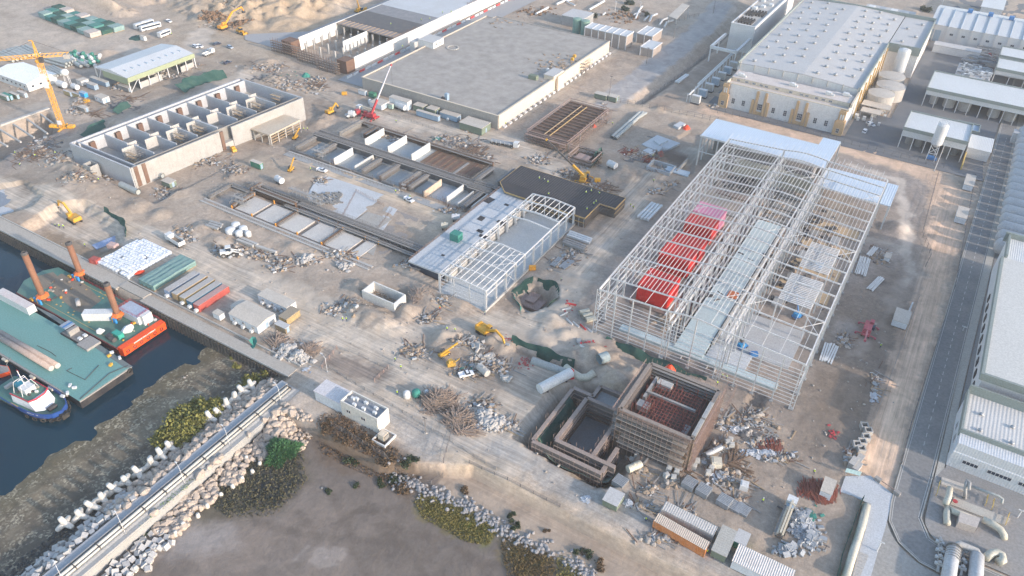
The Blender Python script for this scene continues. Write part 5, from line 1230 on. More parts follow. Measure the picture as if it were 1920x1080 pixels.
# ---------------- large steel hall frame ----------------
t=thing('large_steel_frame','very large white steel hall frame with purlins, still open, right of centre','steel frame',(-39,171,0))
SX0,SX1,SY0,SP,NF=-69.2,-8.4,171.0,7.0,18
xs_col=[SX0,-47.2,-30.6,SX1]
def roofz(x):
 # three bays: low arch on each outer bay, flat middle
 if x<-47.2:return 16.4+1.3*(x-SX0)/22
 if x<-30.6:return 17.7+1.1*math.sin(math.pi*(x+47.2)/16.6)*.9
 return 17.8-1.2*(x+30.6)/22.2
def lattice(x,y,z1,w=.9,dy=0):
 mb=MB();n=int(z1/1.5)
 for s in (-1,1):mb.bx(x+s*w/2-.11,y-.13,0,x+s*w/2+.11,y+.13,z1)
 for k in range(n):
  z=z1*k/n;a_,b_=(-1,1) if k % 2 else (1,-1);mb.bar((x+a_*w/2,y,z),(x+b_*w/2,y,z+z1/n),.1)
 return mb
def icolx(x,y,z1,w=.6):return MB().bx(x-w/2,y-.17,0,x-w/2+.1,y+.17,z1).bx(x+w/2-.1,y-.17,0,x+w/2,y+.17,z1).bx(x-w/2+.1,y-.05,0,x+w/2-.1,y+.05,z1)
colm={}
for k in range(NF):
 y=SY0+k*SP
 for i,x in enumerate(xs_col):
  zt=roofz(x)-.1
  if (i in (1,2) and k<3) or k in (0,):mb=lattice(x,y,zt,1.1)
  else:mb=icolx(x,y,zt,.62)
  part('column',mb,steel_w,t)
  part('base_plate',MB().bx(x-.7,y-.6,0,x+.7,y+.6,.35),conc,t)
 # rafters: short straight lengths following the roof
 xsr=[SX0,-58.2,-47.2,-43,-38.9,-34.7,-30.6,-19.5,SX1]
 for a_,b_ in zip(xsr,xsr[1:]):part('rafter',MB().bar((a_,y,roofz(a_)),(b_,y,roofz(b_)),.2,.48),steel_w,t)
for x in (-63.6,-58.2,-52.8,-38.9,-25.1,-19.6,-14.0):
 part('column',icolx(x,SY0,roofz(x)-.3,.34),steel_w,t);part('base_plate',MB().bx(x-.5,SY0-.5,0,x+.5,SY0+.5,.3),conc,t)
YE=SY0+(NF-1)*SP
xp=SX0
k=0
while xp<SX1+.1:
 dense=k
 y0_=SY0
 if k % 2 or True:
  if SX0+.5<xp<-47.2 or -47.2<=xp<-30.6:y0_=SY0+(0 if k % 4==0 else SP*(1+(k % 3)*.0))
  if xp>-28.5 and k % 4:y0_=SY0+SP*7
 part('purlin',MB().bar((xp,y0_,roofz(xp)+.42),(xp,YE+(2 if k % 2 else 5),roofz(xp)+.42),.085,.17),steel_w,t)
 xp+=1.22;k+=1
for x in (SX0,SX1):
 part('eaves_beam',MB().bar((x,SY0,16.2),(x,YE,16.2),.3,.5),steel_w,t);part('side_rail',MB().bar((x,SY0,9),(x,YE,9),.2,.3),steel_w,t)
for x in (-47.2,-30.6):
 part('column_line',MB().bar((x-1.1,SY0,15.9),(x-1.1,YE,15.9),.3,.4),steel_w,t)
 for k in range(NF):part('inner_column',icolx(x+1.3,SY0+k*SP,14.4,.4),steel_w,t)
 for z in (10.5,14.6):part('crane_beam',MB().bar((x+.5,SY0,z),(x+.5,YE,z),.35,.6),steel_w,t)
for kk in (2,8,14):
 y=SY0+kk*SP
 for x0_,x1_ in ((SX0,-63.6),(-63.6,-58.2),(-36,-30.6),(-30.6,-25),(-14,SX1),(-43,-38)):
  part('roof_bracing',MB().bar((x0_,y,roofz(x0_)),(x1_,y+SP,roofz(x1_)),.13).bar((x1_,y,roofz(x1_)),(x0_,y+SP,roofz(x0_)),.13),steel_w,t)
for i in range(11):
 z=1.4+i*1.3
 part('girt',MB().bar((SX0,SY0-.25,z),(-47.2,SY0-.25,z),.09,.17).bar((-47.2,SY0-.25,z),(-30.6,SY0-.25,z),.09,.17).bar((-30.6,SY0-.25,z),(SX1,SY0-.25,z),.09,.17),steel_w,t)
for i in range(6):
 z=2+i*2.4;part('side_girt',MB().bar((SX0-.3,SY0,z),(SX0-.3,SY0+SP*3,z),.08,.16),steel_w,t)
at0(t)
# roofed ends
t=thing('roofed_end_bay','pale blue ribbed roof on steel posts behind the large steel frame','building',(-55,300,0))
part('roof',MB().bx(-81.5,292,13.6,-31,311,13.9),roof_b,t);part('roof',MB().bx(-38.1,311,13.6,-31,318.9,13.9),roof_b,t);part('side_roof',MB().bx(-30.8,282,10.4,-4.4,300,10.7),roof_b,t)
part('eaves_trim',MB().bx(-81.7,291.6,13.3,-31,291.96,14.0),steel_w,t)
for x,y in [(-81.2,292.4),(-81.2,298),(-81.2,304),(-81.2,310.5),(-74,292.4),(-67,292.4),(-4.8,282.4),(-4.8,288),(-4.8,294),(-4.8,299.6),(-31,318.5)]:
 part('post',icolx(x,y,13.2 if x<-30 else 10.3,.5),steel_w,t)
for z in (6.5,):part('rail',MB().bar((-81.2,292.4,z),(-81.2,310.5,z),.25,.3).bar((-81.2,292.4,z),(-67,292.4,z),.25,.3),steel_w,t)
part('rear_wall',MB().bx(-80,309.5,0,-32,310,12),conc_d,t);part('plant_room',MB().bx(-68,296,0,-36,309,8),M('dim_grey_wall',(.2,.2,.21),.9),t);part('beige_wall',MB().bx(-66,293,0,-34,295.9,6.5),M('buff_panel',(.42,.40,.32),.9,dirt=.3),t)
at0(t)
# ground works inside the frame
t=thing('hall_floor_works','pale slabs and concrete strips on the ground inside the large steel frame','slab',(-39,180,0))
pb_=M('pale_turquoise_slab',(.44,.52,.53),.7,dirt=.3,sc=.15,streak=False)
part('long_slab',MB().bx(-45.5,176.5,.1,-36.5,262,1.3),pb_,t)
part('trench_wall',MB().bx(-36.1,184,0,-35.5,262,1.6),conc_l,t);part('trench_wall',MB().bx(-46.6,184,0,-46.1,270,1.3),conc_l,t)
part('cross_slab',MB().bx(-63,175.4,.1,-14,178.2,.9),pb_,t);part('slab',MB().bx(-36,178.5,.05,-24,186,.7),conc_b,t);part('slab',MB().bx(-35.4,186.4,.05,-13.4,206,.5),M('light_grey_floor',(.40,.40,.40),.9,dirt=.4,sc=.2,streak=False),t)
for i in range(12):part('footing',MB().bx(-34+i % 3*7.5,214+i//3*16,0,-31+i % 3*7.5,219+i//3*16,.9),conc if i % 2 else conc_d,t)
for i in range(7):part('strip_footing',MB().bx(-66,190+i*14,0,-49,192.2+i*14,.7),conc_d if i % 2 else M('reddish_slab',(.24,.17,.14),.9,dirt=.4),t)
for i in range(5):part('dark_pit_cover',MB().bx(-44.5,266+i*5,.1,-33,269.6+i*5,.5),conc_d,t)
for i in range(4):part('sand_fill',MB().bx(-28,224+i*15,.02,-11,231+i*15,.28),M('orange_sand',(.47,.34,.21),.95,dirt=.3,streak=False,bump=.3),t)
part('manhole',walls(MB(),-42,172.6,-39.6,174.6,0,.9,.2),conc_l,t);part('manhole',walls(MB(),-34,172.6,-31.4,174.8,0,.9,.2),conc_l,t);part('orange_pad',MB().bx(-40,209,1.3,-37,212.6,1.7),M('rust_orange',(.5,.14,.05),.8),t)
at0(t)
def wrinkle_box(x0,y0,x1,y1,z1,seed,z0=0.,amp=1.):
 """tarpaulin draped over boxes: subdivided box with folds"""
 r_=random.Random(seed);nx,ny,nz=12,9,6;mb=MB();n1=lambda a_:math.sin(a_)*.5
 def P_(x,y,z,nrm):
  k=.16*math.sin(x*3.1+z*2.2+seed)+.12*math.sin(y*2.7-z*3.3)+.1*math.sin(x*7+y*5+z*4)+r_.uniform(-.05,.05);k *= amp;return (x+nrm[0]*k,y+nrm[1]*k,z+nrm[2]*k)
 def face(o,u,v,nu,nv,nrm):
  b0=len(mb.v)
  for j in range(nv+1):
   for i in range(nu+1):
    p=[o[q]+u[q]*i/nu+v[q]*j/nv for q in range(3)]
    e=nrm if 0<i<nu and 0<j<nv else (0,0,0)
    mb.v.append(P_(*p,e))
  for j in range(nv):
   for i in range(nu):mb.f.append((b0+j*(nu+1)+i,b0+j*(nu+1)+i+1,b0+(j+1)*(nu+1)+i+1,b0+(j+1)*(nu+1)+i))
 W,D,H=x1-x0,y1-y0,z1-z0
 face((x0,y0,z0),(W,0,0),(0,0,H),nx,nz,(0,-1,0));face((x1,y1,z0),(-W,0,0),(0,0,H),nx,nz,(0,1,0))
 face((x1,y0,z0),(0,D,0),(0,0,H),ny,nz,(1,0,0));face((x0,y1,z0),(0,-D,0),(0,0,H),ny,nz,(-1,0,0));face((x0,y0,z1),(W,0,0),(0,D,0),nx,ny,(0,0,1))
 return mb
def tarp(nm,lab,x0,y0,x1,y1,z1,mat,seed,rz=0):
 cx,cy=(x0+x1)/2,(y0+y1)/2
 t_=thing(nm,lab,'covered load',(cx,cy,0),rz);part('tarpaulin',wrinkle_box(x0-cx,y0-cy,x1-cx,y1-cy,z1,seed),mat,t_,smooth=True)
 part('pallet',MB().bx(x0-cx-.2,y0-cy-.2,0,x1-cx+.2,y1-cy+.2,.22),timber,t_);return t_
tarp('tarp_covered_unit','nearest red tarpaulin covered box inside the large steel frame',-65,192.8,-54.5,203.3,6.6,red_t,1)
tarp('tarp_covered_unit','second red tarpaulin covered box inside the frame, stepped on top',-66,212.5,-55.2,220.8,6.9,red_t,2);tarp('tarp_covered_unit','red tarpaulin covered box touching the back of the second one',-65.6,222,-54.8,229.5,6.3,red_t,5)
tarp('tarp_covered_unit','red tarpaulin covered box with a faded pink top, farthest in the frame',-66,236.5,-55.6,244,6.7,red_t,3);tarp('pink_tarp_cover','faded pink tarpaulin over a load behind the red covered boxes',-66,245,-55.6,253,7.0,pink_t,4)
t=thing('inner_steel_platform','dense white ribbed platform at height inside the right part of the large frame','platform',(-17,210,0))
for (x0_,y0_,x1_,y1_,z) in ((-23.5,202,-13.8,218,12.2),(-22.5,222,-13.5,239,12.6)):
 for i in range(18):part('deck_rib',MB().bx(x0_,y0_+(y1_-y0_)*i/18,z,x1_,y0_+(y1_-y0_)*i/18+.42,z+.2),steel_w,t)
 for x in (x0_,x1_):part('deck_beam',MB().bx(x-.15,y0_,z-.6,x+.15,y1_,z-.05),steel_w,t);part('post',MB().bx(x-.2,y0_,0,x+.2,y0_+.4,z-.6),steel_w,t);part('post',MB().bx(x-.2,y1_-.4,0,x+.2,y1_,z-.6),steel_w,t)
at0(t)
# ---------------- quay, sea wall, armour stone ----------------
rg=random.Random(5)
t=thing('quay_wall','concrete topped quay with dark corrugated sheet piling along the harbour','quay',(-200,106,0))
qm=M('quay_concrete',(.40,.365,.32),.9,dirt=.5,dirtcol=(.3,.24,.18),sc=.2)
part('cap',MB().bx(-420,106.0,-.9,-209.5,110.6,.12).bx(-197.8,106.0,-.9,-134,109.4,.12),qm,t)
part('bridge_deck',MB().bx(-209.5,107,-.5,-197.8,110.2,.35),qm,t);part('kerb',MB().bx(-420,110.65,-.2,-134,110.95,.45),conc_l,t);part('cope_edge',MB().bx(-420,105.75,-.5,-209.5,105.98,.16).bx(-197.8,105.75,-.5,-134,105.98,.16),conc_l,t)
for x in (-207,-203.6,-200.4):part('pier',MB().bx(x-.9,106.6,-8,x+.9,110,-.5),conc,t)
part('inner_wall',MB().bx(-209.5,111,-8,-197.8,111.4,-.1),sheet_k,t)
sp=MB()
for x0_,x1_ in ((-420,-209.5),(-197.8,-134)):
 n=int((x1_-x0_)/.7)
 for i in range(n):
  x=x0_+i*.7;y=105.9 if i % 2 else 105.45;sp.bx(x,y-.12,-8.5,x+.42,y,-.95)
  sp.bar((x+.42,y-.06,-4.7),(x+.7,(105.45 if i % 2 else 105.9)-.06,-4.7),.08,7.4)
part('sheet_piling',sp,sheet_k,t,stuff=True);at0(t)
t=thing('sea_wall','straight concrete sea wall carrying a white pipeline with dark straps','sea wall',(-131,20,0))
bl=M('blue_grey_concrete',(.36,.37,.385),.85,dirt=.3,sc=.2)
part('wall',MB().bx(-134.2,0,-3.4,-127.2,103.5,.05),conc,t);part('walkway',MB().bx(-134.2,0,.05,-131.9,103.5,.35),bl,t)
part('kerb',MB().bx(-131.7,0,.05,-131.5,103,.95),conc,t)
part('cover_slab',MB().bx(-130.2,0,.05,-128.9,103,.3).add([(-129.0,0,.3),(-127.1,0,-.5),(-127.1,103,-.5),(-129.0,103,.3)],[(0,1,2,3)]),conc,t)
part('pipe',MB().tube([(-130.5,0,.75),(-130.5,102,.75)],.42,12),M('cream_white_pipe',(.50,.48,.43),.45,dirt=.25),t,smooth=True);part('pipe',MB().tube([(-129.6,0,.6),(-129.6,102,.6)],.3,10),M('cream_white_pipe',None),t,smooth=True)
for i in range(17):part('strap',MB().bx(-131.05,6+i*6,.05,-129.2,6.22+i*6,1.22),dark_m,t)
at0(t)
for i,(a_,b_) in enumerate([(92,1070),(230,996),(345,905),(440,840),(532,756),(615,698),(534+80,690)][:6]):
 x=-128.6 if i<5 else -133;y=G(a_,b_)[1]
 l=thing('lamp_post',f'{["nearest", "second nearest", "third nearest", "fourth nearest", "fifth nearest"][i]} bent white lamp post along the sea wall' if i<5 else 'white lamp post at the quay corner beside the brown yard','lamp post',(x,y,0) if i<5 else (*G(614,698),0),0,'lamp posts')
 part('pole',MB().tube([(0,0,-.2),(0,0,5.2),(-.8,.3,5.7),(-1.8,.6,5.8)],.06,6),steel_w,l);part('lamp_head',MB().box((-2.0,.65,5.78),(.7,.3,.14)),white_p,l);part('base',MB().bx(-.3,-.3,-.3,.3,.3,.2),conc,l)
stm=[]
for k in range(14):stm.append(MB().blob((0,0,0),(rg.uniform(.85,1.2),rg.uniform(.65,.95),rg.uniform(.55,.8)),.16,rg))
sw=[q.mesh('stone',rock_w) for q in stm];sg_=[q.mesh('stone',rock_g) for q in stm]
def stones(t,nm,meshes,pts,s0,s1,limit=300,mat=None,srcs=None,sink=.1,tilt=True):
 """individual stones; past the limit, one joined part"""
 rest=MB()
 for i,(x,y) in enumerate(pts):
  z=HZ(x,y);s=rg.uniform(s0,s1)
  if i<limit:
   o=mesh_part(nm,meshes[i % len(meshes)],t,(x-t.location.x,y-t.location.y,z-t.location.z+s*.4-sink),0,(s,s,s))
   o.rotation_euler=(rg.uniform(-.4,.4),rg.uniform(-.4,.4),rg.uniform(0,6.28))
  else:rest.blob((x-t.location.x,y-t.location.y,z-t.location.z+s*.35-sink),(s*.9,s*.75,s*.6),.2,rg)
 if rest.v:part(nm+'_pile',rest,mat,t,stuff=True)
def scatter(x0,x1,y0,y1,d,jit=.45,f=None):
 out=[];y=y0
 while y<y1:
  x=x0+rg.random()*d
  while x<x1:
   p=(x+rg.uniform(-jit,jit)*d,y+rg.uniform(-jit,jit)*d)
   if f is None or f(*p):out.append(p)
   x+=d
  y+=d*.88
 return out
t=thing('rock_revetment','pale armour stones between the sea wall and the row of tetrapods','rocks',(-138,60,-1),0)
pts=scatter(-141.2,-134.6,50,103.5,1.42);pts.sort(key=lambda p:p[1]);stones(t,'stone',sw,pts,.95,1.45,300,rock_w,sink=.1)
t=thing('rock_revetment','pale armour stones on the landward side of the sea wall','rocks',(-123,60,-1),0)
pts=scatter(-127.3,-119.4,53,97,1.3,f=lambda x,y:x<-121.5+math.sin(y*.7)*1.4+(y-50)*.02);pts.sort(key=lambda p:p[1]);stones(t,'stone',sw,pts,.9,1.5,300,rock_w,sink=.1)
t=thing('rubble_bank','heap of pale broken rock where the sea wall meets the site','rocks',(-120,92,-1))
pts=scatter(-125,-114,84,97.5,1.0,f=lambda x,y:(x+120)**2/30+(y-91)**2/45<1.1);stones(t,'stone',sw,pts,.4,.95,200,rock_w)
cm_=MB().box((0,0,0),(1.35,1.35,1.25)).mesh('concrete_cube',cube_c)
for side,(x0,x1,y0,y1,lab) in enumerate(((-140.8,-134.8,16,57,'heap of concrete cubes on the seaward side of the sea wall'),(-126.6,-115.5,16,54,'heap of concrete cubes on the landward side of the sea wall'))):
 t=thing('cube_revetment',lab,'concrete cubes',((x0+x1)/2,40,-1))
 for i,(x,y) in enumerate(scatter(x0,x1,y0,y1,1.75,.25,f=lambda x,y:x<-117-(y-20)*.1+math.sin(y)*1)):
  z=HZ(x,y);o=mesh_part('concrete_cube',cm_,t,(x-t.location.x,y-40,z+1+.5),0);o.rotation_euler=(rg.uniform(-.5,.5),rg.uniform(-.5,.5),rg.uniform(0,3))
  s=rg.uniform(.85,1.1);o.scale=(s,s,s)
t=thing('toe_stones','dark wet stones at the foot of the cube heap','rocks',(-144,35,-3));pts=scatter(-146,-141,16,52,.9,f=lambda x,y:x>-146.5+(y-16)*.04);stones(t,'stone',[q.mesh('stone',rock_k) for q in stm[:5]],pts,.4,.65,0,rock_k)
# tetrapods
tp=MB();
for d in ((0,0,1),(.94,0,-.33),(-.47,.82,-.33),(-.47,-.82,-.33)):
 v=Vector(d);tp.tube([v*-.15,v*.8,v*2.0,v*2.35],.85,10,.5);
 b0=len(tp.v)
tpm=tp.mesh('tetrapod',tetra,True)
tet=[(128,986),(156,971),(179,954),(198,938),(219,920),(241,906),(265,890),(289,871),(308,857),(324,842),(400,790),(414,779),(431,764),(446,750),(460,738),(476,728)]
tet=sorted(tet)
for i,(a_,b_) in enumerate(tet):
 x,y=G(a_,b_+2,-2.6)
 o=link('tetrapod',tpm);o.location=(x-1.0,y,HZ(x-1.0,y)+1.7);o.rotation_euler=(rg.uniform(-.1,.3),rg.uniform(-.35,-.05),rg.uniform(-.5,.5)+(2.09 if i % 2 else 0));
 o['label']=f'white concrete tetrapod at the foot of the armour stones, {ORD[i]} from the bottom left';o['category']='tetrapod';o['group']='tetrapods along the sea wall'
tt=MB().tube([(0,0,-.5),(0,0,.5),(.05,0,1.1),(.05,0,1.3)],.55,10,.34).tube([(0,0,.1),(.5,.3,-.2)],.4,8,.3).mesh('half_buried_tetrapod',tetra,True)
hb=[(474,886),(454,899),(437,914),(415,928),(389,950),(371,968),(347,985),(329,1003),(292,1030),(274,1045),(255,1068),(244,1078),(487,871),(462,862),(357,945),(340,850+93)]
for i,(a_,b_) in enumerate(hb):
 x,y=G(a_,b_,-3.2);o=link('half_buried_tetrapod',tt);o.location=(x,y,HZ(x,y));o.rotation_euler=(rg.uniform(-.2,.2),rg.uniform(-.2,.2),rg.uniform(0,6));o.scale=(1.1,1.1,rg.uniform(.8,1.3))
 o['label']=f'tetrapod leg poking out of the beach right of the sea wall, {ORD[i]} in the row';o['category']='tetrapod';o['group']='half buried tetrapods on the beach'
# grey rock berm on the beach
def line_stones(t,s,w,d,meshes,s0,s1,mat,z=-3.2,limit=300):
 P_=px(s,z);pts=[]
 for a_,b_ in zip(P_,P_[1:]):
  L_=math.dist(a_,b_);n=max(1,int(L_*w/(d*d)))
  for _ in range(n):
   u=rg.random();pts.append((a_[0]+(b_[0]-a_[0])*u+rg.gauss(0,w*.28),a_[1]+(b_[1]-a_[1])*u+rg.gauss(0,w*.28)))
 stones(t,'stone',meshes,pts,s0,s1,limit,mat)
t=thing('stone_berm','band of small grey stones curving across the beach below the gravel road','rocks',(-66,99,-3));line_stones(t,'738,888 775,912 830,928 880,952 930,985 975,1012 1035,1032',4.6,.78,sg_,.35,.75,rock_g)
t=thing('stone_berm','patch of small grey stones at the bottom edge beside a dark bush','rocks',(-38,95,-3));line_stones(t,'1062,1045 1085,1062 1120,1080',4,.75,sg_,.35,.7,rock_g)
# ---------------- vegetation ----------------
def foliage(n,rx_,ry_,rz_,size,seed,spiky=False):
 r_=np.random.RandomState(seed);nc=max(4,n//130)
 cc=r_.uniform(-1,1,(nc,3));cc /= np.maximum(1,np.linalg.norm(cc,axis=1))[:,None];cc[:,2]=abs(cc[:,2])*.8+.1
 idx=r_.randint(0,nc,n);p=cc[idx]*[rx_*.78,ry_*.78,rz_*.75]+r_.normal(0,.17,(n,3))*[rx_,ry_,rz_]
 if spiky:
  a_=r_.uniform(0,6.28,n);l=np.sqrt(r_.uniform(0,1,n));p=np.stack([np.cos(a_)*l*rx_,np.sin(a_)*l*ry_,rz_*(1-l**2)*r_.uniform(.5,1,n)+.2],1);p[:,:2] *= (.82+.22*np.sin(3*a_+seed)+.14*np.sin(7*a_+1))[:,None]
 d1=r_.normal(0,1,(n,3));d1 /= np.linalg.norm(d1,axis=1)[:,None]
 if spiky:d1=np.stack([p[:,0]/rx_,p[:,1]/ry_,r_.uniform(-.1,.6,n)],1)+r_.normal(0,.25,(n,3));d1 /= np.linalg.norm(d1,axis=1)[:,None]
 d2=np.cross(d1,r_.normal(0,1,(n,3)));d2 /= np.linalg.norm(d2,axis=1)[:,None]
 s=size*r_.uniform(.6,1.4,n)[:,None];w=s*(.16 if spiky else .6);s=s*(2.2 if spiky else 1)
 v=np.stack([p-d1*s-d2*w,p+d1*s-d2*w,p+d1*s+d2*w,p-d1*s+d2*w],1).reshape(-1,3)
 mb=MB();mb.v=[tuple(q) for q in v.tolist()];mb.f=[(4*i,4*i+1,4*i+2,4*i+3) for i in range(n)];return mb
def bush(px_,py_,r,h,mat,lab,n=700,size=.22,nm='bush',z=-3.3,sy=1.,spiky=False,cat='bush',seed=None):
 x,y=G(px_,py_,z);zz=HZ(x,y);t=thing(nm,lab,cat,(x,y,zz-.05));sd_=seed or int(px_+py_)
 st=MB()
 for k in range(6):a_=k*1.05+rg.random();st.tube([(0,0,0),(math.cos(a_)*r*.3,math.sin(a_)*r*.3,h*.4),(math.cos(a_)*r*.55,math.sin(a_)*r*.55*sy,h*.7)],.09,5,.03)
 part('trunk',st,bark,t);part('crown',foliage(n,r,r*sy,h,size,sd_,spiky),mat,t);return t
for i,(a_,b_,r_,h_) in enumerate([(348,806,6.4,4.6),(320,824,4.2,3.4),(384,784,5.0,4.2),(404,768,3.2,3.2),(345,786,4.4,3.4),(368,770,4.0,3.2)]):
 bush(a_,b_,r_,h_,fol_o,'olive green mangrove bush, '+['largest, in the middle of the clump','at the left end of the clump','upper part of the clump','at the upper right tip of the clump','at the back of the clump','nearest the tetrapods in the clump'][i],4200 if i<3 else 2200,.3,'mangrove_bush',seed=i+40)
bush(433,666,1.5,1.5,fol_o,'small round olive bush by the foot of the quay piling',500,.2,'mangrove_bush',-4);bush(445,686,1.5,1.4,fol_o,'small low olive bush just below the round one',450,.2,'mangrove_bush',-4)
bush(470,716,3.2,2.2,fol_o,'olive bush below the quay end beside the stones',1500,.24,'mangrove_bush');bush(494,702,2.0,2.2,fol_o,'olive bush tucked against the quay piling end',900,.24,'mangrove_bush');bush(452,726,1.6,1.2,fol_o,'low olive bush left of the topmost tetrapod',500,.22,'mangrove_bush')
bush(527,848,4.7,3.6,fol_g,'bright green feathery bush among rocks at the beach corner',5200,.34,'green_bush',-3,spiky=True)
for i,(a_,b_,r_,h_,m_) in enumerate([(618,818,2.6,1.0,fol_b),(650,838,3.4,1.3,fol_b),(690,850,3.2,1.3,fol_b),(660,865,2.2,.9,fol_d),(725,880,2.4,.9,fol_b),(745,900,2.6,.8,fol_d),(770,883,2.2,.8,fol_d),(575,815,1.8,.8,fol_b),(873,920,1.2,.9,fol_b),(758,915,2.0,.8,fol_b),(712,905,1.6,.6,fol_d)]):
 bush(a_,b_,r_,h_,m_,('brown' if m_ is fol_b else 'dark green')+f' dry scrub on the beach below the substation, {ORD[i]} from the left group',800,.2,'scrub_bush')
for i,(a_,b_,r_,h_,m_,lab) in enumerate([(962,985,1.7,1.3,fol_d,'dark green bush above the stone berm'),(1092,1040,2.2,1.5,fol_d,'dark green bush near the bottom edge'),(1128,1060,1.8,1.1,fol_b,'brown shrub right of the dark bush near the bottom edge'),(958,965,1.1,.9,fol_d,'small dark bush just behind the bush above the berm'),(1025,995,.8,.6,fol_b,'small round dry plant on the sand below the gravel road'),
  (616,922,1.0,.6,fol_d,'tiny dark green plant alone on the beach'),(672,912,1.2,.7,fol_d,'small green plant right of the tiny one on the beach')]):
 bush(a_,b_,r_,h_,m_,lab,600,.17)
for i,(a_,b_,r_,h_,lab) in enumerate([(1112,34,2.6,4.0,'bushy green tree beside the sandy switch house'),(1172,20,3,3,'green tree among pipework near the top'),(1210,30,2,2.5,'small tree near the white vent stacks'),(1735,20,4,4,'dark tree behind the gate building'),(1180,8,3,3,'tree at the very top centre')]):
 bush(a_,b_,r_,h_,fol_d,lab,900,.35,'tree',0,cat='tree')
# low beach plants and pickleweed
def grass(s,n,mat,nm,z=-3.3,size=.16,h=.35):
 P_=px(s,z);xs=[p[0] for p in P_];ys=[p[1] for p in P_];r_=np.random.RandomState(n)
 x=r_.uniform(min(xs),max(xs),n*3);y=r_.uniform(min(ys),max(ys),n*3);d=polyd(P_,3,x,y);k=d>r_.uniform(-.8,.8,len(d));x,y=x[k][:n],y[k][:n]
 fo=foliage(len(x),1,1,1,size,5);v=np.array(fo.v).reshape(-1,4,3);v -=v.mean(axis=1,keepdims=True)
 zz=np.array([HZ(a_,b_) for a_,b_ in zip(x,y)]);v+=np.stack([x,y,zz+r_.uniform(0,h,len(x))],1)[:,None,:]
 fo.v=[tuple(q) for q in v.reshape(-1,3).tolist()];return setting(nm,fo,mat,'stuff')
pick=M('pickleweed',(.19,.165,.05),.9,dirt=.6,dirtcol=(.12,.07,.03),sc=.35,streak=False)
grass('782,932 860,945 925,990 920,1015 870,1010 800,975',4200,pick,'low_plants');grass('945,1010 1030,1040 1035,1080 960,1090',2400,M('brown_pickleweed',(.14,.095,.045),.9,dirt=.6,dirtcol=(.16,.15,.04),sc=.35,streak=False),'low_plants');grass('1050,1040 1090,1090 1050,1090',500,pick,'low_plants')
grass('265,1000 330,960 390,935 360,905 300,960',1300,M('bright_grass',(.11,.19,.04),.9,dirt=.4),'grass',size=.2);grass('355,905 480,850 560,840 570,900 520,960 420,965',3200,M('dull_scrub',(.09,.085,.05),.9,dirt=.5,dirtcol=(.14,.11,.06)),'scrub_cover',size=.22,h=.5)
grass('600,800 650,790 760,880 750,930 700,890 610,850',2200,M('rusty_scrub',(.15,.09,.05),.9,dirt=.5,dirtcol=(.09,.08,.05)),'scrub_cover',size=.2,h=.4)
# ---------------- vessels ----------------
def tyre_mesh(r=.75,w=.3,n=12):
 mb=MB();k=6
 for i in range(n):
  a_=6.283*i/n
  for j in range(k):
   b_=6.283*j/k;rr_=r-w/2+math.cos(b_)*w/2;mb.v.append((math.cos(a_)*rr_,math.sin(b_)*w/2,math.sin(a_)*rr_))
 for i in range(n):
  for j in range(k):mb.f.append((i*k+j,i*k+(j+1) % k,((i+1) % n)*k+(j+1) % k,((i+1) % n)*k+j))
 return mb
tym=tyre_mesh().mesh('tyre',black_r,True)
t=thing('jack_up_barge','green decked jack-up barge with an orange-red end and three tall rusty legs','barge',(-212,96,-2))
hx0,hx1,hy0,hy1=-241,-186.8,88.8,104.4
hp=[(hx0+4,hy0),(hx1,hy0),(hx1,hy1),(hx0+2.5,hy1),(hx0,hy1-4),(hx0,hy0+5)]
part('hull',MB().prism(hp,-7,-2.15),hull_r,t);part('deck',MB().prism([(x*1-.0,y) for x,y in hp],-2.15,-2.0),deck_g,t)
part('end_bulwark',MB().add([(hx1,hy0,-5),(hx1+2.0,hy0+.2,-4.4),(hx1+2.2,hy0+.2,-1.6),(hx1,hy0,-1.6),(hx1,hy1,-5),(hx1+2.0,hy1-.2,-4.4),(hx1+2.2,hy1-.2,-1.6),(hx1,hy1,-1.6)],[(0,1,2,3),(7,6,5,4),(1,5,6,2),(3,2,6,7),(0,4,5,1)]),hull_o,t)
nm_=MB();y=hy0+4
while y<hy1-4.2:
 w_=rg.uniform(.18,.3);nm_.bx(hx1+2.16,y,-2.15,hx1+2.24,y+w_,-1.78);y+=w_+rg.choice((.07,.07,.07,.25))
part('hull_lettering',nm_,white_p,t)
for k in range(6):mesh_part('tyre_fender',tym,t,(hx1+2.2,hy0+1.6+k*2.4,-3.2),1.57,(.8,.8,.8))
part('worn_deck_patch',MB().prism(px('115,513 155,528 190,563 158,588 140,582 95,545 105,520',-2),-2,-1.97),M('worn_brown_deck',(.21,.175,.135),.9,dirt=.5,dirtcol=(.12,.1,.08),sc=.3,streak=False),t)
part('worn_deck_patch',MB().prism(px('60,520 100,510 110,520 90,540 70,545',-2),-2,-1.968),M('worn_brown_deck',None),t)
dm=MB()
for (a_,b_) in ((106,571),(114,574),(128,586),(137,590),(118,567),(139,584),(167,604),(158,600),(186,556),(193,559),(162,543),(188,548),(197,553),(85,547)):
 x,y=G(a_,b_,-2);dm.bx(x-.3,y-.22,-2,x+.3,y+.22,-1.955)
dm.bx(-225,90.2,-2,-190,90.3,-1.96).bx(-225,103.0,-2,-192,103.1,-1.96);part('yellow_deck_marks',dm,M('yellow_orange_paint',(.62,.38,.10),.7),t)
part('rubbing_strip',MB().bx(hx0+4,hy0-.35,-2.5,hx1,hy0-.02,-2.0),hull_r,t)
rl_=MB()
for x0_,x1_,yy in ((hx0+12,hx1,hy1-.2),(hx1-9,hx1-.2,hy1-.3)):
 for z in (-1.4,-.9):rl_.bar((x0_,yy,z),(x1_,yy,z),.06)
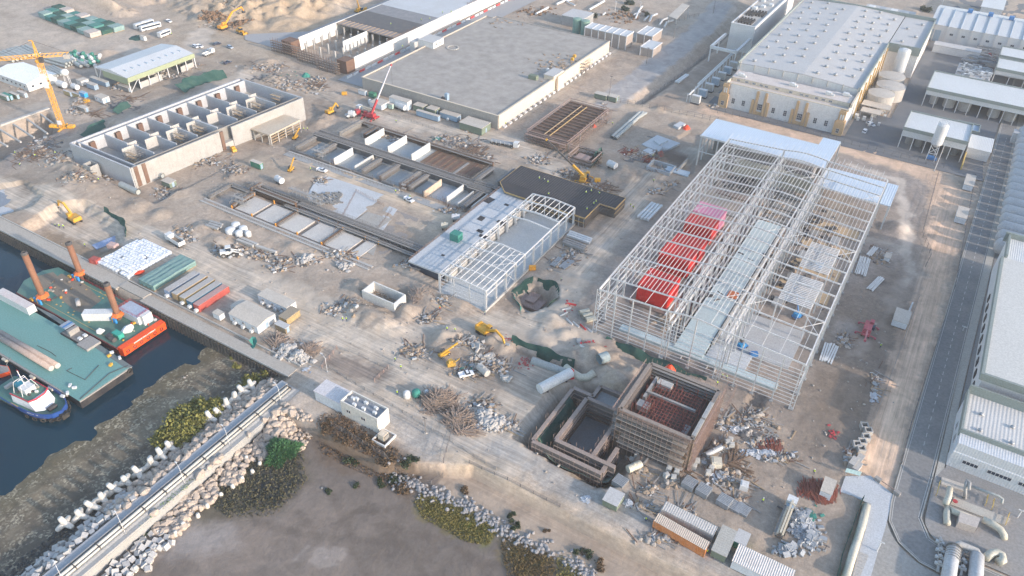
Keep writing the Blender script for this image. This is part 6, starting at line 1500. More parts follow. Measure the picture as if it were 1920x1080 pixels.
for i in range(23):rl_.bar((hx0+12+i*1.85,hy1-.2,-2),(hx0+12+i*1.85,hy1-.2,-.9),.06)
part('red_railing',rl_,red_m,t)
# deckhouse, boxes on deck
x0_,y0_,x1_,y1_=-199.0,99.2,-190.2,103.6
part('deckhouse',MB().bx(x0_,y0_,-2,x1_,y1_,.8).bx(x1_,y0_+.8,-2,x1_+1.6,y1_-.4,1.4),white_p,t);part('deckhouse_roof',MB().bx(x0_-.2,y0_-.2,.8,x1_,y1_+.1,.95),M('pale_blue_roof',(.38,.43,.52),.6),t)
rl_=MB()
for a_,b_ in (((x0_,y0_),(x1_,y0_)),((x0_,y1_),(x1_,y1_)),((x0_,y0_),(x0_,y1_)),((x1_,y0_),(x1_,y1_))):
 for z in (1.4,1.9):rl_.bar((*a_,z),(*b_,z),.06)
 for k in range(5):rl_.bar((a_[0]+(b_[0]-a_[0])*k/4,a_[1]+(b_[1]-a_[1])*k/4,.95),(a_[0]+(b_[0]-a_[0])*k/4,a_[1]+(b_[1]-a_[1])*k/4,1.9),.06)
part('roof_railing',rl_,red_m,t)
part('generator',MB().bx(-192.5,91.4,-2,-189.4,93.2,-.3),M('teal_generator',(.03,.33,.26),.5),t);part('winch',MB().tube([(-192,90.2,-1.3),(-189.8,90.2,-1.3)],.8,10).bx(-193.8,89.8,-2,-192.3,91.4,-.9),dark_m,t)
part('white_bundle',MB().blob((-190.8,95.6,-1.2),(2.2,1.6,1.2),.15,rg),bag_w,t);part('white_bundle',MB().blob((-196.8,90.4,-1.1),(1.3,1.0,1.1),.15,rg),white_p,t)
part('fresh_water_tank',MB().tube([(-216.5,96.4,-1.3),(-213.6,94.8,-1.3)],.7,12),conc_l,t,smooth=True)
for k in range(34):
 a_=rg.choice([(-236,-228),(-233,-224),(-193,-188),(-226,-222)]);x,y=rg.uniform(*a_),rg.uniform(90,103.5)
 part('deck_gear',MB().box((x,y,-1.8),(rg.uniform(.3,1.2),rg.uniform(.2,.8),rg.uniform(.2,.7)),rg.uniform(0,3)),rg.choice([white_p,yellow_m,dark_m,rope_m,rub_b,orange_t]),t)
at0(t)
for i,(a_,b_,h_,lab) in enumerate(((83,562,18.6,'tall rusty round leg of the barge, leftmost'),(153,519,14,'rusty round leg of the barge standing against the quay'),(223,597,14,'rusty round leg of the barge between the white box and the deckhouse'))):
 x,y=G(a_,b_,-2);s_=thing('jack_up_spud',lab,'spud',(x,y,-2),0,'jack-up barge legs')
 part('tube',MB().tube([(0,0,-6),(0,0,h_-.9)],.95,18),rust_s,s_,smooth=True);part('head',MB().lathe((0,0,h_-.9),[(1.05,0),(1.05,.5),(.7,.9),(.7,.6)],14),dark_m,s_)
 part('collar',MB().lathe((0,0,0),[(2.0,1.5),(2.0,1.9),(1.2,2.4)],8),M('orange_collar',(.72,.16,.03),.6),s_)
 for k in range(4):x_=-1.4+k*.95;part('jack',MB().tube([(x_,-1.9,0),(x_,-1.9,1.6)],.36,8),M('bright_blue',(.03,.28,.62),.45),s_)
 part('brace_plate',MB().bx(-.15,-2.3,0,.15,-1.9,1.7),yellow_m,s_);part('power_unit',MB().bx(-3.6,-2.6,0,-2.2,-1.8,.7),yellow_m,s_)
def container(nm,lab,x,y,z,L_,W_,H_,rz,side,roof,end=None,group=None,cat='container',ac=0,doors=True):
 t=thing(nm,lab,cat,(x,y,z),rz,group)
 part('body',MB().bx(-L_/2,-W_/2,.15,L_/2,W_/2,H_),side,t);part('roof',MB().bx(-L_/2,-W_/2,H_,L_/2,W_/2,H_+.06),roof,t)
 part('frame',MB().bx(-L_/2-.03,-W_/2-.03,0,L_/2+.03,-W_/2+.12,.2).bx(-L_/2-.03,W_/2-.12,0,L_/2+.03,W_/2+.03,.2).bx(L_/2-.1,-W_/2-.04,.2,L_/2+.05,-W_/2+.1,H_+.08).bx(-L_/2-.05,-W_/2-.04,.2,-L_/2+.1,-W_/2+.1,H_+.08),side if end is None else end,t)
 if doors:
  for s_ in (-1,1):part('door',MB().bx(-L_/2-.06,s_*W_/4-W_/4+.08,.3,-L_/2-.01,s_*W_/4+W_/4-.08,H_-.1),side,t)
 for k in range(ac):part('air_conditioner',MB().bx(-L_/2-1.1,-W_/2+.3+k*1.2,.6,-L_/2-.1,-W_/2+1.2+k*1.2,1.5),white_p,t)
 return t
container('deck_container','white container on the green deck between worn patch and rear leg',-203.2,94.9,-2,9,2.6,2.7,R(34),white_p,white_p)
container('barge_cabin','long white cabin container at the left edge on the turquoise barge',*G(28,560,.5),-2,16,2.6,2.7,R(1),white_p,M('stained_white_roof',(.58,.54,.52),.7,dirt=.5,dirtcol=(.45,.2,.15)))
t=thing('deck_barge','long flat turquoise barge lying beside the jack-up barge','barge',(-210,78,-2))
part('hull',MB().bx(-275,69.2,-6.5,-177,85.8,-2.15),hull_k,t);part('deck',MB().bx(-275,69.2,-2.15,-177,85.8,-2),deck_t,t)
part('worn_strip',MB().prism(px('40,575 72,580 235,690 250,688 215,665 100,590 62,572',-2),-2,-1.965),M('dark_worn_deck',(.15,.165,.165),.8,dirt=.5,dirtcol=(.07,.2,.18),sc=.4,streak=False),t)
part('side_fender',MB().bx(-275,68.7,-2.7,-182,69.15,-2.0).bx(-177,69.2,-2.5,-176.7,85.8,-2.1),grey_w,t)
for a_,b_ in ((97,730),(24,668),(66,706)):x,y=G(a_,b_,-3);part('fender',MB().tube([(x-.9,68.3,-2.6),(x+.9,68.3,-2.6)],.45,10),M('pale_fender',(.45,.42,.36),.8),t)
for x,y in ((-176.5,84.9),(-177.8,70.2)):mesh_part('tyre_fender',tym,t,(x,y,-2.9),1.57,(1.2,1.2,1.2))
for (a_,b_) in ((210,662),(205,668),(225,672),(140,728),(132,724),(118,744),(127,738),(208,685)):
 x,y=G(a_,b_,-2);part('deck_gear',MB().box((x,y,-1.7),(1.1,.7,.6),rg.random()*3),rg.choice([dark_m,white_p,yellow_m]),t)
for q in ([(240,685),(205,700),(150,748)],[(185,685),(160,712),(125,695),(135,690)],[(70,648),(95,660),(105,668)]):
 part('hose',MB().tube([(*G(*p_,-1.9),-1.9) for p_ in q],.09,5),dark_m,t)
part('landing_grate',MB().bx(-197.6,83,-2,-192.8,87.6,-1.2),grey_w,t)
at0(t)
t=thing('ramp_boat','small dark workboat wedged between the two barges with a blue canopy','boat',(-203,87,-2));x,y=G(137,607,0)
part('hull',MB().bx(-206.5,83.6,-3,-196.5,87.8,-1.5),hull_k,t);part('deck',MB().bx(-206.2,83.9,-1.5,-196.8,87.5,-1.38),M('deck_grey',(.2,.19,.18),.8),t);part('canopy',MB().bx(-206.6,84.2,.8,-203.6,87.4,.95),M('grey_blue_canopy',(.32,.36,.42),.6),t);part('canopy_stripe',MB().bx(-205.3,84.2,.96,-204.6,87.4,1.02),blue_p,t)
part('cabin',MB().bx(-203.4,84.2,-1.38,-202.2,87.4,.5),grey_w,t)
for k in range(2):part('fish_box',MB().bx(-199.6+k*.0,84.6+k*1.7,-1.38,-198.4,85.6+k*1.7,-.9),white_p,t)
at0(t)
for i,(p_,q_) in enumerate((((0,633),(96,691)),((8,628),(108,686)))):
 a_,b_=G(*p_,-1.2),G(*q_,-1.2);a_=(a_[0]-(8 if i==0 else 2),a_[1]);s_=thing('steel_pile',['nearer','farther'][i]+' of two long old pipe piles lying on the turquoise barge','pile',((a_[0]+b_[0])/2,(a_[1]+b_[1])/2,-1.15),math.atan2(b_[1]-a_[1],b_[0]-a_[0]),'pipe piles on the barge')
 L_=math.dist(a_,b_);part('tube',MB().tube([(-L_/2,0,0),(L_/2,0,0)],.85,16),pile_g,s_,smooth=True);part('end_cap',MB().tube([(L_/2+.01,0,0),(L_/2+.12,0,0)],.84,16),conc_l,s_)
# tug
t=thing('tug_boat','blue hulled tug with white wheelhouse, red trim and tyre fenders round the bow','tug',(-190.5,63.6,-5),R(4))
def hullprof(z,k,L0=-12.2,L1=12.6,W=4.6):
 pts=[]
 for i in range(25):
  u=i/24;x=L0+(L1-L0)*u;w=W*k*(min(1,(u*6)**.5*.25+.75))*(1 if u<.6 else math.sqrt(max(0,1-((u-.6)/.4)**2.3)))
  pts.append((x,w))
 return [(x,-w,z) for x,w in pts]+[(x,w,z) for x,w in pts[::-1]]
hb=MB();rings=[hullprof(-1,.75),hullprof(.6,.93),hullprof(1.5,1)]
n_=len(rings[0])
for r_ in rings:hb.v+=r_
for i in range(2):
 for j in range(n_):hb.f.append((i*n_+j,i*n_+(j+1) % n_,(i+1)*n_+(j+1) % n_,(i+1)*n_+j))
hb.f.append(tuple(range(2*n_,3*n_)));part('hull',hb,hull_k,t)
dk=MB();dk.v=hullprof(1.56,.97);dk.f=[tuple(range(n_))];part('deck',dk,deck_g,t)
bw_=MB();P2=hullprof(1.5,1.0);pts=[p for p in P2 if p[0]>1.2]
for a_,b_ in zip(pts,pts[1:]):bw_.bar((a_[0],a_[1],2.2),(b_[0],b_[1],2.2),.22,1.5)
part('bow_bulwark',bw_,hull_b,t)
bs=MB()
for sgn in (-1,1):bs.bar((-11.5,sgn*3.9,1.8),(1.2,sgn*4.55,1.8),.15,.5)
part('side_rail',bs,hull_b,t)
lt=MB()
for k in range(11):lt.box((4.8+k*.33,-4.62+k*.045+max(0,k-6)*.03,2.45),(.2,.12,.3),.25) if k != 7 else None
part('bow_lettering',lt,white_p,t)
for i in range(11):
 a_=-1.5+i*.3;u=.62+.38*math.cos(a_*.95);x=3.5+9.6*math.cos(a_);y=5.0*math.sin(a_)
 o=mesh_part('tyre_fender',tym,t,(x,y,1.0),a_+1.57,(.95,.95,.95))
part('bow_roller',MB().bx(12.2,-1.0,.4,13.6,1.0,2.0),black_r,t)
hs=MB().add([(-3.2,-3.4,1.56),(5.6,-3.0,1.56),(7.2,-1.4,1.56),(7.2,1.4,1.56),(5.6,3.0,1.56),(-3.2,3.4,1.56),(-3.0,-3.2,4.4),(4.0,-2.9,4.4),(4.8,-1.3,4.4),(4.8,1.3,4.4),(4.0,2.9,4.4),(-3.0,3.2,4.4)],[(0,1,7,6),(1,2,8,7),(2,3,9,8),(3,4,10,9),(4,5,11,10),(5,0,6,11),(6,7,8,9,10,11)])
part('wheelhouse',hs,M('tug_white',(.8,.8,.8),.4,dirt=.1),t);part('upper_deck',MB().bx(-3.0,-3.1,4.42,3.9,3.1,4.5),deck_g,t)
tr_=MB()
for a_,b_ in (((-3.1,-3.25),(4.1,-2.95)),((4.1,-2.95),(4.95,-1.3)),((4.95,-1.3),(4.95,1.3)),((4.95,1.3),(4.1,2.95)),((4.1,2.95),(-3.1,3.25))):tr_.bar((*a_,4.65),(*b_,4.65),.12,.55)
part('red_trim',tr_,M('red_trim',(.55,.04,.07),.5),t)
for y_ in (-1.2,0,1.2):window(t,5.6,y_,2.9,.8,.6,1,1,'x')
part('bridge_cabin',MB().bx(-1.6,-1.5,4.5,1.4,1.5,6.2),white_p,t)
for k in range(9):part('deck_gear',MB().box((rg.uniform(-2.6,3),rg.uniform(-2.6,2.6),4.8),(rg.uniform(.4,.9),.5,.6),rg.random()),rg.choice([white_p,dark_m,rope_m]),t)
ms=MB().tube([(-.4,0,6.2),(-.9,0,11.5)],.12,8).tube([(-2.6,-2.4,4.5),(-2.4,-1.6,7.8),(-2.4,1.6,7.8),(-2.6,2.4,4.5)],.1,6).tube([(1,-2.4,4.5),(.6,-1.6,7.8),(.6,1.6,7.8),(1,2.4,4.5)],.1,6).tube([(-2.4,0,7.8),(.6,0,7.8)],.1,6).tube([(-.7,-1.2,8.6),(-.7,1.2,8.6)],.08,6)
part('mast',ms,steel_w,t);part('pennant',MB().box((-1.2,.2,11.3),(.7,.1,.4)),red_m,t)
part('work_boat',MB().bx(-8.2,.6,1.56,-4.6,2.6,2.7),M('teal_boat',(.02,.33,.38),.5),t);part('winch',MB().tube([(-4,-1.2,2.2),(-4,.2,2.2)],.6,10),dark_m,t);part('gangway_plank',MB().bar((-3.2,-4.2,1.75),(1.0,-4.2,1.75),.5,.08),timber_y,t)
part('tow_post',MB().bx(-10,-1.2,1.5,-9,1.2,2.3),conc_l,t);part('bow_winch',MB().bx(7.8,-1.2,1.56,9,1.2,2.4),dark_m,t)
one('mooring_rope',MB().tube([(*G(30,724,-1),-1),(*G(15,690,-1.6),-1.8),(*G(12,683,-1.6),-1.6)],.07,5).tube([(*G(12,683,-1.6),-1.6),(-209,69.6,-1.9)],.06,5),rope_m,'thin mooring rope from the tug to the barge at the left edge','rope')
t=thing('orange_boat','corner of an orange boat at the left edge behind the tug','boat',(*G(-8,695,-4.5),-5),R(20));part('hull',MB().prism([(-6,-1.8),(3,-1.8),(5,0),(3,1.8),(-6,1.8)],-.6,1.2),hull_o,t);part('deck',MB().prism([(-5.8,-1.6),(2.9,-1.6),(4.6,0),(2.9,1.6),(-5.8,1.6)],1.2,1.26),grey_w,t)
# ---------------- containers, cabins, stores ----------------
rg=random.Random(9)
def PR(p,q,z=0.):
 a_,b_=G(*p,z),G(*q,z);return (a_[0]+b_[0])/2,(a_[1]+b_[1])/2,math.atan2(b_[1]-a_[1],b_[0]-a_[0]),math.dist(a_,b_)
def gz(x,y):return HZ(x,y)
for i,(cx,s_,r_,lab) in enumerate(((-192.2,M('pale_blue_container',(.30,.38,.52),.6,dirt=.3,ribs=('Y',2.5,.8)),cont_ro,'pale blue and white shipping container, leftmost of the five by the quay'),(-188.5,cont_t,cont_ro,'tan shipping container, second of the five by the quay'),(-185.0,cont_y,cont_ro,'ochre shipping container in the middle of the five by the quay'),
  (-181.7,cont_b,cont_ro,'dark blue shipping container beside the red one'),(-178.7,cont_r,cont_rr,'faded red shipping container, rightmost of the five by the quay'))):
 container('shipping_container',lab,cx,118.2,gz(cx,118),12.2,2.44,2.6,R(90),s_,r_,group='shipping containers by the quay',ac=1 if i != 1 else 0)
def cabin(lab,x0,y0,x1,y1,h,wall=cab_w,roof=cab_roof,nw=0,ac=0,z=None,nm='site_cabin',cat='cabin',gable=False):
 cx,cy=(x0+x1)/2,(y0+y1)/2;W_,D_=x1-x0,y1-y0;t=thing(nm,lab,cat,(cx,cy,gz(cx,cy) if z is None else z))
 part('wall',MB().bx(-W_/2,-D_/2,.35,W_/2,D_/2,h),wall,t)
 if gable:part('roof',MB().add([(-W_/2-.2,-D_/2-.2,h),(W_/2+.2,-D_/2-.2,h),(W_/2+.2,0,h+.7),(-W_/2-.2,0,h+.7),(W_/2+.2,D_/2+.2,h),(-W_/2-.2,D_/2+.2,h)],[(0,1,2,3),(3,2,4,5),(1,4,2),(0,3,5)]),roof,t)
 else:part('roof',MB().bx(-W_/2-.12,-D_/2-.12,h,W_/2+.12,D_/2+.12,h+.14),roof,t)
 part('footing',MB().bx(-W_/2+.4,-D_/2+.3,-.1,W_/2-.4,D_/2-.3,.34),dark_m,t)
 for k in range(nw):window(t,-W_/2+W_*(k+.5)/nw,-D_/2,1.4,1.0,.9,2,1)
 for k in range(ac):part('air_conditioner',MB().bx(-W_/2+W_*(k+.7)/(ac+.4)-.5,-D_/2-.9,.3,-W_/2+W_*(k+.7)/(ac+.4)+.5,-D_/2-.1,1.3),white_p,t)
 if W_>4:part('door',MB().bx(W_/2+.0,-.5,.4,W_/2+.06,.5,2.4),blue_l,t)
 return t
cabin('long white site cabin with air conditioners along its long side',-166,125.8,-153.6,129.8,3.0,ac=4,nw=3);cabin('big square white site cabin with a sandy roof near the quay',-166.2,114.2,-154.2,121.6,3.2,nw=3,ac=3,gable=True)
cabin('small white hut on a kerb beside the red container',-171.6,112.4,-168.6,114.4,2.3,nm='hut');cabin('narrow pale lean-to hut at the back of the big square cabin',-169.2,117.5,-166.5,121.8,2.6,nm='hut')
cabin('yellowish box body with open side beside the long cabin',-153,121.8,-149.8,127.5,2.7,cont_y,M('plank_roof',(.30,.25,.19),.9,dirt=.4),nm='storage_box',cat='box');cabin('brown crate with a grey top next to the yellowish box',-151.6,118.6,-147.2,120.6,2.4,M('brown_crate',(.25,.19,.12),.9,dirt=.4),roof_g,nm='storage_box',cat='box')
def cab_px(lab,nl,nr,fl,h,**k):
 x0,y0,x1,y1=RB(nl,nr,fl,h);return cabin(lab,x0,y0,x1,y1,h,**k)
K=blue_l
cab_px('white container cabin beside the white tank, leftmost of the row by the reservoir',(698,193),(716,197),(706,182),2.8);cab_px('two storey white cabin with small windows by the reservoir wall',(727,183),(766,190),(737,177),4.6,nw=3)
cab_px('long pale blue container in front of the green canopies',(780,208),(822,219),(784,205),2.8,wall=K);cab_px('pale blue cabin with sandy roof right of the green canopies',(826,211),(857,219),(832,205),2.8,wall=K,ac=1)
cab_px('big green shed with a beige roof and orange corner patches',(861,230),(904,241),(878,218),3.6,wall=green_l);cab_px('small green open canopy by the reservoir wall, left one',(775,197),(793,201),(783,191),3,wall=green_l);cab_px('small green open canopy by the reservoir wall, right one',(799,203),(816,207),(808,197),3,wall=green_l)
cab_px('small pale green cabin left of the white cylinder tank',(727,194),(735,196),(731,192),2.6,wall=M('mint_panel',(.35,.48,.42),.7));cab_px('white cabin at the far left end of the reservoir wall',(673,169),(684,172),(675,166),2.4);cab_px('green generator box by the reservoir wall end',(692,174),(700,177),(696,171),2.2,wall=green_p,roof=green_p,nm='generator')
cab_px('long blue-grey container with its end open behind the workshop yard',(166,145),(199,154),(174,142),2.7,wall=K);cab_px('shorter blue-grey container in front of the long one',(161,156),(176,161),(168,153),2.7,wall=K);cab_px('white cabin with a blue roof edge on the workshop yard',(176,180),(192,185),(189,175),2.8,nw=2)
cab_px('white container with a blue open end by the sphere tank',(142,150),(152,153),(156,145),2.6,wall=white_p);cab_px('ochre container left end of the yard row',(117,170),(133,173),(119,168),2.4,wall=cont_y,roof=roof_g);cab_px('ochre container middle of the yard row',(134,174),(150,178),(136,172),2.4,wall=cont_y,roof=roof_g);cab_px('bright blue container at the end of the yard row',(150,178),(159,181),(155,175),2.4,wall=M('sky_blue_paint',(.02,.30,.62),.5),roof=K)
cab_px('small grey roofed hut near the crane foot',(148,201),(158,205),(154,197),2.2,wall=conc_d);cab_px('low grey canopy box by the workshop front',(222,160),(240,166),(226,157),2.4,wall=conc_d)
for i,(c,w) in enumerate(((8,green_l),(15,net_t),(27,green_l),(42,white_p))):cab_px(['dull green covered unit at the left edge','turquoise covered unit at the left edge','dark green unit left of the white tank','white rounded unit at the end of the left edge row'][i],(c-8,182-c*.2),(c+6,183-c*.2),(c-8,176-c*.2),2.4,wall=w,roof=cab_roof if i != 1 else net_t,nm='covered_unit',cat='box')
cab_px('small beige cabin in the excavated trench yard, green netted roof',(301,338),(318,343),(314,331),2.4,wall=green_l);cab_px('green roofed cabin body with a truck front by the basins',(468,302),(488,307),(474,298),2.8,wall=green_p)
cab_px('white box container on the white tile roofed part near the yard road',(260,67),(270,69),(268,66),2.6,wall=white_p);cab_px('white cabin standing between road and steel frame',(1676,601),(1702,608),(1681,577),2.6,nm='site_office');cab_px('white pump house with a ribbed lower wall by the asphalt road',(1793,404),(1813,410),(1799,385),2.8)
cab_px('white kiosk nearest the top of the roadside row',(1808,345),(1826,348),(1814,325),2.6);cab_px('little grey cabin on the open ground right of the frame',(1658,483),(1669,485),(1662,474),1.8)
cab_px('white and grey hut above the rusty scrap by the east road',(1540,920),(1560,927),(1548,893),2.6);cab_px('long white cabin with a ribbed roof cut by the bottom edge',(1374,1054),(1480,1100),(1386,1020),3.0,roof=M('pink_ribbed_roof',(.60,.56,.53),.6,dirt=.3,streak=False,ribs=('X',2.0,.8)))
cab_px('grey roofed green shed right of the two long containers',(1335,1033),(1362,1044),(1355,985),2.6,wall=green_l,roof=M('grey_ribbed_roof',(.42,.40,.36),.8,dirt=.4,streak=False,ribs=('Y',1.6,.6)));cab_px('small green framed hut with a grey roof behind the long white cabin',(1378,1016),(1398,1024),(1385,992),2.6,wall=green_p,roof=roof_g)
cab_px('dark green canopy with a two-part grey roof by the gravel road',(1131,938),(1157,950),(1144,914),2.4,wall=green_l,roof=roof_g);cab_px('dark hut at the wooden gate behind the rebar deck, left one',(1113,176),(1138,180),(1120,171),2.6,wall=green_l,roof=cab_roof);cab_px('dark hut at the wooden gate behind the rebar deck, right one',(1140,181),(1156,184),(1147,176),2.6,wall=green_l,roof=cab_roof)
container('long_container','long white ribbed container parallel to the orange one, lower right',-19,119.3,gz(-19,119),13,2.8,2.9,R(-2),cont_wx,cont_wx);container('long_container','long orange and white ribbed container near the gravel road',-19.2,115.0,gz(-19,115),13.2,2.7,2.8,R(-5),cont_o,M('dusty_ribbed_roof',(.55,.46,.38),.8,dirt=.4,streak=False,ribs=('X',2.2,.9)))
# ---- big bags ----
bagm=[]
for k in range(5):
 b_=wrinkle_box(-.62,-.58,.62,.58,1.25,30+k,0,.35);bagm.append(b_.mesh('bulk_bag',bag_w,True))
for i in range(11):
 for j in range(13):
  if (i in (0,) and j>11) or rg.random()<.02:continue
  x,y=-225.6+i*1.45+rg.uniform(-.03,.03)+j*.02,111.9+j*1.34+rg.uniform(-.05,.05)
  o=link('bulk_bag',bagm[(i*5+j*3) % 5]);o.location=(x,y,gz(x,y)+.1);o.rotation_euler=(0,0,rg.uniform(-.06,.06));o.scale=(1.07,1.04,rg.uniform(.97,1.08))
  o['label']=f'white bulk bag in the {ORD[j]} row from the quay, {ORD[i]} from the left';o['category']='bulk bag';o['group']='white bulk bags stacked by the quay'
for i,(a_,b_) in enumerate(((180,492),(212,462))):x,y=G(a_,b_);one('red_crate',MB().bx(-1.6,-1.2,0,1.6,1.2,1.8).bx(-1.5,-1.1,1.8,1.5,1.1,1.95),[cont_r,M('pale_pink_sheet',(.5,.35,.32),.8)][i],['red crate at the left corner of the bulk bags','pale pink covered stack behind the bulk bags'][i],'crate',(x,y,gz(x,y)),R(10))
t=tarp('tarp_covered_stack','long dull green tarpaulin covered stack beside the bulk bags',-205.2,111.6,-198,128.6,2.1,M('grey_green_tarp',(.16,.27,.25),.7,dirt=.5,dirtcol=(.35,.38,.36),sc=.3),11)
x,y=G(263,514);one('orange_cover',MB().blob((0,0,.7),(2,.9,.6),.2,rg),orange_t,'crumpled orange sheet at the end of the bulk bags','tarpaulin',(x,y,gz(x,y)))
def px_thing(nm,mb,mat,lab,cat,a_,b_,rz=0,smooth=False,dz=0,group=None):x,y,z=GP(a_,b_);return one(nm,mb,mat,lab,cat,(x,y,z+dz),rz,group,smooth)
px_thing('blue_sheet',MB().add([(-4.2,-1.8,.3),(4.2,-1.8,.2),(4.2,1.8,.5),(-4.2,1.8,.4),(-4.2,-1.8,0),(4.2,-1.8,0)],[(0,1,2,3),(4,5,1,0)]),M('faded_blue_sheet',(.30,.38,.55),.7),'faded blue sheet lying at the edge of the excavation','sheet',199,456,R(78))
# ---- nets and tarpaulins ----
def drape(lab,s,z0,z1,mat,nm='green_net',wob=.35,lean=1.2,cat='netting',seed=1,zb=None):
 P_=[G(*map(float,q.split(',')),0) for q in s.split()];mb=MB();r_=random.Random(seed);pts=resamp(P_,max(4,int(sum(math.dist(a_,b_) for a_,b_ in zip(P_,P_[1:]))/1.1)));rows=6
 for j in range(rows+1):
  f=j/rows
  for i,(x,y) in enumerate(pts):
   a_,b_=pts[max(i-1,0)],pts[min(i+1,len(pts)-1)];d=Vector((b_[0]-a_[0],b_[1]-a_[1])).normalized();n_=Vector((d.y,-d.x))
   o=lean*(1-f)+wob*(math.sin(i*1.3+f*3)+r_.uniform(-.7,.7))*.6;zz=z0+(z1+.5*math.sin(i*.6+seed)-z0)*f
   mb.v.append((x+n_.x*o-P_[0][0],y+n_.y*o-P_[0][1],zz))
 n=len(pts)
 for j in range(rows):
  for i in range(n-1):mb.f.append((j*n+i,j*n+i+1,(j+1)*n+i+1,(j+1)*n+i))
 return one(nm,mb,mat,lab,cat,(*P_[0],0),0,None,True)
drape('long green net wall along the pipe trench, lower middle','960,640 1000,655 1040,670 1078,684',-1.6,2.2,net_g,seed=2);drape('dark green net along the front of the large steel frame','1137,634 1180,652 1240,677 1290,700 1325,712',-2,.8,net_g,seed=3,lean=2.5)
drape('green net lining the far side of the deep pit','958,546 1000,518 1046,533 1049,556 1022,580',-5,.4,net_g,seed=4,lean=2);drape('turquoise net strip hanging at the near left of the deep pit','958,548 966,565 975,575 978,592',-3.5,.5,net_t,seed=5,lean=-1.6)
drape('green net on the bank left of the sunken basin','1008,826 1022,800 1045,772 1068,745',-3.8,.6,net_g,seed=6,lean=2.8);drape('grey-green geotextile on the bank under the sunken basin','1010,838 1040,868 1085,890 1130,905 1160,890',-2.4,.1,M('faded_green_sheet',(.14,.22,.20),.9,dirt=.5),seed=7,lean=-2.2)
drape('dark green screen wall at the corner of the excavation','200,400 218,412 238,425 240,445',-1,2.6,net_g,seed=8);drape('green net pile lying beside the filter basins','330,172 350,160 380,150 420,141',.2,3.4,net_g,seed=9,lean=5,wob=.8);drape('green net draped by the left end of the filter basins','152,262 170,248 195,232',.2,2.6,net_g,seed=10,lean=3.5)
drape('small green net pile by the basin road','212,214 225,205 240,198',.2,2.2,net_g,seed=11,lean=2.5);drape('green net beside the yellow crane pit','1112,300 1128,285 1128,300 1110,318',-.5,2.6,net_g,seed=12,lean=1.5);drape('bright turquoise net heap by the quay','468,648 478,640 486,650',.1,1.8,net_t,seed=13,lean=2)
drape('green fence beside the long pipe trench at the bottom right','1618,935 1600,985 1580,1040 1570,1085',-.6,1.1,net_g,seed=14,lean=.2,wob=.1)
def cone_tarp(lab,a_,b_,r,h,mat,seed):
 r_=random.Random(seed);mb=MB();n=14;prof=[(1,0),(.75,.35),(.45,.7),(.1,1)]
 for k_,z_ in prof:
  for j in range(n):q=6.283*j/n;e=r*k_*(1+r_.uniform(-.15,.15));mb.v.append((e*math.cos(q),e*math.sin(q),h*z_+r_.uniform(-.1,.1)))
 for i in range(3):
  for j in range(n):mb.f.append((i*n+j,i*n+(j+1) % n,(i+1)*n+(j+1) % n,(i+1)*n+j))
 return px_thing('tarpaulin',mb,mat,lab,'tarpaulin',a_,b_)
cone_tarp('pointed orange-red tarpaulin behind the brown scaffolded block',1252,708,3.0,5.2,orange_t,3);cone_tarp('red tarpaulin hung over the joint of the long grey pipe',1070,703,1.8,2.6,red_t,4)
cone_tarp('orange tarpaulin spot by the rebar deck far end',1114,238,1.2,1.4,orange_t,6);cone_tarp('orange tarpaulin lump beyond the unfinished footings',1287,241,1.8,1.8,orange_t,7);cone_tarp('orange-red tarpaulin lump near the footings, next to a worker',1239,291,1.7,2.2,orange_t,8);cone_tarp('teal netting cube on the spoil yard',574,143,2.3,2.0,net_t,9)
cone_tarp('dark green netting mound beside the white box on the yard',258,71,4.5,1.2,net_g,10)
# covered stacks, top left yard
A_,B_,C_,D_=Vector(G(76,34)),Vector(G(112,18)),Vector(G(238,57)),Vector(G(170,72));nn=[M('pale_teal_net',(.22,.33,.32),.9,dirt=.4),net_g,M('teal_net',(.05,.20,.18),.9,dirt=.3),M('dusty_sheet',(.45,.40,.37),.9)]
for i in range(8):
 for j in range(3):
  u,v=(i+.5)/8,(j+.5)/3;p_=(A_*(1-v)+B_*v)*(1-u)+(D_*(1-v)+C_*v)*u;a_=math.atan2((D_-A_).y,(D_-A_).x);L_=(D_-A_).length/8*.97;W_=((B_-A_).length*(1-u)+(C_-D_).length*u)/3*.97
  t=thing('covered_stack',f'netting covered stack in the far yard, {ORD[i]} from the left in the {["near", "middle", "far"][j]} row','covered stack',(p_.x,p_.y,gz(*p_)),a_,'covered stacks in the far yard')
  h=rg.uniform(2.3,3.4);part('cover',wrinkle_box(-L_/2,-W_/2,L_/2,W_/2,h,i*7+j,.3),nn[3] if (i,j) in ((1,2),(7,0),(3,2)) else nn[(i*2+j*5) % 3],t,smooth=True);part('base',MB().bx(-L_/2+.2,-W_/2+.2,0,L_/2-.2,W_/2-.2,.3),timber,t)
# ---- pipes, drums, tanks ----
def pipes(lab,p,q,r,n,mat,nm='pipe_stack',layers=1,gap=2.15,hollow=True,z=0,cat='pipes'):
 x,y,a_,L_=PR(p,q);t=thing(nm,lab,cat,(x,y,gz(x,y)+z),a_);me=MB().tube([(-L_/2,0,0),(L_/2,0,0)],r,12,caps=not hollow)
 if hollow:me.tube([(L_/2,0,0),(L_/2-.02,0,0)],r*.8,12)
 me=me.mesh('pipe',mat,False)
 for l in range(layers):
  for k in range(n-l):mesh_part('pipe',me,t,(rg.uniform(-.3,.3),(k-(n-l-1)/2)*r*gap,r+l*r*1.75))
 return t
pipes('stack of big grey pipes at the far left edge',(12,99),(45,112),1.0,6,grp_g,layers=1);pipes('row of big grey pipes left of the crane mast top',(35,92),(62,106),.9,5,grp_g);pipes('bundle of long grey pipes right of the crane mast',(95,112),(136,124),.8,5,grp_g,layers=2);pipes('short grey pipes beside the barrel field',(140,118),(158,128),1.1,2,grp_g)
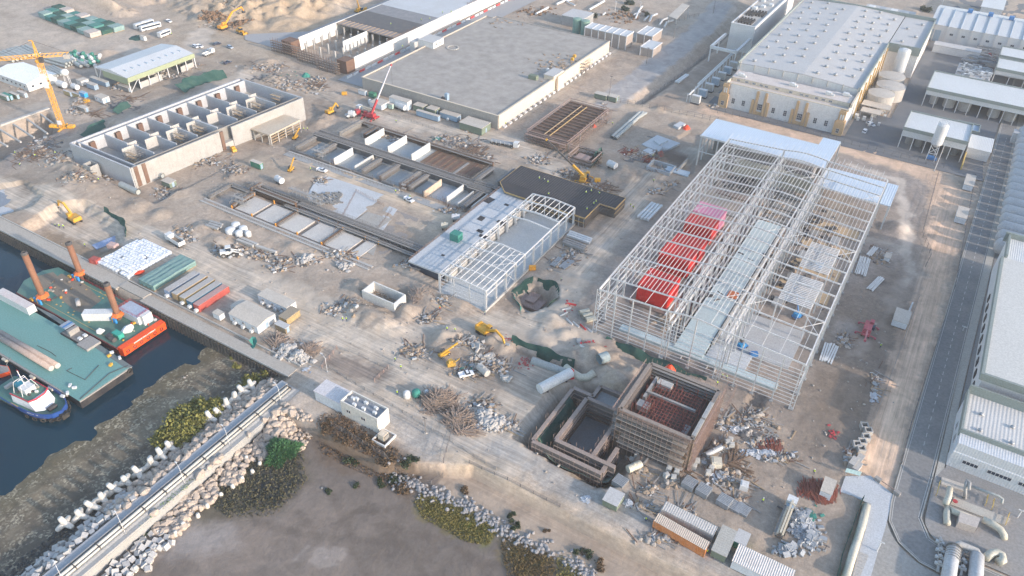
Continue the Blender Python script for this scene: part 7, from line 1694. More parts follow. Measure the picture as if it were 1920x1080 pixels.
pipes('thin grey pipes below the crane jib',(92,128),(118,142),.7,4,grp_g);pipes('short wide pipes next to the workshop corner',(150,118),(170,126),1.1,2,grp_g);pipes('long grey pipe lying in the rough ground left of the basins',(262,318),(305,333),1.1,1,grp_g);pipes('big grey pipe section by the haul road with an open end',(230,357),(262,372),1.2,1,grp_g)
pipes('long grey buried pipe running out of the trench',(998,678),(1060,700),1.25,1,grp_g,z=-1);pipes('grey pipe runs in the trench by the footings, left',(1150,262),(1202,215),.8,2,grp_g);pipes('grey pipe run in the trench by the footings, right',(1180,232),(1208,214),.7,2,grp_g);pipes('pair of blue-grey pipes with a red rim beside the sand heap',(1122,690),(1138,684),1.6,1,M('blue_grey_pipe',(.25,.32,.34),.6),z=.6);pipes('two cream pipe ends poking from the sand',(1092,598),(1110,594),.9,3,grp)
x,y,z=GP(1085,707);one('pipe_elbow',MB().tube([(-5,1.2,.4),(-2,.2,.4),(.8,-.4,.5),(2.6,.4,.9),(3.6,2.4,1.6)],1.15,14),grp,'cream pipe elbow bending out of the trench beside the red tarpaulin','pipe',(x,y,z),0,None,True)
def hcyl(lab,a_,b_,r,L_,rz,mat=silver,nm='water_tank',cat='water tank',legs=.5,z=None):
 x,y,zz=GP(a_,b_);t=thing(nm,lab,cat,(x,y,zz),rz);part('shell',MB().tube([(-L_/2,0,r+legs),(-L_/2+.25,0,r+legs),(L_/2-.25,0,r+legs),(L_/2,0,r+legs)],r,16),mat,t,smooth=False)
 for k in (-1,1):part('saddle',MB().bx(k*L_*.3-.15,-r*.8,0,k*L_*.3+.15,r*.8,legs+.4),dark_m,t)
 part('hatch',MB().lathe((0,0,2*r+legs-.05),[(.35,0),(.35,.25),(.2,.3)],8),mat,t);return t
hcyl('long white cylindrical tank beside the grey pipe joint',1040,730,1.5,11.5,R(68),white_p,legs=.3);hcyl('white tank lying behind the small chambers',525,344,1.3,3.5,R(-10));hcyl('white tank next to the yellow crane pit',1147,316,1.4,4,R(-15));hcyl('white cylinder tank in the cabin row',752,206,1.4,6.5,R(-12));hcyl('pale grey trailer tank in the pallet yard',906,701,1.1,4,R(-20),conc_l)
hcyl('white tank near the red mobile crane',660,220,1.4,2.6,R(20));hcyl('white lying tank in the workshop yard, left',118,165,1.5,5,R(0));hcyl('white lying tank behind the ochre containers',143,169,1.3,3.5,R(0));hcyl('white tank on the sandy yard by the pale deck',855,414,1.2,3,R(30));hcyl('cream tank on the sandy yard left of the pale deck',834,430,1.2,2.4,R(30),grp);hcyl('cream lying drum near the black blocks at the basin edge',1188,882,1.0,4,R(60),grp)
x,y,z=GP(130,162);t=thing('raised_tank','white ball-shaped tank on tall legs in the workshop yard','water tank',(x,y,z));part('ball',MB().lathe((0,0,5.5),[(.3,0),(1.5,.5),(1.9,1.6),(1.5,2.7),(.3,3.2)],14),white_p,t,smooth=True)
for k in range(4):part('leg',MB().bar((1.6*math.cos(k*1.57),1.6*math.sin(k*1.57),0),(1.1*math.cos(k*1.57),1.1*math.sin(k*1.57),5.8),.18),steel_w,t)
def jerry(lab,a_,b_,r=1.0,h=1.9,mat=white_p,nm='water_tank',group=None):return px_thing(nm,MB().lathe((0,0,0),[(r,0),(r*1.04,h*.3),(r,h*.8),(r*.6,h),(r*.3,h*1.06)],14),mat,lab,'water tank',a_,b_,smooth=True,group=group)
for i,(a_,b_,r_) in enumerate([(433,437,1.8),(443,427,1.6),(457,434,1.5),(449,442,1.4),(466,443,1.1)]):jerry(f'silvery white round tank, {["largest on the left", "at the back", "at the back right", "in front", "smallest on the right"][i]} of the cluster by the long kerb',a_,b_,r_,2.2,silver,group='cluster of silvery tanks')
jerry('white plastic tank beside a green one in the debris yard',763,745,1.0,2.3);jerry('green plastic tank beside the white one in the debris yard',781,742,1.2,2.2,net_t);jerry('small white tent-like tank by the net fence',801,738,.8,1.2);jerry('white water tank standing by the cabin row',694,195,.9,2.4)
def cube(lab,a_,b_,s=1.2,mat=conc_l,rz=.3,nm='concrete_block',group=None,h=None):
 return px_thing(nm,MB().bx(-s/2,-s/2,0,s/2,s/2,h or s).bx(-s/3,-s/3,(h or s),s/3,s/3,(h or s)+.12),mat,lab,'block' if nm=='concrete_block' else 'tank',a_,b_,rz,group=group)
for i,(a_,b_) in enumerate([(1181,850),(1194,855),(1176,860),(1184,866),(1249,895),(1262,899),(1268,888),(1254,882),(1300,878),(1306,868),(1327,890),(1333,881),(1363,833),(1371,838),(1368,828)]):
 cube(f'pale cube block {["left of the bar heap", "just behind the bar heap", "nearest the sunken basin", "in the left group of four"][i] if i < 4 else ["in front of the brown block, left", "in front of the brown block, right", "in front of the brown block, back right", "in front of the brown block, back left"][i-4] if i < 8 else ["at the corner of the brown block", "at the corner of the brown block, rear", "by the plastic wrapped rolls", "by the plastic rolls, rear", "of three right of the long roll, left", "of three right of the long roll, right", "of three right of the long roll, rear"][i-8]}',a_,b_,1.35,M('grey_white_block',(.50,.49,.46),.8,dirt=.3),rg.random(),group='pale cube blocks')
cube('cream water bowser body among timber waste',1342,872,2.6,M('cream_tank',(.62,.58,.48),.6),.4,'bowser_tank',h=1.8);cube('white square tank with a dark cap on the open ground',1394,915,2.0,white_p,.2,'bowser_tank',h=1.7)
brm=[MB().tube([(-.7,0,.9),(.7,0,.9)],.95,10).mesh('cable_drum',q) for q in (M('green_wrap',(.04,.22,.17),.7),white_p)]
for j in range(3):
 for i in range(15):
  a_,b_=125+i*3.9+j*5,115+i*.75-j*6.5+rg.uniform(-1.5,1.5);x,y,z=GP(a_,b_);w_=(i*2+j) % 5 in (0,3)
  o=link('cable_drum',brm[w_]);o.location=(x,y,z+(1.2 if (i+j) % 4==0 else 0));o.rotation_euler=(0,0,rg.uniform(0,3));o['label']=f'{"white" if w_ else "green"} wrapped drum left of the workshop, {ORD[i]} from the left in the {["near", "middle", "far"][j]} row';o['category']='drum';o['group']='wrapped drums heap'
# box culverts, beams, pallets
for i,(a_,b_) in enumerate([(1605,838),(1615,833),(1622,824),(1613,846),(1626,812),(1619,803)]):
 x,y,z=GP(a_,b_);one('box_culvert',walls(MB(),-1.0,-1.0,1.0,1.0,0,1.5,.28),conc_l,f'white concrete box ring by the fence, {ORD[i]} from the bottom','culvert',(x,y,z),R(25),'concrete box rings')
for i,(a_,b_,h) in enumerate(((1598,872,1.8),(1605,880,1.5),(1611,862,.8))):px_thing('stacked_slab',MB().bx(-.8,-1.6,0,.8,1.6,h),conc_l,['upright grey slab stack by the notice board','low grey slab stack by the notice board','long white slab above the stacks by the notice board'][i],'slab',a_,b_,R(-12))
def bundle(lab,p,q,n,w,h,mat,nm='steel_beams',gap=1.35,layers=1,cat='beams'):
 x,y,a_,L_=PR(p,q);t=thing(nm,lab,cat,(x,y,gz(x,y)),a_);me=MB().bx(-L_/2,-w/2,0,L_/2,w/2,h).mesh('beam',mat)
 for l in range(layers):
  for k in range(n):mesh_part('beam',me,t,(rg.uniform(-.4,.4),(k-(n-1)/2)*w*gap,.25+l*h*1.1),rg.uniform(-.02,.02))
 for k in (-1,1):part('bearer',MB().bx(k*L_*.3-.12,-n*w*gap/2,0,k*L_*.3+.12,n*w*gap/2,.24),timber,t)
 return t
bundle('four long white box beams beside the large frame',(1205,412),(1232,385),4,.95,.9,white_p);bundle('long white beams stacked beside the small frame',(1066,441),(1108,456),3,.9,.9,white_p,layers=1);bundle('grey crated beams below the long white beams',(1058,455),(1098,470),3,.9,1.0,grey_w)
bundle('rack of galvanised beams on the ground, left bundle',(1036,500),(1052,485),3,.5,.4,galv);bundle('rack of galvanised beams on the ground, right bundle',(1053,504),(1072,490),5,.4,.4,galv);bundle('blue-white beams near the roofed end bay',(1250,318),(1292,330),5,.6,.5,M('blue_white_beam',(.5,.58,.65),.5))
bundle('bright white purlins laid right of the frame, left bundle',(1612,517),(1622,485),8,.35,.3,white_p);bundle('bright white purlins laid right of the frame, upper bundle',(1628,480),(1642,465),4,.35,.3,white_p);bundle('bright white purlins laid at a slant below the others',(1630,545),(1652,522),5,.35,.3,white_p)
bundle('white steel beams on bearers near the frame corner, left',(1541,678),(1552,645),3,.5,.4,white_p);bundle('white steel beams on bearers near the frame corner, right',(1551,680),(1565,648),4,.5,.4,white_p);bundle('two thin white poles beside the site office',(1702,590),(1711,568),2,.2,.2,white_p)
bundle('pair of long girders on the gravel by the cooler row',(1268,157),(1288,143),2,.9,.8,white_p);bundle('long grey kerb beams near the silvery tanks',(450,452),(480,464),2,1.0,1.0,conc_l);bundle('grey slab units beside the silvery tanks',(392,425),(415,432),3,1.0,.6,conc);bundle('concrete beams end to end by the long kerb',(480,464),(518,476),1,1.0,.8,conc_l)
for i,(a_,b_) in enumerate([(1292,911),(1318,924),(1357,944),(1296,823),(1162,908),(1378,952),(1392,958)]):
 x,y,z=GP(a_,b_);t=thing('shutter_stack',f'grey stack of steel shutter panels {["left of the two in front of the cubes", "right of the two in front of the cubes", "alone nearer the bottom right", "at the foot of the brown block right side", "on the dark green canopy end", "small low stack beside the lone one", "last low stack to the right"][i]}','panels',(x,y,z),R(-8));me=MB().bx(-1.6,-.16,.1,1.6,.16,1.7 if i<5 else .9).mesh('panel',galv)
 for k in range(7):mesh_part('panel',me,t,(0,(k-3)*.45,0),0)
 part('bearer',MB().bx(-1.5,-1.7,0,-1.2,1.7,.1).bx(1.2,-1.7,0,1.5,1.7,.1),timber,t)
hcyl('roll wrapped in silvery plastic by the brown block',1336,850,.8,5.5,R(62),galv,'wrapped_roll','roll',.05)
# concrete barriers along the reservoir road
bar_m=[MB().add([(-1.9,-.35,0),(1.9,-.35,0),(1.9,.35,0),(-1.9,.35,0),(-1.9,-.12,1.0),(1.9,-.12,1.0),(1.9,.12,1.0),(-1.9,.12,1.0)],[(0,1,5,4),(2,3,7,6),(1,2,6,5),(3,0,4,7),(4,5,6,7)]).mesh('road_barrier',q) for q in (white_p,M('barrier_red',(.62,.05,.05),.6))]
for i in range(38):
 y=282+i*4.9;x=-262.6+.0*i;o=link('road_barrier',bar_m[1 if i % 3==2 else 0]);o.location=(x,y,.25);o.rotation_euler=(0,0,R(90)+rg.uniform(-.05,.05));o['label']=f'{"red" if i % 3 == 2 else "white"} road barrier beside the unfinished reservoir wall, {ORD[i] if i < 20 else ORD[37-i]} from the {"near" if i < 20 else "far"} end';o['category']='barrier';o['group']='barriers along the reservoir road'
for i,(a_,b_,rz) in enumerate([(1057,590,70),(1062,578,50),(1072,571,15),(1068,604,-25),(1080,609,-25),(1093,614,-28),(1104,619,-20),(928,802,60),(935,786,60),(1095,652,-10)]):
 x,y,z=GP(a_,b_);o=link('road_barrier',bar_m[1 if i in (2,5) else 0]);o.location=(x,y,z-.1);o.rotation_euler=(0,0,R(rz));o.scale=(.8,.6,.6);o['label']=('red' if i in (2,5) else 'white')+f' barrier round the sandy pipe pit, {ORD[i]} going clockwise';o['category']='barrier';o['group']='barriers round the pipe pit'
# ---------------- vehicles ----------------
def wheels(t,pts,r=.5,w=.35,nm='wheel'):
 me=MB().tube([(0,-w/2,0),(0,w/2,0)],r,12).mesh(nm,black_r);hub=MB().tube([(0,-w/2-.02,0),(0,w/2+.02,0)],r*.5,8).mesh('hub',galv)
 for x,y in pts:o=mesh_part(nm,me,t,(x,y,r));mesh_part('hub',hub,o)
def car(lab,p,q,mat,nm='car',pick=False):
 x,y,a_,_=PR(p,q);t=thing(nm,lab,nm.replace('_',' '),(x,y,gz(x,y)),a_,'cars')
 b_=MB();prof=[(-2.2,.45),(-2.2,.95),(-1.2,1.0),(1.0,1.0),(2.2,.8),(2.25,.45)]
 b_.v=[(px_,s_*.88,z_) for s_ in (-1,1) for px_,z_ in prof];b_.f=[tuple(range(6)),tuple(range(11,5,-1))]+[(i,i+6,(i+1) % 6+6,(i+1) % 6) for i in range(6)];part('body',b_,mat,t)
 c0,c1=(-.2,.9) if pick else (-1.6,1.1)
 part('cabin',MB().add([(c0-.1,-.8,1),(c1+.3,-.8,1),(c1+.3,.8,1),(c0-.1,.8,1),(c0+.2,-.68,1.5),(c1-.2,-.68,1.5),(c1-.2,.68,1.5),(c0+.2,.68,1.5)],[(0,1,5,4),(1,2,6,5),(2,3,7,6),(3,0,4,7)]),glass,t);part('roof',MB().bx(c0+.2,-.68,1.5,c1-.2,.68,1.56),mat,t)
 if pick:part('bed',walls(MB(),-2.2,-.85,-.4,.85,.96,1.25,.1),mat,t)
 for s_ in (-.6,.6):part('headlight',MB().bx(2.24,s_-.18,.6,2.28,s_+.18,.78),white_p,t)
 wheels(t,[(-1.4,-.85),(-1.4,.85),(1.4,-.85),(1.4,.85)],.34,.24);return t
dkb=M('dark_blue_car',(.03,.04,.08),.3,spec=.5);wc=M('white_car',(.72,.73,.75),.3,dirt=.15,spec=.5)
for lab,p,q,m_,pk in (('dark car on the sandy yard above the workshop',(400,86),(414,82),dkb,0),('silver-blue car right of the dark one on the sandy yard',(426,88),(437,93),M('silver_blue_car',(.35,.42,.5),.3),0),('white car parked by the posts behind the workshop, left',(362,87),(371,91),wc,0),('white pickup parked by the posts behind the workshop, right',(371,87),(380,91),wc,1),('silver car in front of the white tent',(388,98),(400,97),wc,0),('white pickup on the track near the buses',(311,38),(324,45),wc,1),
  ('white car on the asphalt yard by the great hall',(1618,252),(1624,242),wc,0),('white pickup on the sandy strip between the basin rows',(760,373),(774,380),wc,1),('white pickup with a lowered tailgate left on the sandy strip',(596,320),(612,324),wc,1),('dark pickup by the workshop road',(420,122),(434,117),dkb,1),('white car under the sandy canopy beside the tanks',(1628,232),(1636,236),wc,0),('white pickup among scrap in the pallet yard',(868,705),(880,702),wc,1),('white car behind the far row of stores, top',(1400,22),(1392,30),wc,0),('white car at the top right road',(1872,128),(1880,120),wc,0),('red car by the covered pipes at the top right',(1855,105),(1848,103),red_m,0)):
 car(lab,p,q,m_,'pickup_truck' if pk else 'car',pk)
for lab,p,q,L_ in (('white coach farther of two parked side by side',(255,56),(287,46),12),('white coach nearer of two parked side by side',(266,60),(300,51),12),('short white bus parked alone right of the coaches',(298,72),(320,63),8)):
 x,y,a_,_=PR(p,q);t=thing('bus',lab,'bus',(x,y,gz(x,y)),a_,'buses');part('body',MB().bx(-L_/2,-1.25,.45,L_/2,1.25,3.0),white_p,t)
 for s_ in (-1,1):part('side_window',MB().bx(-L_/2+.5,min(s_*1.26,s_*1.29),1.6,L_/2-.5,max(s_*1.26,s_*1.29),2.5),glass,t)
 part('windscreen',MB().bx(L_/2+.01,-1.1,1.3,L_/2+.05,1.1,2.7),glass,t);part('roof_unit',MB().bx(-1.5,-.7,3.0,1.2,.7,3.25),white_p,t);wheels(t,[(-L_*.3,-1.1),(-L_*.3,1.1),(L_*.3,-1.1),(L_*.3,1.1)],.5)
def truck(lab,p,q,L_,body,cabm=white_p,nm='truck',kind='flat',bm=None):
 x,y,a_,_=PR(p,q);t=thing(nm,lab,'truck',(x,y,gz(x,y)),a_)
 part('chassis',MB().bx(-L_/2,-.9,.7,L_/2-.2,.9,1.0),dark_m,t);part('cab',MB().bx(L_/2-2.1,-1.2,.8,L_/2,1.2,2.9),cabm,t);part('windscreen',MB().bx(L_/2+.01,-1.05,1.9,L_/2+.04,1.05,2.7),glass,t)
 if kind=='dump':part('tipper_body',walls(MB(),-L_/2,-1.25,L_/2-2.3,1.25,1.1,2.6,.15),body,t);part('load_floor',MB().bx(-L_/2+.15,-1.1,1.1,L_/2-2.45,1.1,1.5),rub_b,t)
 elif kind=='flat':part('bed',MB().bx(-L_/2,-1.25,1.0,L_/2-2.3,1.25,1.25),body,t);part('bed_side',walls(MB(),-L_/2,-1.25,L_/2-2.3,1.25,1.26,1.7,.1),body,t)
 elif kind=='pipes':
  part('bed',MB().bx(-L_/2,-1.25,1.0,L_/2-2.3,1.25,1.2),dark_m,t)
  for k in range(3):part('pipe',MB().tube([(-L_/2+.3,-.8+k*.8,1.7),(L_/2-2.6,-.8+k*.8,1.7)],.38,8),galv,t)
  for k in range(5):part('stake',MB().bx(-L_/2+1+k*2,-1.3,1.2,-L_/2+1.15+k*2,-1.2,2.6),steel_w,t)
 elif kind=='pump':
  for k,(yy,zz) in enumerate(((-.7,2.0),(-.1,2.6),(.5,2.0))):part('boom_section',MB().bar((-L_/2,yy,zz),(L_/2-1.5,yy,zz+.2),.45,.4),M('cream_boom',(.55,.50,.40),.6),t)
  part('turntable',MB().bx(L_/2-3.4,-.8,1.0,L_/2-2.4,.8,2.4),blue_l,t);part('deck',MB().bx(-L_/2,.5,1.0,L_/2-3,1.25,1.7),grey_w,t)
  for k in (-1,1):part('outrigger',MB().bar((L_/2-4,0,1),(L_/2-3,k*2.6,.4),.3),dark_m,t)
 wheels(t,[(s*L_*.32-.3,yy) for s in (-1,-.45,1) for yy in (-1,1)],.52,.4);return t
truck('white dump truck with an empty grey body on the haul road',(344,465),(316,448),8.5,white_p,kind='dump');truck('white flatbed lorry with a red roof mark at the top left',(246,22),(221,14),9,white_p,red_m);truck('long lorry loaded with silver pipes on the reservoir road',(917,268),(975,279),13,galv,kind='pipes');truck('concrete pump truck with folded booms beside the scrap heap',(1460,1005),(1482,948),12,conc_l,kind='pump')
truck('small white crane lorry behind the red crane',(700,214),(672,206),9.5,white_p,kind='pump');truck('white and green lorry near the white tent behind the workshop',(383,107),(400,100),7,white_p,kind='flat');truck('red and white lorry beside the red crane',(648,219),(676,213),7,white_p,red_m)
def tracked(lab,p,q,pts,mat=yellow_m,nm='excavator',s=1.,dz=0,long_=False):
 x,y,a_,_=PR(p,q);t=thing(nm,lab,'excavator',(x,y,gz(x,y)+dz),a_);t.scale=(s,s,s)
 for k in (-1,1):part('track',MB().bx(-2.3,k*1.2-.3,0,2.3,k*1.2+.3,.85).bx(-1.9,k*1.2-.31,.85,1.9,k*1.2+.31,.95),black_r,t)
 part('house',MB().bx(-2.6,-1.4,1.0,1.2,1.4,2.1).bx(-2.7,-1.2,1.1,-2.2,1.2,2.4),mat,t);o=part('cab',MB().bx(.2,.3,2.1,1.6,1.35,3.0),mat,t);part('cab_window',MB().bx(1.61,.4,2.0,1.65,1.25,2.9),glass,o)
 for (a__,b__,w_) in pts:part('boom',MB().bar(a__,b__,.55*w_,.7*w_),mat,t)
 e=pts[-1][1];part('bucket',MB().box((e[0]-.2,e[1],e[2]-.4),(1.3,1.3,1.0)),dark_m,t);return t
tracked('yellow excavator working in the quay excavation',(148,412),(126,398),[((1,-.2,2),(4.5,-.2,5),1),((4.5,-.2,5),(8,-.2,4.6),.9),((8,-.2,4.6),(9.6,-.2,1.8),.8)],s=1.12,dz=0);tracked('orange long-reach excavator on the spoil heap at the top',(412,58),(428,52),[((1,0,2),(7,0,6.5),1),((7,0,6.5),(13,0,7.2),.8),((13,0,7.2),(14,0,5),.6)],M('orange_machine',(.8,.33,.02),.5),s=1.2)
tracked('old yellow excavator with a pale cab beside the net wall',(899,620),(920,634),[((1,-.2,2),(4.5,-.2,4),1),((4.5,-.2,4),(7,-.2,3),.8),((7,-.2,3),(8,-.2,1),.7)],s=1.1);tracked('small orange excavator beside the sand mound at the basins',(612,215),(628,208),[((1,0,2),(4,0,4.5),1),((4,0,4.5),(5.5,0,2),.8)],s=.9)
def loader(lab,p,q,mat,s=1.):
 x,y,a_,_=PR(p,q);t=thing('wheel_loader',lab,'loader',(x,y,gz(x,y)),a_);t.scale=(s,s,s);part('engine_body',MB().bx(-2.8,-.9,.9,-.2,.9,2.1),mat,t);part('front_frame',MB().bx(-.1,-.7,.8,1.4,.7,1.6),mat,t);o=part('cab',MB().bx(-1.0,-.8,2.1,.5,.8,3.2),glass,t);part('cab_roof',MB().bx(-1.1,-.9,3.2,.6,.9,3.35),mat,o)
 for k in (-.6,.6):part('lift_arm',MB().bar((.4,k,1.9),(2.8,k,.9),.22,.3),mat,t)
 part('bucket',MB().add([(2.7,-1.4,.1),(2.7,1.4,.1),(3.9,1.4,.1),(3.9,-1.4,.1),(2.7,-1.4,1.2),(2.7,1.4,1.2)],[(0,1,2,3),(0,4,5,1),(0,3,4),(1,5,2)]),mat,t);wheels(t,[(-1.9,-1.05),(-1.9,1.05),(1.1,-1.05),(1.1,1.05)],.75,.5);return t
loader('white wheel loader alone on the haul road',(422,480),(442,477),white_p,1.1);loader('yellow wheel loader on the spoil heap at the top',(446,62),(460,66),yellow_m,1.1)
def telehandler(lab,p,q,h=3.5,L_=6,rev=False):
 x,y,a_,_=PR(p,q);t=thing('telehandler',lab,'telehandler',(x,y,gz(x,y)),a_);t.scale=(.8,.8,.8);part('body',MB().bx(-2.4,-1,.8,1.8,.9,1.6),yellow_m,t);part('cab',MB().bx(-1,.2,1.6,.5,1.1,2.7),dark_m,t);part('boom',MB().bar((-2.3,-.4,1.9),(L_-2,-.4,h),.5,.55),yellow_m,t);part('fork',MB().bar((L_-2,-.4,h),(L_-1.6,-.4,h-1.4),.3,.3).bx(L_-1.7,-.9,h-1.6,L_-.6,.1,h-1.45),dark_m,t);wheels(t,[(-1.7,-1),(-1.7,1),(1.3,-1),(1.3,1)],.6,.4);return t
telehandler('orange telehandler with a lowered boom among the sand mounds',(822,673),(845,660),3.0,8);telehandler('yellow telehandler with a raised boom on the sandy strip',(541,326),(552,314),5.5,6);telehandler('yellow telehandler at the corner of the annex deck',(548,262),(560,250),4.0,7)
px_thing('small_digger',MB().bx(-1.2,-.8,.3,1.2,.8,1.5).bx(-.8,-.6,1.5,.4,.6,2.4).bar((1,0,1.2),(2.6,0,2.2),.3),M('dull_yellow_digger',(.5,.3,.05),.6,dirt=.5),'small dull yellow digger right of the orange telehandler','digger',846,686,R(50));px_thing('small_roller',MB().bx(-1.6,-.8,.4,1.6,.8,1.5).bx(-.5,-.7,1.5,.8,.7,2.1).tube([(1.2,-.9,.6),(1.2,.9,.6)],.6,10),yellow_m,'yellow trailer machine on the road beside the filter basins','roller',438,283,R(-20))
for lab,a_,b_,m_ in (('orange compressor at the edge of the small frame slab',998,506,M('orange_compressor',(.75,.33,.03),.5)),('small yellow machine near the ochre containers',163,191,yellow_m),('yellow machine at the end of the reservoir wall road',646,178,yellow_m),('yellow box of the crane yard',1120,341,yellow_m),('blue lift near the long slab in the frame',1412,668,blue_p)):px_thing('compressor',MB().bx(-1.2,-.7,.3,1.2,.7,1.5).bx(-1.0,-.6,1.5,.9,.6,1.65).tube([(-.5,-.75,.3),(-.5,.75,.3)],.3,8),m_,lab,'compressor',a_,b_,R(30))
def mobile_crane(lab,p,q,tip,tz,mat,telem,nm='mobile_crane',s=1.,L_=7.5):
 x,y,a_,_=PR(p,q);z0_=gz(x,y);t=thing(nm,lab,'crane',(x,y,z0_),a_);tx,ty=G(*tip,tz);d=Vector((tx-x,ty-y));d.rotate(Matrix.Rotation(-a_,2));b0_=Vector((-1,0,2.4));tip_=Vector((d.x,d.y,tz-z0_));v=tip_-b0_
 part('carrier',MB().bx(-L_/2,-1.25,.8,L_/2,1.25,1.6),mat,t);part('cab',MB().bx(L_/2-1.6,-1.2,1.6,L_/2,-.1,2.5),mat,t);part('superstructure',MB().bx(-2.8,-1.1,1.6,.6,1.1,2.7),mat,t);part('operator_cab',MB().bx(-.8,-1.9,1.6,.6,-1.12,2.9),glass,t)
 part('boom',MB().bar(b0_,b0_+v*.3,.75,.85),mat,t);part('boom_extension',MB().bar(b0_+v*.3,b0_+v*.66,.5,.6),telem,t);part('boom_extension',MB().bar(b0_+v*.66,tip_,.36,.42),telem,t);part('boom_head',MB().box(tip_,(.7,.7,.7)),mat,t);part('hoist_cable',MB().bar(tip_,(tip_.x,tip_.y,max(2.2,tip_.z-9)),.06),dark_m,t)
 for k in (-1,1):
  for e_ in (-1,1):part('outrigger',MB().bar((e_*L_*.36,0,.9),(e_*L_*.36,k*2.9,.6),.25).bx(e_*L_*.36-.3,k*2.9-.3,0,e_*L_*.36+.3,k*2.9+.3,.6),mat,t)
 wheels(t,[(s_*L_/2*.8,yy) for s_ in (-1,-.5,.5,1) for yy in (-1.05,1.05)],.6,.4);return t
mobile_crane('red mobile crane with its long pale boom raised over the reservoir edge',(702,224),(686,219),(733,122),22,red_m,M('pale_boom',(.5,.5,.55),.5));mobile_crane('yellow mobile crane with a dark-tipped boom behind the black deck',(1092,342),(1098,332),(1025,262),14,yellow_m,dark_m);mobile_crane('faded red mobile crane with a lowered boom right of the large frame',(1618,640),(1632,602),(1622,638),3.2,M('faded_red_paint',(.42,.09,.12),.6,dirt=.3),M('faded_pink_boom',(.5,.2,.22),.6));mobile_crane('yellow crane with only its lower boom showing at the top edge',(672,24),(682,22),(667,-8),14,yellow_m,yellow_m)
for lab,p,q,tip,tz in (('blue boom lift reaching up inside the right bay of the frame',(1488,598),(1500,592),(1494,548),8),('dark blue boom lift arm over the ribbed platform',(1530,505),(1540,500),(1575,484),10),('white boom lift near the roofed end',(1385,655),(1396,650),(1392,640),3)):
 x,y,a_,_=PR(p,q);t=thing('boom_lift',lab,'boom lift',(x,y,0),a_);part('chassis',MB().bx(-1.6,-1,.4,1.6,1,1.1),blue_p,t);part('turret',MB().bx(-1.4,-.8,1.1,.8,.8,2),M('blue_lift',(.03,.25,.5),.5),t);tx,ty=G(*tip,tz);d=Vector((tx-x,ty-y));d.rotate(Matrix.Rotation(-a_,2));part('boom',MB().bar((0,0,2),(d.x,d.y,tz),.3,.35),blue_p,t);part('basket',MB().bx(d.x-.7,d.y-.5,tz,d.x+.7,d.y+.5,tz+1.0),dark_m,t);wheels(t,[(-1.1,-1),(-1.1,1),(1.1,-1),(1.1,1)],.45)
# tower crane
x,y=-328.1,167.7;t=thing('tower_crane','tall orange-yellow lattice tower crane with a white banner, upper left','crane',(x,y,gz(x,y)),R(30));om=M('crane_yellow',(.82,.40,.04),.5,dirt=.15)
W_=.8;H_=30.
for sx_ in (-1,1):
 for sy_ in (-1,1):part('mast_leg',MB().bar((sx_*W_,sy_*W_,0),(sx_*W_,sy_*W_,H_),.16),om,t)
br=MB()
for k in range(20):
 z=k*1.5
 for (p_,q_) in (((-1,-1),(1,-1)),((1,-1),(1,1)),((1,1),(-1,1)),((-1,1),(-1,-1))):
  a_,b_=(p_,q_) if k % 2 else (q_,p_);br.bar((a_[0]*W_,a_[1]*W_,z),(b_[0]*W_,b_[1]*W_,z+1.5),.09).bar((p_[0]*W_,p_[1]*W_,z),(q_[0]*W_,q_[1]*W_,z),.12)
part('mast_lattice',br,om,t);part('banner',MB().bx(-1.1,-1.25,19,1.1,-1.12,25.5),white_p,t);part('lower_banner',MB().bx(-.9,-1.25,2.2,.9,-1.12,4.2),white_p,t);part('slewing_ring',MB().lathe((0,0,H_),[(1.5,0),(1.6,.8),(1.2,1.2)],12),om,t);part('operator_cab',MB().bx(1.1,-1.9,H_+.4,2.6,-.5,H_+2.4),dark_m,t);part('apex',MB().bar((-.8,0,H_+1),(0,0,H_+9),.3).bar((.8,0,H_+1),(0,0,H_+9),.3).bar((0,0,H_+9),(-1.4,0,H_+9),.3),om,t)
ja=Vector(G(-60,112,33))-Vector((x,y));ja.rotate(Matrix.Rotation(-R(30),2));cj=-ja.normalized()*12;jn=Vector((-ja.y,ja.x)).normalized()*.8
for nm_,e in (('jib',ja),('counter_jib',cj)):
 jb=MB();n=int(e.length/1.6)
 for s_ in (-1,1):jb.bar((jn.x*s_,jn.y*s_,H_+2),(e.x+jn.x*s_,e.y+jn.y*s_,H_+2),.15)
 jb.bar((0,0,H_+3.4),(e.x,e.y,H_+3.2),.15)
 for i in range(n):
  f,g_=i/n,(i+1)/n
  for s_ in (-1,1):jb.bar((e.x*f+jn.x*s_,e.y*f+jn.y*s_,H_+2),(e.x*g_,e.y*g_,H_+3.3),.11)
  jb.bar((e.x*f+jn.x,e.y*f+jn.y,H_+2),(e.x*g_-jn.x,e.y*g_-jn.y,H_+2),.1)
 part(nm_,jb,om,t)
part('counterweight',MB().box((cj.x*.9,cj.y*.9,H_+1.6),(2.4,2.0,1.8),math.atan2(cj.y,cj.x)),conc,t);part('base_beam',MB().bar((-4,0,.3),(4,0,.3),.6,.5).bar((0,-4,.3),(0,4,.3),.6,.5),om,t)
part('tie_rope',MB().bar((0,0,H_+9),(ja.x*.6,ja.y*.6,H_+3.4),.1).bar((0,0,H_+9),(cj.x*.9,cj.y*.9,H_+3.4),.1),dark_m,t)
for k in (-1,1):part('base_ballast',MB().bx(k*4-1.3,-1.0,.6,k*4+1.3,1.0,1.6),om,t)
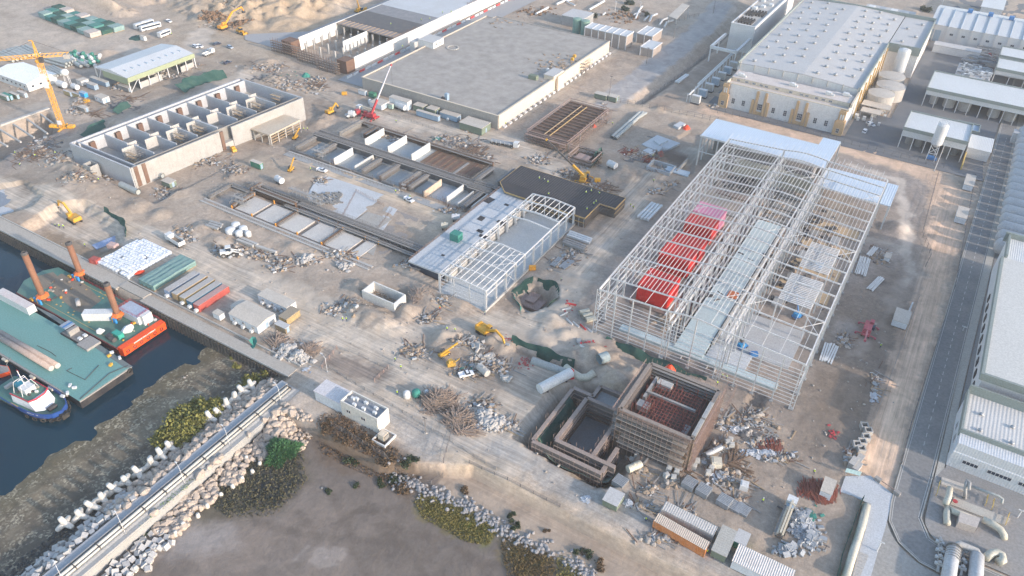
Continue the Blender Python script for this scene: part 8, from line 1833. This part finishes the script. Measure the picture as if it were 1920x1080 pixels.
# pit with struts beside the crane
t=thing('strutted_pit','deep shored pit with steel struts across it at the left edge','pit',(-340,165,0))
for i in range(7):
 p_,q_=G(-52+i*25,252-i*10+8,0),G(-12+i*25,262-i*8+18,0);part('strut',MB().tube([(*p_,-.6),(*q_,-.6)],.45,8),conc_l,t)
a_=[G(*q,0) for q in ((-80,258),(0,236),(92,204))];part('capping_beam',MB().bar((*a_[0],.2),(*a_[1],.2),1.6,1.0).bar((*a_[1],.2),(*a_[2],.2),1.6,1.0),conc_l,t)
sp=MB()
for i in range(70):
 u=i/69;p_=(Vector(a_[0])*(1-u*2)+Vector(a_[1])*u*2) if u<.5 else (Vector(a_[1])*(2-u*2)+Vector(a_[2])*(u*2-1));sp.bx(p_.x-.3,p_.y-1.1,-7,p_.x+.3,p_.y-.6+.35*(i % 2),0)
part('sheet_piling',sp,sheet_k,t,stuff=True);at0(t)
t=thing('quay_slab_works','pale slab works with a blue-grey basin at the left edge near the quay','slab',(*G(20,370),0));part('white_slab',MB().prism(px('0,352 38,346 87,362 40,392 -20,405 -60,380'),-1.5,-1.0),conc_b,t);part('basin_floor',MB().prism(px('-60,352 0,356 34,370 -10,388 -60,375'),-1,-.95),M('blue_grey_floor',(.22,.25,.29),.7),t)
for i in range(8):q=G(26+i*3.3,352+i*3);part('dark_recess',MB().bx(q[0]-.8,q[1]-.4,-1,q[0]+.8,q[1]+.4,-.94),mesh_d,t)
at0(t)
# ---------------- pipe yard at the lower right ----------------
t=thing('pipe_yard_works','cream pipework with valves and a box shelter inside the curved kerb','pipework',(40,152,0))
def PT(s,z):return [(*G(*map(float,q.split(',')),z),z) for q in s.split()]
part('pipe',MB().tube(PT('1776,982 1775,965 1777,950',1.0)+PT('1786,958',1.4)+PT('1830,975',1.4),.8,12),grp,t,smooth=True);part('pipe',MB().tube(PT('1843,974 1862,983 1876,993',1.4)+PT('1882,1003',.8)+PT('1882,1010',0),.85,12),grp,t,smooth=True)
part('pipe',MB().tube(PT('1773,945 1779,930 1781,915',1.8),.75,12),grp,t,smooth=True);part('upright_pipe',MB().tube(PT('1809,935',.2)+PT('1811,905',4.0)+PT('1813,900 1818,905',4.2)+PT('1817,918',3.4),.4,10),conc,t,smooth=True);part('pipe',MB().tube(PT('1822,912 1872,930',2.6)+PT('1880,936',2.2)+PT('1878,944',1.6),.35,10),grp_g,t,smooth=True)
part('box_shelter',MB().prism(px('1800,960 1838,972 1832,990 1797,979',2.2),.1,2.3),M('pinkish_precast',(.46,.41,.37),.85,dirt=.25),t);part('shelter_opening',MB().prism(px('1799,980 1831,991 1831,992.5 1799,981.5',1),.3,1.9),mesh_d,t)
part('slab',MB().prism(px('1766,894 1808,908 1806,920 1765,907',.5),.1,.5),cab_roof,t);part('slab',MB().prism(px('1790,932 1895,972 1885,985 1782,945',.5),.1,.45),M('stained_pale_slab',(.44,.42,.37),.85,dirt=.6,dirtcol=(.35,.22,.15),sc=.4,streak=False),t)
for q in ('1757,925 1763,902','1849,944 1853,928','1861,952 1865,935','1886,982 1893,962'):
 a_,b_=PT(q,1);part('yellow_railing',MB().bar((*a_[:2],1.2),(*b_[:2],1.2),.12).bar((*a_[:2],.7),(*b_[:2],.7),.1).bar((*a_[:2],.1),(*a_[:2],1.2),.12).bar((*b_[:2],.1),(*b_[:2],1.2),.12),paint_y,t)
part('valve_wheel',MB().lathe((*G(1791,940,1),1.0),[(.6,0),(.6,.15)],10),red_m,t);at0(t)
t=thing('penstock_pipes','two very large grey pipes with ribbed collars cut by the bottom edge','pipes',(35,130,0));pg_=M('grey_penstock',(.44,.45,.46),.55,dirt=.35,sc=.3)
part('pipe',MB().tube(PT('1788,1030 1782,1060 1774,1110',1.6),1.55,16),pg_,t,smooth=True);part('pipe',MB().tube(PT('1832,1042 1830,1075 1826,1110',1.6),1.5,16),pg_,t,smooth=True);part('cross_pipe',MB().tube(PT('1786,1024',2)+PT('1800,1020 1832,1034',2)+PT('1836,1044',1.8),.8,12),conc_l,t,smooth=True)
for k in range(6):part('collar',MB().tube(PT(f'{1789-k*.7},{1026+k*4.6} {1788.8-k*.7},{1027+k*4.6}',1.6),1.66,16),conc_d,t)
part('pipe_bend',MB().tube(PT('1848,1046 1858,1038 1870,1036 1878,1041 1880,1050 1872,1054',1.3),.95,12),grp,t,smooth=True);at0(t)
for i,(a_,b_) in enumerate(((1759,1022),(1759,1038),(1758,1051),(1757,1063),(1802,1038),(1801,1058),(1800,1071))):
 x,y,z=GP(a_,b_);t=thing('valve_post',f'white flanged valve {"left" if i < 4 else "between"} the large grey pipes, {ORD[i if i < 4 else i-4]} from the top','valve',(x,y,z),0,'flanged valves');part('flange',MB().bx(-.9,-.3,.9,.9,.3,1.5),white_p,t);part('stem',MB().lathe((0,0,0),[(.3,0),(.3,1.8),(.45,1.85),(.45,2.1)],8).bx(-.25,-2.2,.9,.25,1.8,1.3),conc_l,t)
t=thing('trench_pipe','long cream pipe in a dark trench running to the bottom edge','pipe',(14,140,0));pp=PT('1625,948 1616,985 1603,1025 1585,1085',.2);part('pipe',MB().tube(pp,.95,14),grp,t,smooth=True)
part('trench_floor',MB().prism(px('1632,945 1624,985 1612,1030 1594,1090 1578,1090 1600,1020 1612,980 1622,943'),-.3,.03),rub_b,t);part('trench_kerb',MB().bar(PT('1632,945',.1)[0],PT('1598,1085',.1)[0],.3,.5),conc_l,t);at0(t)
mb=MB();
for i in range(9):q=PT(f'{1612-i*2.2},{1037+i*5.4} {1628-i*2.2},{1043+i*5.4}',.12);mb.bar(q[0],q[1],.7,.12)
t=thing('slatted_walkway','row of white slabs continuing the concrete path at the bottom edge','walkway',PT('1618,1050',0)[0]);o=part('slab',mb,conc_l,t,stuff=True);at0(t)
x,y,z=GP(1596,894);t=thing('notice_board','pale turquoise board on posts at the site gate by the concrete path','sign',(x,y,z),R(12));part('board',MB().bx(-1.8,-.05,1.2,1.8,.05,2.6),M('pale_cyan_board',(.45,.62,.62),.5),t)
for k in (-1.5,1.5):part('post',MB().bx(k-.06,.06,0,k+.06,.18,2.6),galv,t)
x,y,z=GP(1662,915);t=thing('site_gate','small barrier gate with huts across the concrete path','gate',(x,y,z),R(-20));part('boom_bar',MB().bx(-3,-.08,1.0,3,.08,1.2),rust_p,t)
for k in (-2.6,2.6):part('gate_post',MB().bx(k-.8,-.5,0,k+.8,.5,1.3),grey_w,t)
# ---------------- fences, masts, poles ----------------
def fence(lab,s,h=2.2,mat=galv,sp=3.4,nm='fence',z=0,panel=None,pts=None):
 P_=pts or px(s,z);L_=sum(math.dist(a_,b_) for a_,b_ in zip(P_,P_[1:]));n=max(2,int(L_/sp));q=resamp(P_,n+1);t=thing(nm,lab,'fence',(*q[0],HZ(*q[0])));me=MB().bx(-.07,-.07,-.2,.07,.07,h).mesh('post',mat);rl_=MB();zs=[HZ(*p) for p in q]
 for p,zz in zip(q,zs):mesh_part('post',me,t,(p[0]-q[0][0],p[1]-q[0][1],zz-zs[0]))
 for i in range(n):
  for f in (.25,.6,.97):rl_.bar((q[i][0]-q[0][0],q[i][1]-q[0][1],zs[i]-zs[0]+h*f),(q[i+1][0]-q[0][0],q[i+1][1]-q[0][1],zs[i+1]-zs[0]+h*f),.06)
 part('rail',rl_,mat,t);return t
dkf=M('dark_fence',(.16,.15,.15),.7)
fence('wire fence along the track in front of the great hall','1150,190 1240,208 1345,228',2.4,dkf);fence('wire fence between the great hall forecourt and the steel frame','1345,212 1460,232 1560,262 1700,300 1768,315',2.6,dkf);fence('fence down the left side of the graded road','1758,328 1728,440 1745,480 1735,500',2,dkf);fence('fence between graded road and asphalt road, upper part','1828,330 1790,540',1.6,dkf);fence('fence between graded road and asphalt road, lower part','1788,545 1706,800 1690,870',1.6,dkf)
fence('low fence left of the graded road, lower part','1722,560 1650,760 1592,890',1.2,grey_w);fence('dark railing beside the gravel road, near the basins','880,868 960,905 1050,950',1.2,dkf);fence('mesh fence below the substation','622,800 700,845 745,872 800,900 830,880',2,dkf);fence('mesh fence right of the transformer pen','832,868 850,800 842,790',2,dkf);fence('short dark fence along the inner edge of the filled yard','618,690 700,740 800,800 930,880',1.0,grey_w)
fence('pinkish timber guard rails at the left of the filled yard','604,692 632,655',1.6,rust_p,2.0);fence('pinkish timber guard rail at the right of the filled yard','702,716 728,690',1.4,rust_p,2.0);fence('line of short stakes behind the filled yard','634,655 668,664 700,680 728,692',1.2,grey_w,3.5);fence('post line beside the sandy strip of the basins','690,330 780,360 880,398',1.4,grey_w,2.2);fence('post and tape line on the reservoir road','700,205 780,232 860,258 950,290',1.2,grey_w,3.2);fence('fence beyond the pipe plant at the top','1180,25 1250,45 1310,30',2,dkf,4);fence('mesh fence by the great hall ditch','1205,185 1300,118 1345,80',1.6,dkf,4)
for i,(a_,b_,a2,b2,lab) in enumerate(((1263,72,1268,45,'utility pole beside the road behind the stone stores'),(1212,120,1216,88,'utility pole in front of the small stone hut'),(1337,26,1342,2,'utility pole near the top by the far road'),(1143,176,1146,142,'grey lighting mast at the wooden gate'),(798,812,790,785,'short lattice mast beside the substation'),(1765,262,1778,235,'white light mast at the silo shed'),(1752,320,1775,270,'long leaning white light mast by the track corner'),(1644,1034,1657,1018,'white lamp post on the gravel at the lower right'),(1546,1032,1530,1080,'grey pole standing in the scrap yard'),(1908,970,1918,958,'white lamp post at the right edge of the pipe yard'),(1805,620,1808,617,'white lamp post on the kerb by the big hall'),(1080,8,1075,-30,'mast at the top edge'),(1153,26,1156,2,'white vent stack among the pipework, left'),(1199,28,1204,4,'white vent stack among the pipework, right'),(1766,10,1770,-20,'light mast behind the far white hall'))):
 x,y=G(a_,b_);z=HZ(x,y);best=min(range(2,30),key=lambda q:math.dist(G(a2,b2,q),(x,y)));t=thing('lamp_post' if 'lamp' in lab else 'utility_mast',lab,'pole',(x,y,z));part('pole',MB().tube([(0,0,-.2),(0,0,best)],.16,6,.1),steel_w if 'white' in lab else dkf,t);part('head',MB().bx(-.7,-.12,best-.2,.7,.12,best),white_p if 'white' in lab else dkf,t);part('base',MB().bx(-.35,-.35,-.3,.35,.35,.3),conc_l,t)
# white pipe runs of the pumping plant, top centre
for i,(s,r_) in enumerate((('1005,26 1028,14',.7),('1043,8 1075,-6',.7),('1105,18 1133,2',.7),('1078,10 1062,2 1085,-4',.5),('1192,34 1198,20 1204,12',.6),('1188,28 1200,22',.5),('1218,40 1222,30 1232,26',.6),('1237,46 1242,38 1252,34',.6),('1246,50 1250,42 1262,38',.6),('1208,38 1216,30',.5),('1130,28 1135,24',.5))):P_=PT(s,.9);one('plant_pipe',MB().tube([tuple(p[k]-P_[0][k] for k in range(3)) for p in P_],r_,8),white_p,f'white pipe run in the pumping plant at the top, {ORD[i]} from the left','pipe',P_[0],0,'white plant pipes')
# ---------------- debris and stores on the ground (uncountable) ----------------
def heap(nm,mat,items,kind,s0=.4,s1=1.6,flat=.3,seed=1,zup=0.):
 if kind in ('box','sheet'):s1 *= .68;items=[(a_,b_,c_,d_,int(n*1.5),h_) for a_,b_,c_,d_,n,h_ in items]
 if kind=='bar':s1 *= .7;items=[(a_,b_,c_,d_,int(n*1.3),h_) for a_,b_,c_,d_,n,h_ in items]
 """items: (px, py, rx px, ry px, count, mound height)"""
 r_=random.Random(seed);mb=MB()
 for (a_,b_,rx_,ry_,n,hh) in items:
  for _ in range(n):
   u,v=r_.gauss(0,.5),r_.gauss(0,.5);x,y=G(a_+u*rx_,b_+v*ry_);z=HZ(x,y)+max(0,hh*(1-math.hypot(u,v)))*r_.uniform(.4,1)+zup
   s=s0+(s1*1.35-s0)*r_.random()**2.2;k=kind
   if k=='bar':a3=(r_.uniform(0,3.14) if nm != 'rusty_scaffold_pipes' else r_.gauss(1.3+(b_ % 3)*.4,.3));mb.bar((x,y,z+.08),(x+math.cos(a3)*s*2,y+math.sin(a3)*s*2,z+r_.uniform(.05,.5)+hh*.1),.12+s*.04,.09+s*.02)
   elif k=='plank':a3=r_.choice((.05,1.6))+r_.gauss(0,.25);mb.bar((x,y,z+.1),(x+math.cos(a3)*s*2,y+math.sin(a3)*s*2,z+.1+r_.random()*.15),.3,.1)
   elif k=='box':mb.box((x,y,z+s*.2),(s,s*r_.uniform(.15,.8),s*r_.uniform(.2,.6)),r_.uniform(0,3.1),r_.gauss(0,.4))
   elif k=='rub':mb.blob((x,y,z+s*.12),(s*.5,s*.4,s*.3),.3,r_)
   elif k=='sheet':a3=r_.uniform(0,3);mb.box((x,y,z+.15),(s,s*.6,.06),a3,r_.gauss(0,.3))
   elif k=='grid':
    a3=r_.choice((0,1.57))
    for q in range(4):mb.box((x+q*.22*math.sin(a3),y+q*.22*math.cos(a3),z+.08+q*.0),(s*2.2,.12,.14),a3)
 return setting(nm,mb,mat,'stuff')
spots=[(305,360,20,10),(215,330,45,8),(105,305,22,12),(150,345,30,10),(345,440,25,15),(390,300,35,20),(440,320,25,12),(500,130,45,14),(540,160,35,10),(590,165,20,8),(700,300,15,4),(740,255,25,8),(830,262,18,7),(870,268,28,10),(905,300,20,10),(1010,300,25,10),(1110,350,30,10),(1065,325,25,8),(1190,290,20,12),
   (1225,290,15,8),(1240,320,20,6),(1100,300,20,14),(1075,470,20,14),(1040,495,14,10),(520,500,22,12),(570,490,22,8),(430,470,35,12),(490,480,30,8),(640,580,30,14),(800,600,18,8),(775,660,30,14),(900,680,40,22),(930,690,25,14),(870,650,20,8),(1130,780,10,30),(1400,800,45,14),(1430,830,30,8),(1350,840,22,14),(1360,900,40,20),
   (1310,860,14,12),(1200,880,14,8),(1215,920,18,8),(1260,905,15,6),(1380,940,14,6),(1590,860,10,14),(1640,720,12,22),(1650,480,14,14),(1580,640,12,14),(1460,860,30,5),(1410,780,20,8),(1350,790,20,8),(60,275,50,24),(150,195,14,8),(220,165,15,6),(300,140,40,8),(350,125,25,6),(140,210,20,8),(640,480,30,6),(760,500,18,8),(600,340,15,6),(840,395,20,5),
   (1130,215,12,20),(990,195,16,12),(440,20,40,12),(400,45,20,8),(590,150,20,6),(1270,960,30,10),(1240,1010,40,8),(1200,950,15,6),(905,760,30,14),(950,800,25,10),(830,570,14,8),(1340,200,10,4),(880,245,14,4),(50,165,20,5),(1230,360,16,6),(1260,345,14,5),(1065,490,15,12),(870,700,20,6)]
heap('rubble',rub_m,[(a_,b_,c_,d_,int(6+c_*.6),.2) for a_,b_,c_,d_ in spots],'rub',.4,1.5,seed=2)
heap('brown_rubble',rub_b,[(a_,b_,c_*1.1,d_*1.1,int(6+c_*.6),.3) for a_,b_,c_,d_ in spots],'rub',.4,1.4,seed=32)
heap('loose_timber',timber,[(a_,b_,c_,d_,int(3+c_*.22),.2) for a_,b_,c_,d_ in spots],'plank',.6,1.8,seed=3);heap('loose_timber',grey_w,[(a_,b_,c_,d_,int(6+c_*.6),.25) for a_,b_,c_,d_ in spots],'plank',.6,2.4,seed=4)
heap('scrap_steel',galv,[(a_,b_,c_,d_,int(3+c_*.35),.25) for a_,b_,c_,d_ in spots],'box',.4,1.6,seed=5);heap('rebar_scrap',rust,[(a_,b_,c_,d_,int(4+c_*.4),.2) for a_,b_,c_,d_ in spots],'bar',.6,2.4,seed=6);heap('scrap_boards',white_p,[(a_,b_,c_,d_,int(1+c_*.09),.2) for a_,b_,c_,d_ in spots],'sheet',.5,1.4,seed=7);heap('dark_scrap',dark_m,[(a_,b_,c_,d_,int(3+c_*.22),.2) for a_,b_,c_,d_ in spots],'box',.3,1.2,seed=8)
heap('scattered_stones',rub_m,[(700,560,500,260,420,0),(300,300,300,200,200,0),(1250,820,320,120,300,0),(1600,620,80,200,150,0),(900,130,500,80,150,0)],'rub',.25,.7,seed=9)
heap('broken_concrete',M('pale_rubble',(.41,.395,.38),.95,dirt=.5,sc=.6),[(540,655,22,14,260,2.2),(560,670,18,10,220,2.0),(925,795,26,12,180,1.0),(910,780,14,10,100,1.0),(645,500,16,8,80,.8),(575,487,16,8,110,1.2)],'rub',.4,1.7,seed=10);heap('tangled_bars',M('pale_brown_bars',(.33,.25,.2),.9,dirt=.5),[(520,648,18,12,220,1.8),(820,757,26,16,520,3.2),(855,790,22,14,360,2.2),(575,660,16,10,120,1.5),(870,810,16,8,140,1.2),(780,560,22,10,60,.6)],'bar',.7,2.2,seed=11)
heap('rusty_scaffold_pipes',M('deep_rust_red',(.22,.06,.04),.85,dirt=.4),[(1545,935,20,9,340,1.2),(1520,925,18,8,160,1.0),(1060,770,12,5,0,0),(1230,340,0,0,0,0),(1210,300,12,5,60,.4),(1178,288,14,5,50,.3),(1450,845,22,4,70,.5),(1300,815,8,12,60,1)],'bar',.8,2.4,seed=12);heap('scrap_pile',galv,[(1500,975,22,18,220,1.4),(1520,1010,20,18,160,1.0),(1475,1030,20,10,90,.8)],'box',.5,1.9,seed=13)
heap('plastic_waste',M('white_plastic_film',(.48,.50,.53),.5),[(1505,985,22,18,110,1.4),(1430,850,40,6,110,.5),(1380,805,20,6,50,.5),(1640,745,8,10,30,.4),(1180,945,8,6,26,.4),(1100,935,6,4,24,.3),(1350,895,16,6,60,.4),(575,695,14,8,8,.2),(915,795,24,8,40,.4)],'sheet',.6,1.8,seed=14);heap('coloured_waste',net_t,[(1520,970,20,16,16,1.2),(1470,1030,10,8,8,.6),(885,690,20,10,8,.4),(550,142,30,8,8,.4),(700,255,14,4,12,.3),(820,262,12,4,14,.3)],'sheet',.6,1.6,seed=15);heap('red_tape',red_m,[(960,640,20,6,14,.2),(985,680,14,12,22,.2),(1100,650,30,5,14,.2),(1560,815,14,10,16,.3),(1065,575,10,20,10,.3),(690,265,4,2,4,.2)],'sheet',.4,1.1,seed=16)
heap('formwork_stock',form,[(860,270,26,8,50,.5),(800,268,12,5,24,.4),(905,660,22,10,26,.4),(930,680,18,10,22,.4),(500,150,34,10,40,.4),(300,140,45,8,50,.6),(60,280,50,20,80,.4),(1195,300,14,8,16,.3),(1230,270,20,10,24,.3),(780,168,20,4,0,0),(1400,810,30,8,24,.4),(230,195,35,10,40,.3)],'grid',.8,1.7,seed=17);heap('brown_formwork_stock',ply,[(880,285,34,10,90,.4),(900,305,20,8,50,.4),(60,290,50,24,90,.5),(590,160,16,5,40,.4),(1075,335,20,6,50,.5),(1125,355,26,8,60,.4),(240,185,20,6,24,.3),(1100,298,18,10,60,1.2),(175,215,12,6,20,.4),(1265,875,12,6,30,.4),(1370,870,16,8,40,.6)],'plank',1.0,2.8,seed=18)
heap('pallet_goods',conc_l,[(900,655,22,8,14,.2),(915,672,14,6,12,.2),(948,712,8,5,8,.2),(885,640,8,4,6,.2),(300,142,30,6,12,.3),(1085,640,6,4,4,.1)],'box',1.2,2.4,seed=19);heap('palm_debris',M('dry_brown',(.2,.12,.07),.95,dirt=.5),[(400,40,24,6,200,2),(450,48,20,5,120,1.5),(1170,30,40,14,80,.6),(1000,22,40,10,90,.5)],'rub',.6,2.2,seed=20)
# works between frames: footings left of the roofed bay, rebar block, wooden chambers
t=thing('chamber_footings','group of grey concrete footings with low walls left of the roofed bay','foundation',(*G(1235,275),0))
part('base_slab',MB().prism(px('1203,272 1232,255 1275,270 1240,288'),-.6,.5),conc_b,t);part('wall',walls(MB(),-97.5,276.5,-87,284,-.5,1.6,.6),M('grey_blue_concrete',(.36,.38,.4),.85,dirt=.3),t);part('plinth',MB().prism(px('1225,268 1240,262 1252,268 1236,276'),.5,1.3),conc_b,t);part('low_wall',MB().bx(-86,281,-.5,-85.4,294,1.3),conc,t);part('far_footing',MB().prism(px('1262,238 1275,231 1285,235 1272,243'),-.3,.9),conc_b,t);part('near_footing',MB().prism(px('1205,284 1215,279 1230,285 1220,291'),-.3,.5),conc_b,t)
sb=MB()
for i in range(14):
 for j in range(9):x,y=-98+i*.9,288+j*.9;sb.bar((x,y,-.3),(x,y,2.4),.08)
for z in (.6,1.4,2.2):
 for j in range(9):sb.bar((-98,288+j*.9,z),(-86.3,288+j*.9,z),.07)
part('rebar_cage',sb,M('grey_brown_bars',(.17,.14,.13),.9),t,stuff=True);at0(t)
t=thing('timber_shored_chamber','brown timber shored chamber beside a green net, behind the yellow crane','foundation',(*G(1098,298),0));x,y=G(1098,300)
for k in range(5):
 for (x0_,y0_,x1_,y1_) in ((-6,-5,5,-5),(5,-5,5,5),(5,5,-6,5),(-6,5,-6,-5)):part('shoring_board',MB().bar((x+x0_,y+y0_,-.6+k*.9),(x+x1_,y+y1_,-.6+k*.9),.25,.3),ply if k % 2 else M('dusty_brown_board',(.33,.25,.22),.9),t)
part('inner_slab',MB().bx(x-4,y-3,-.5,x+2,y+2,1.4),M('pinkish_slab',None),t);at0(t)
for lab,a_,b_,w,d,h,m_ in (('scaffold tower at the left end of the lower basins',438,385,6,3,4,galv),('scaffold along the trench wall of the lower basins',545,380,16,2,4.5,galv),('scaffold inside the upper basins left chamber',585,295,6,4,3.5,galv),('scaffold by the rusty wall of the upper basins',752,360,2,8,3.2,rust),('scaffold stair at the reservoir edge near the cream stair block',1085,138,3,9,5.4,rust),('scaffold frame right of the brown block',1332,790,2.5,12,5,rust_p),('scaffold at the near end of the black deck',985,375,8,2,4,galv)):
 x,y,z=GP(a_,b_);scaffold(lab,x,y,z,w,d,h,0,m_)
# hanging gear under the big frame
heap('frame_clutter',dark_m,[(1330,560,60,60,120,.4),(1400,480,60,60,120,.4),(1480,520,50,80,90,.3),(1500,420,60,30,70,.3),(1400,350,60,20,90,.6)],'box',.6,2.6,seed=22);heap('frame_clutter',rub_b,[(1310,600,60,30,120,.2),(1430,400,70,40,120,.3),(1360,470,40,50,120,.3),(1540,480,40,60,90,.2),(1250,590,20,20,60,.2)],'rub',.6,2.0,seed=23)
# ---------------- people ----------------
def body_mesh(pose):
 J={'p':(0,0,.95),'c':(0,0,1.25),'n':(0,0,1.5),'h':(.02,0,1.66),'ls':(0,.2,1.42),'rs':(0,-.2,1.42),'le':(.02,.27,1.15),'re':(.02,-.27,1.15),'lw':(.08,.28,.88),'rw':(.08,-.28,.88),'lh':(0,.1,.9),'rh':(0,-.1,.9),'lk':(.03,.12,.5),'rk':(.03,-.12,.5),'la':(0,.13,.08),'ra':(0,-.13,.08),'lt':(.2,.14,.04),'rt':(.2,-.14,.04)}
 if pose=='walk':J.update(lk=(.18,.1,.52),la=(.25,.1,.1),lt=(.45,.1,.08),rk=(-.02,-.1,.5),ra=(-.3,-.1,.14),rt=(-.12,-.1,.05),lw=(-.12,.28,.92),rw=(.25,-.26,.98))
 if pose=='bend':J.update(c=(.2,0,1.15),n=(.38,0,1.28),h=(.52,0,1.34),ls=(.34,.2,1.22),rs=(.34,-.2,1.22),le=(.45,.26,.95),re=(.45,-.26,.95),lw=(.5,.2,.68),rw=(.5,-.2,.68))
 E=[('p','c'),('c','n'),('n','h'),('c','ls'),('ls','le'),('le','lw'),('c','rs'),('rs','re'),('re','rw'),('p','lh'),('lh','lk'),('lk','la'),('la','lt'),('p','rh'),('rh','rk'),('rk','ra'),('ra','rt')]
 ks=list(J);me=bpy.data.meshes.new('body');me.from_pydata([J[k] for k in ks],[(ks.index(a_),ks.index(b_)) for a_,b_ in E],[]);o=bpy.data.objects.new('tmp',me);COL.objects.link(o);o.modifiers.new('s','SKIN');o.modifiers.new('u','SUBSURF').levels=1
 rad=dict(p=.16,c=.17,n=.07,h=.12,ls=.08,rs=.08,le=.055,re=.055,lw=.045,rw=.045,lh=.1,rh=.1,lk=.075,rk=.075,la=.055,ra=.055,lt=.045,rt=.045)
 for i,k in enumerate(ks):me.skin_vertices[0].data[i].radius=(rad[k],)*2
 me.skin_vertices[0].data[0].use_root=True
 dg=bpy.context.evaluated_depsgraph_get();dg.update();nm_=bpy.data.meshes.new_from_object(o.evaluated_get(dg));bpy.data.objects.remove(o);nm_.materials.clear();nm_.materials.append(cloth_b);nm_.name='body';return nm_,J
bodies={k:body_mesh(k) for k in ('stand','walk','bend')}
def worker(lab,a_,b_,pose='stand',vest=vest_y,rz=0.,z=None):
 if z is None:x,y,zz=GP(a_,b_)
 else:(x,y),zz=G(a_,b_,z),z
 me,J=bodies[pose];t=thing('person',lab,'person',(x,y,zz),rz);mesh_part('body',me,t);c,n_,h=(Vector(J[k]) for k in 'cnh')
 part('vest',MB().tube([c-(n_-c)*1.0,c,c+(n_-c)*.75],.21,8,.2),vest,t);part('helmet',MB().lathe((h.x,h.y,h.z+.02),[(.16,0),(.145,.1),(.06,.17)],8),white_p if vest is vest_y else vest_y,t);part('head',MB().lathe((h.x,h.y,h.z-.12),[(.05,0),(.1,.06),(.105,.16)],8),skin,t)
for i,(a_,b_,po,lab) in enumerate([(643,602,'stand','left of two standing on the haul road'),(650,602,'stand','right of two standing on the haul road'),(741,678,'walk','walking past the stakes of the filled yard'),(752,692,'walk','standing by the right guard rail'),(838,620,'stand','by the low sand mound, left one'),(853,622,'stand','by the low sand mound, right one'),(909,590,'bend','at the foot of the small steel frame'),(825,582,'stand','beside the debris right of the chamber, in orange'),(1010,580,'stand','at the edge of the netted pit'),(1052,527,'bend','near the steel racks'),(1525,888,'walk','walking right of the frame corner alone'),
  (1429,942,'stand','on the open ground near the pump truck'),(1224,296,'stand','beside the orange tarpaulin lump'),(1225,342,'walk','walking on the road left of the large frame'),(104,425,'bend','first of three in the quay excavation'),(112,427,'stand','second of three in the quay excavation'),(120,428,'stand','third of three in the quay excavation'),(160,463,'stand','at the near end of the quay excavation'),(583,320,'stand','beside the telehandler on the sandy strip'),(742,362,'stand','at the rusty wall of the basins'),(769,372,'stand','behind the white pickup on the sandy strip'),
  (186,340,'walk','walking on the road by the filter basins'),(105,290,'stand','on the steel fixing yard, left'),(68,295,'bend','bending on the steel fixing yard'),(38,312,'bend','kneeling on the steel fixing yard near the edge'),(30,290,'stand','on the steel fixing yard, far left'),(322,66,'stand','near the short white bus'),(743,230,'stand','on the road below the red crane'),(570,245,'stand','near the annex deck corner, left'),(577,245,'stand','near the annex deck corner, right'),(1182,388,'stand','right of the black deck corner, first'),(1187,392,'stand','right of the black deck corner, second'),(1353,708,'stand','first of a pair under the frame front'),(1361,711,'stand','second of a pair under the frame front'),(1345,722,'bend','bending at the frame column foot'),(1289,682,'stand','at the sand edge under the frame'),(1650,652,'stand','beside the faded red crane'),(1211,977,'bend','bright vest at the debris by the long containers'),(1325,1038,'stand','bright vest at the end of the long containers'),(745,740,'stand','beside the white plastic tank'),(948,235,'walk','near the rebar deck left side'),(1148,234,'stand','right of the rebar deck')]):
 worker(f'worker in {"an orange" if i in (7,) else "a yellow"} vest and helmet {lab}',a_,b_,po,vest_o if i==7 else vest_y,rg.uniform(0,6))
for i,(a_,b_) in enumerate([(1011,338),(1020,340),(1027,345),(1098,365),(1108,362),(1124,366),(1117,382),(1113,386),(1100,396),(1028,368)]):worker(f'worker in a yellow vest on the black reinforcement mat, {ORD[i]} from the left end',a_,b_,'bend' if i % 2 else 'stand',vest_y,rg.uniform(0,6),4.75)
for i,(a_,b_) in enumerate([(733,48),(790,40),(806,38),(830,26),(846,25),(755,90)]):worker(f'worker on the unfinished reservoir roof, {ORD[i]} from the left',a_,b_,'stand',vest_y,rg.uniform(0,6),7.1)
if HAZE:
 hz=MB().bx(-1450,-55,-10.5,1150,2500,CAM_H+6)
 m=bpy.data.materials.new('haze_air');m.use_nodes=True;n=m.node_tree;n.nodes.clear()
 v=n.nodes.new('ShaderNodeVolumePrincipled');v.inputs['Density'].default_value=HAZE;v.inputs['Color'].default_value=(.93,.95,1,1);v.inputs['Anisotropy'].default_value=.2
 o=n.nodes.new('ShaderNodeOutputMaterial');n.links.new(v.outputs[0],o.inputs['Volume'])
 h=setting('haze',hz,m,'stuff')
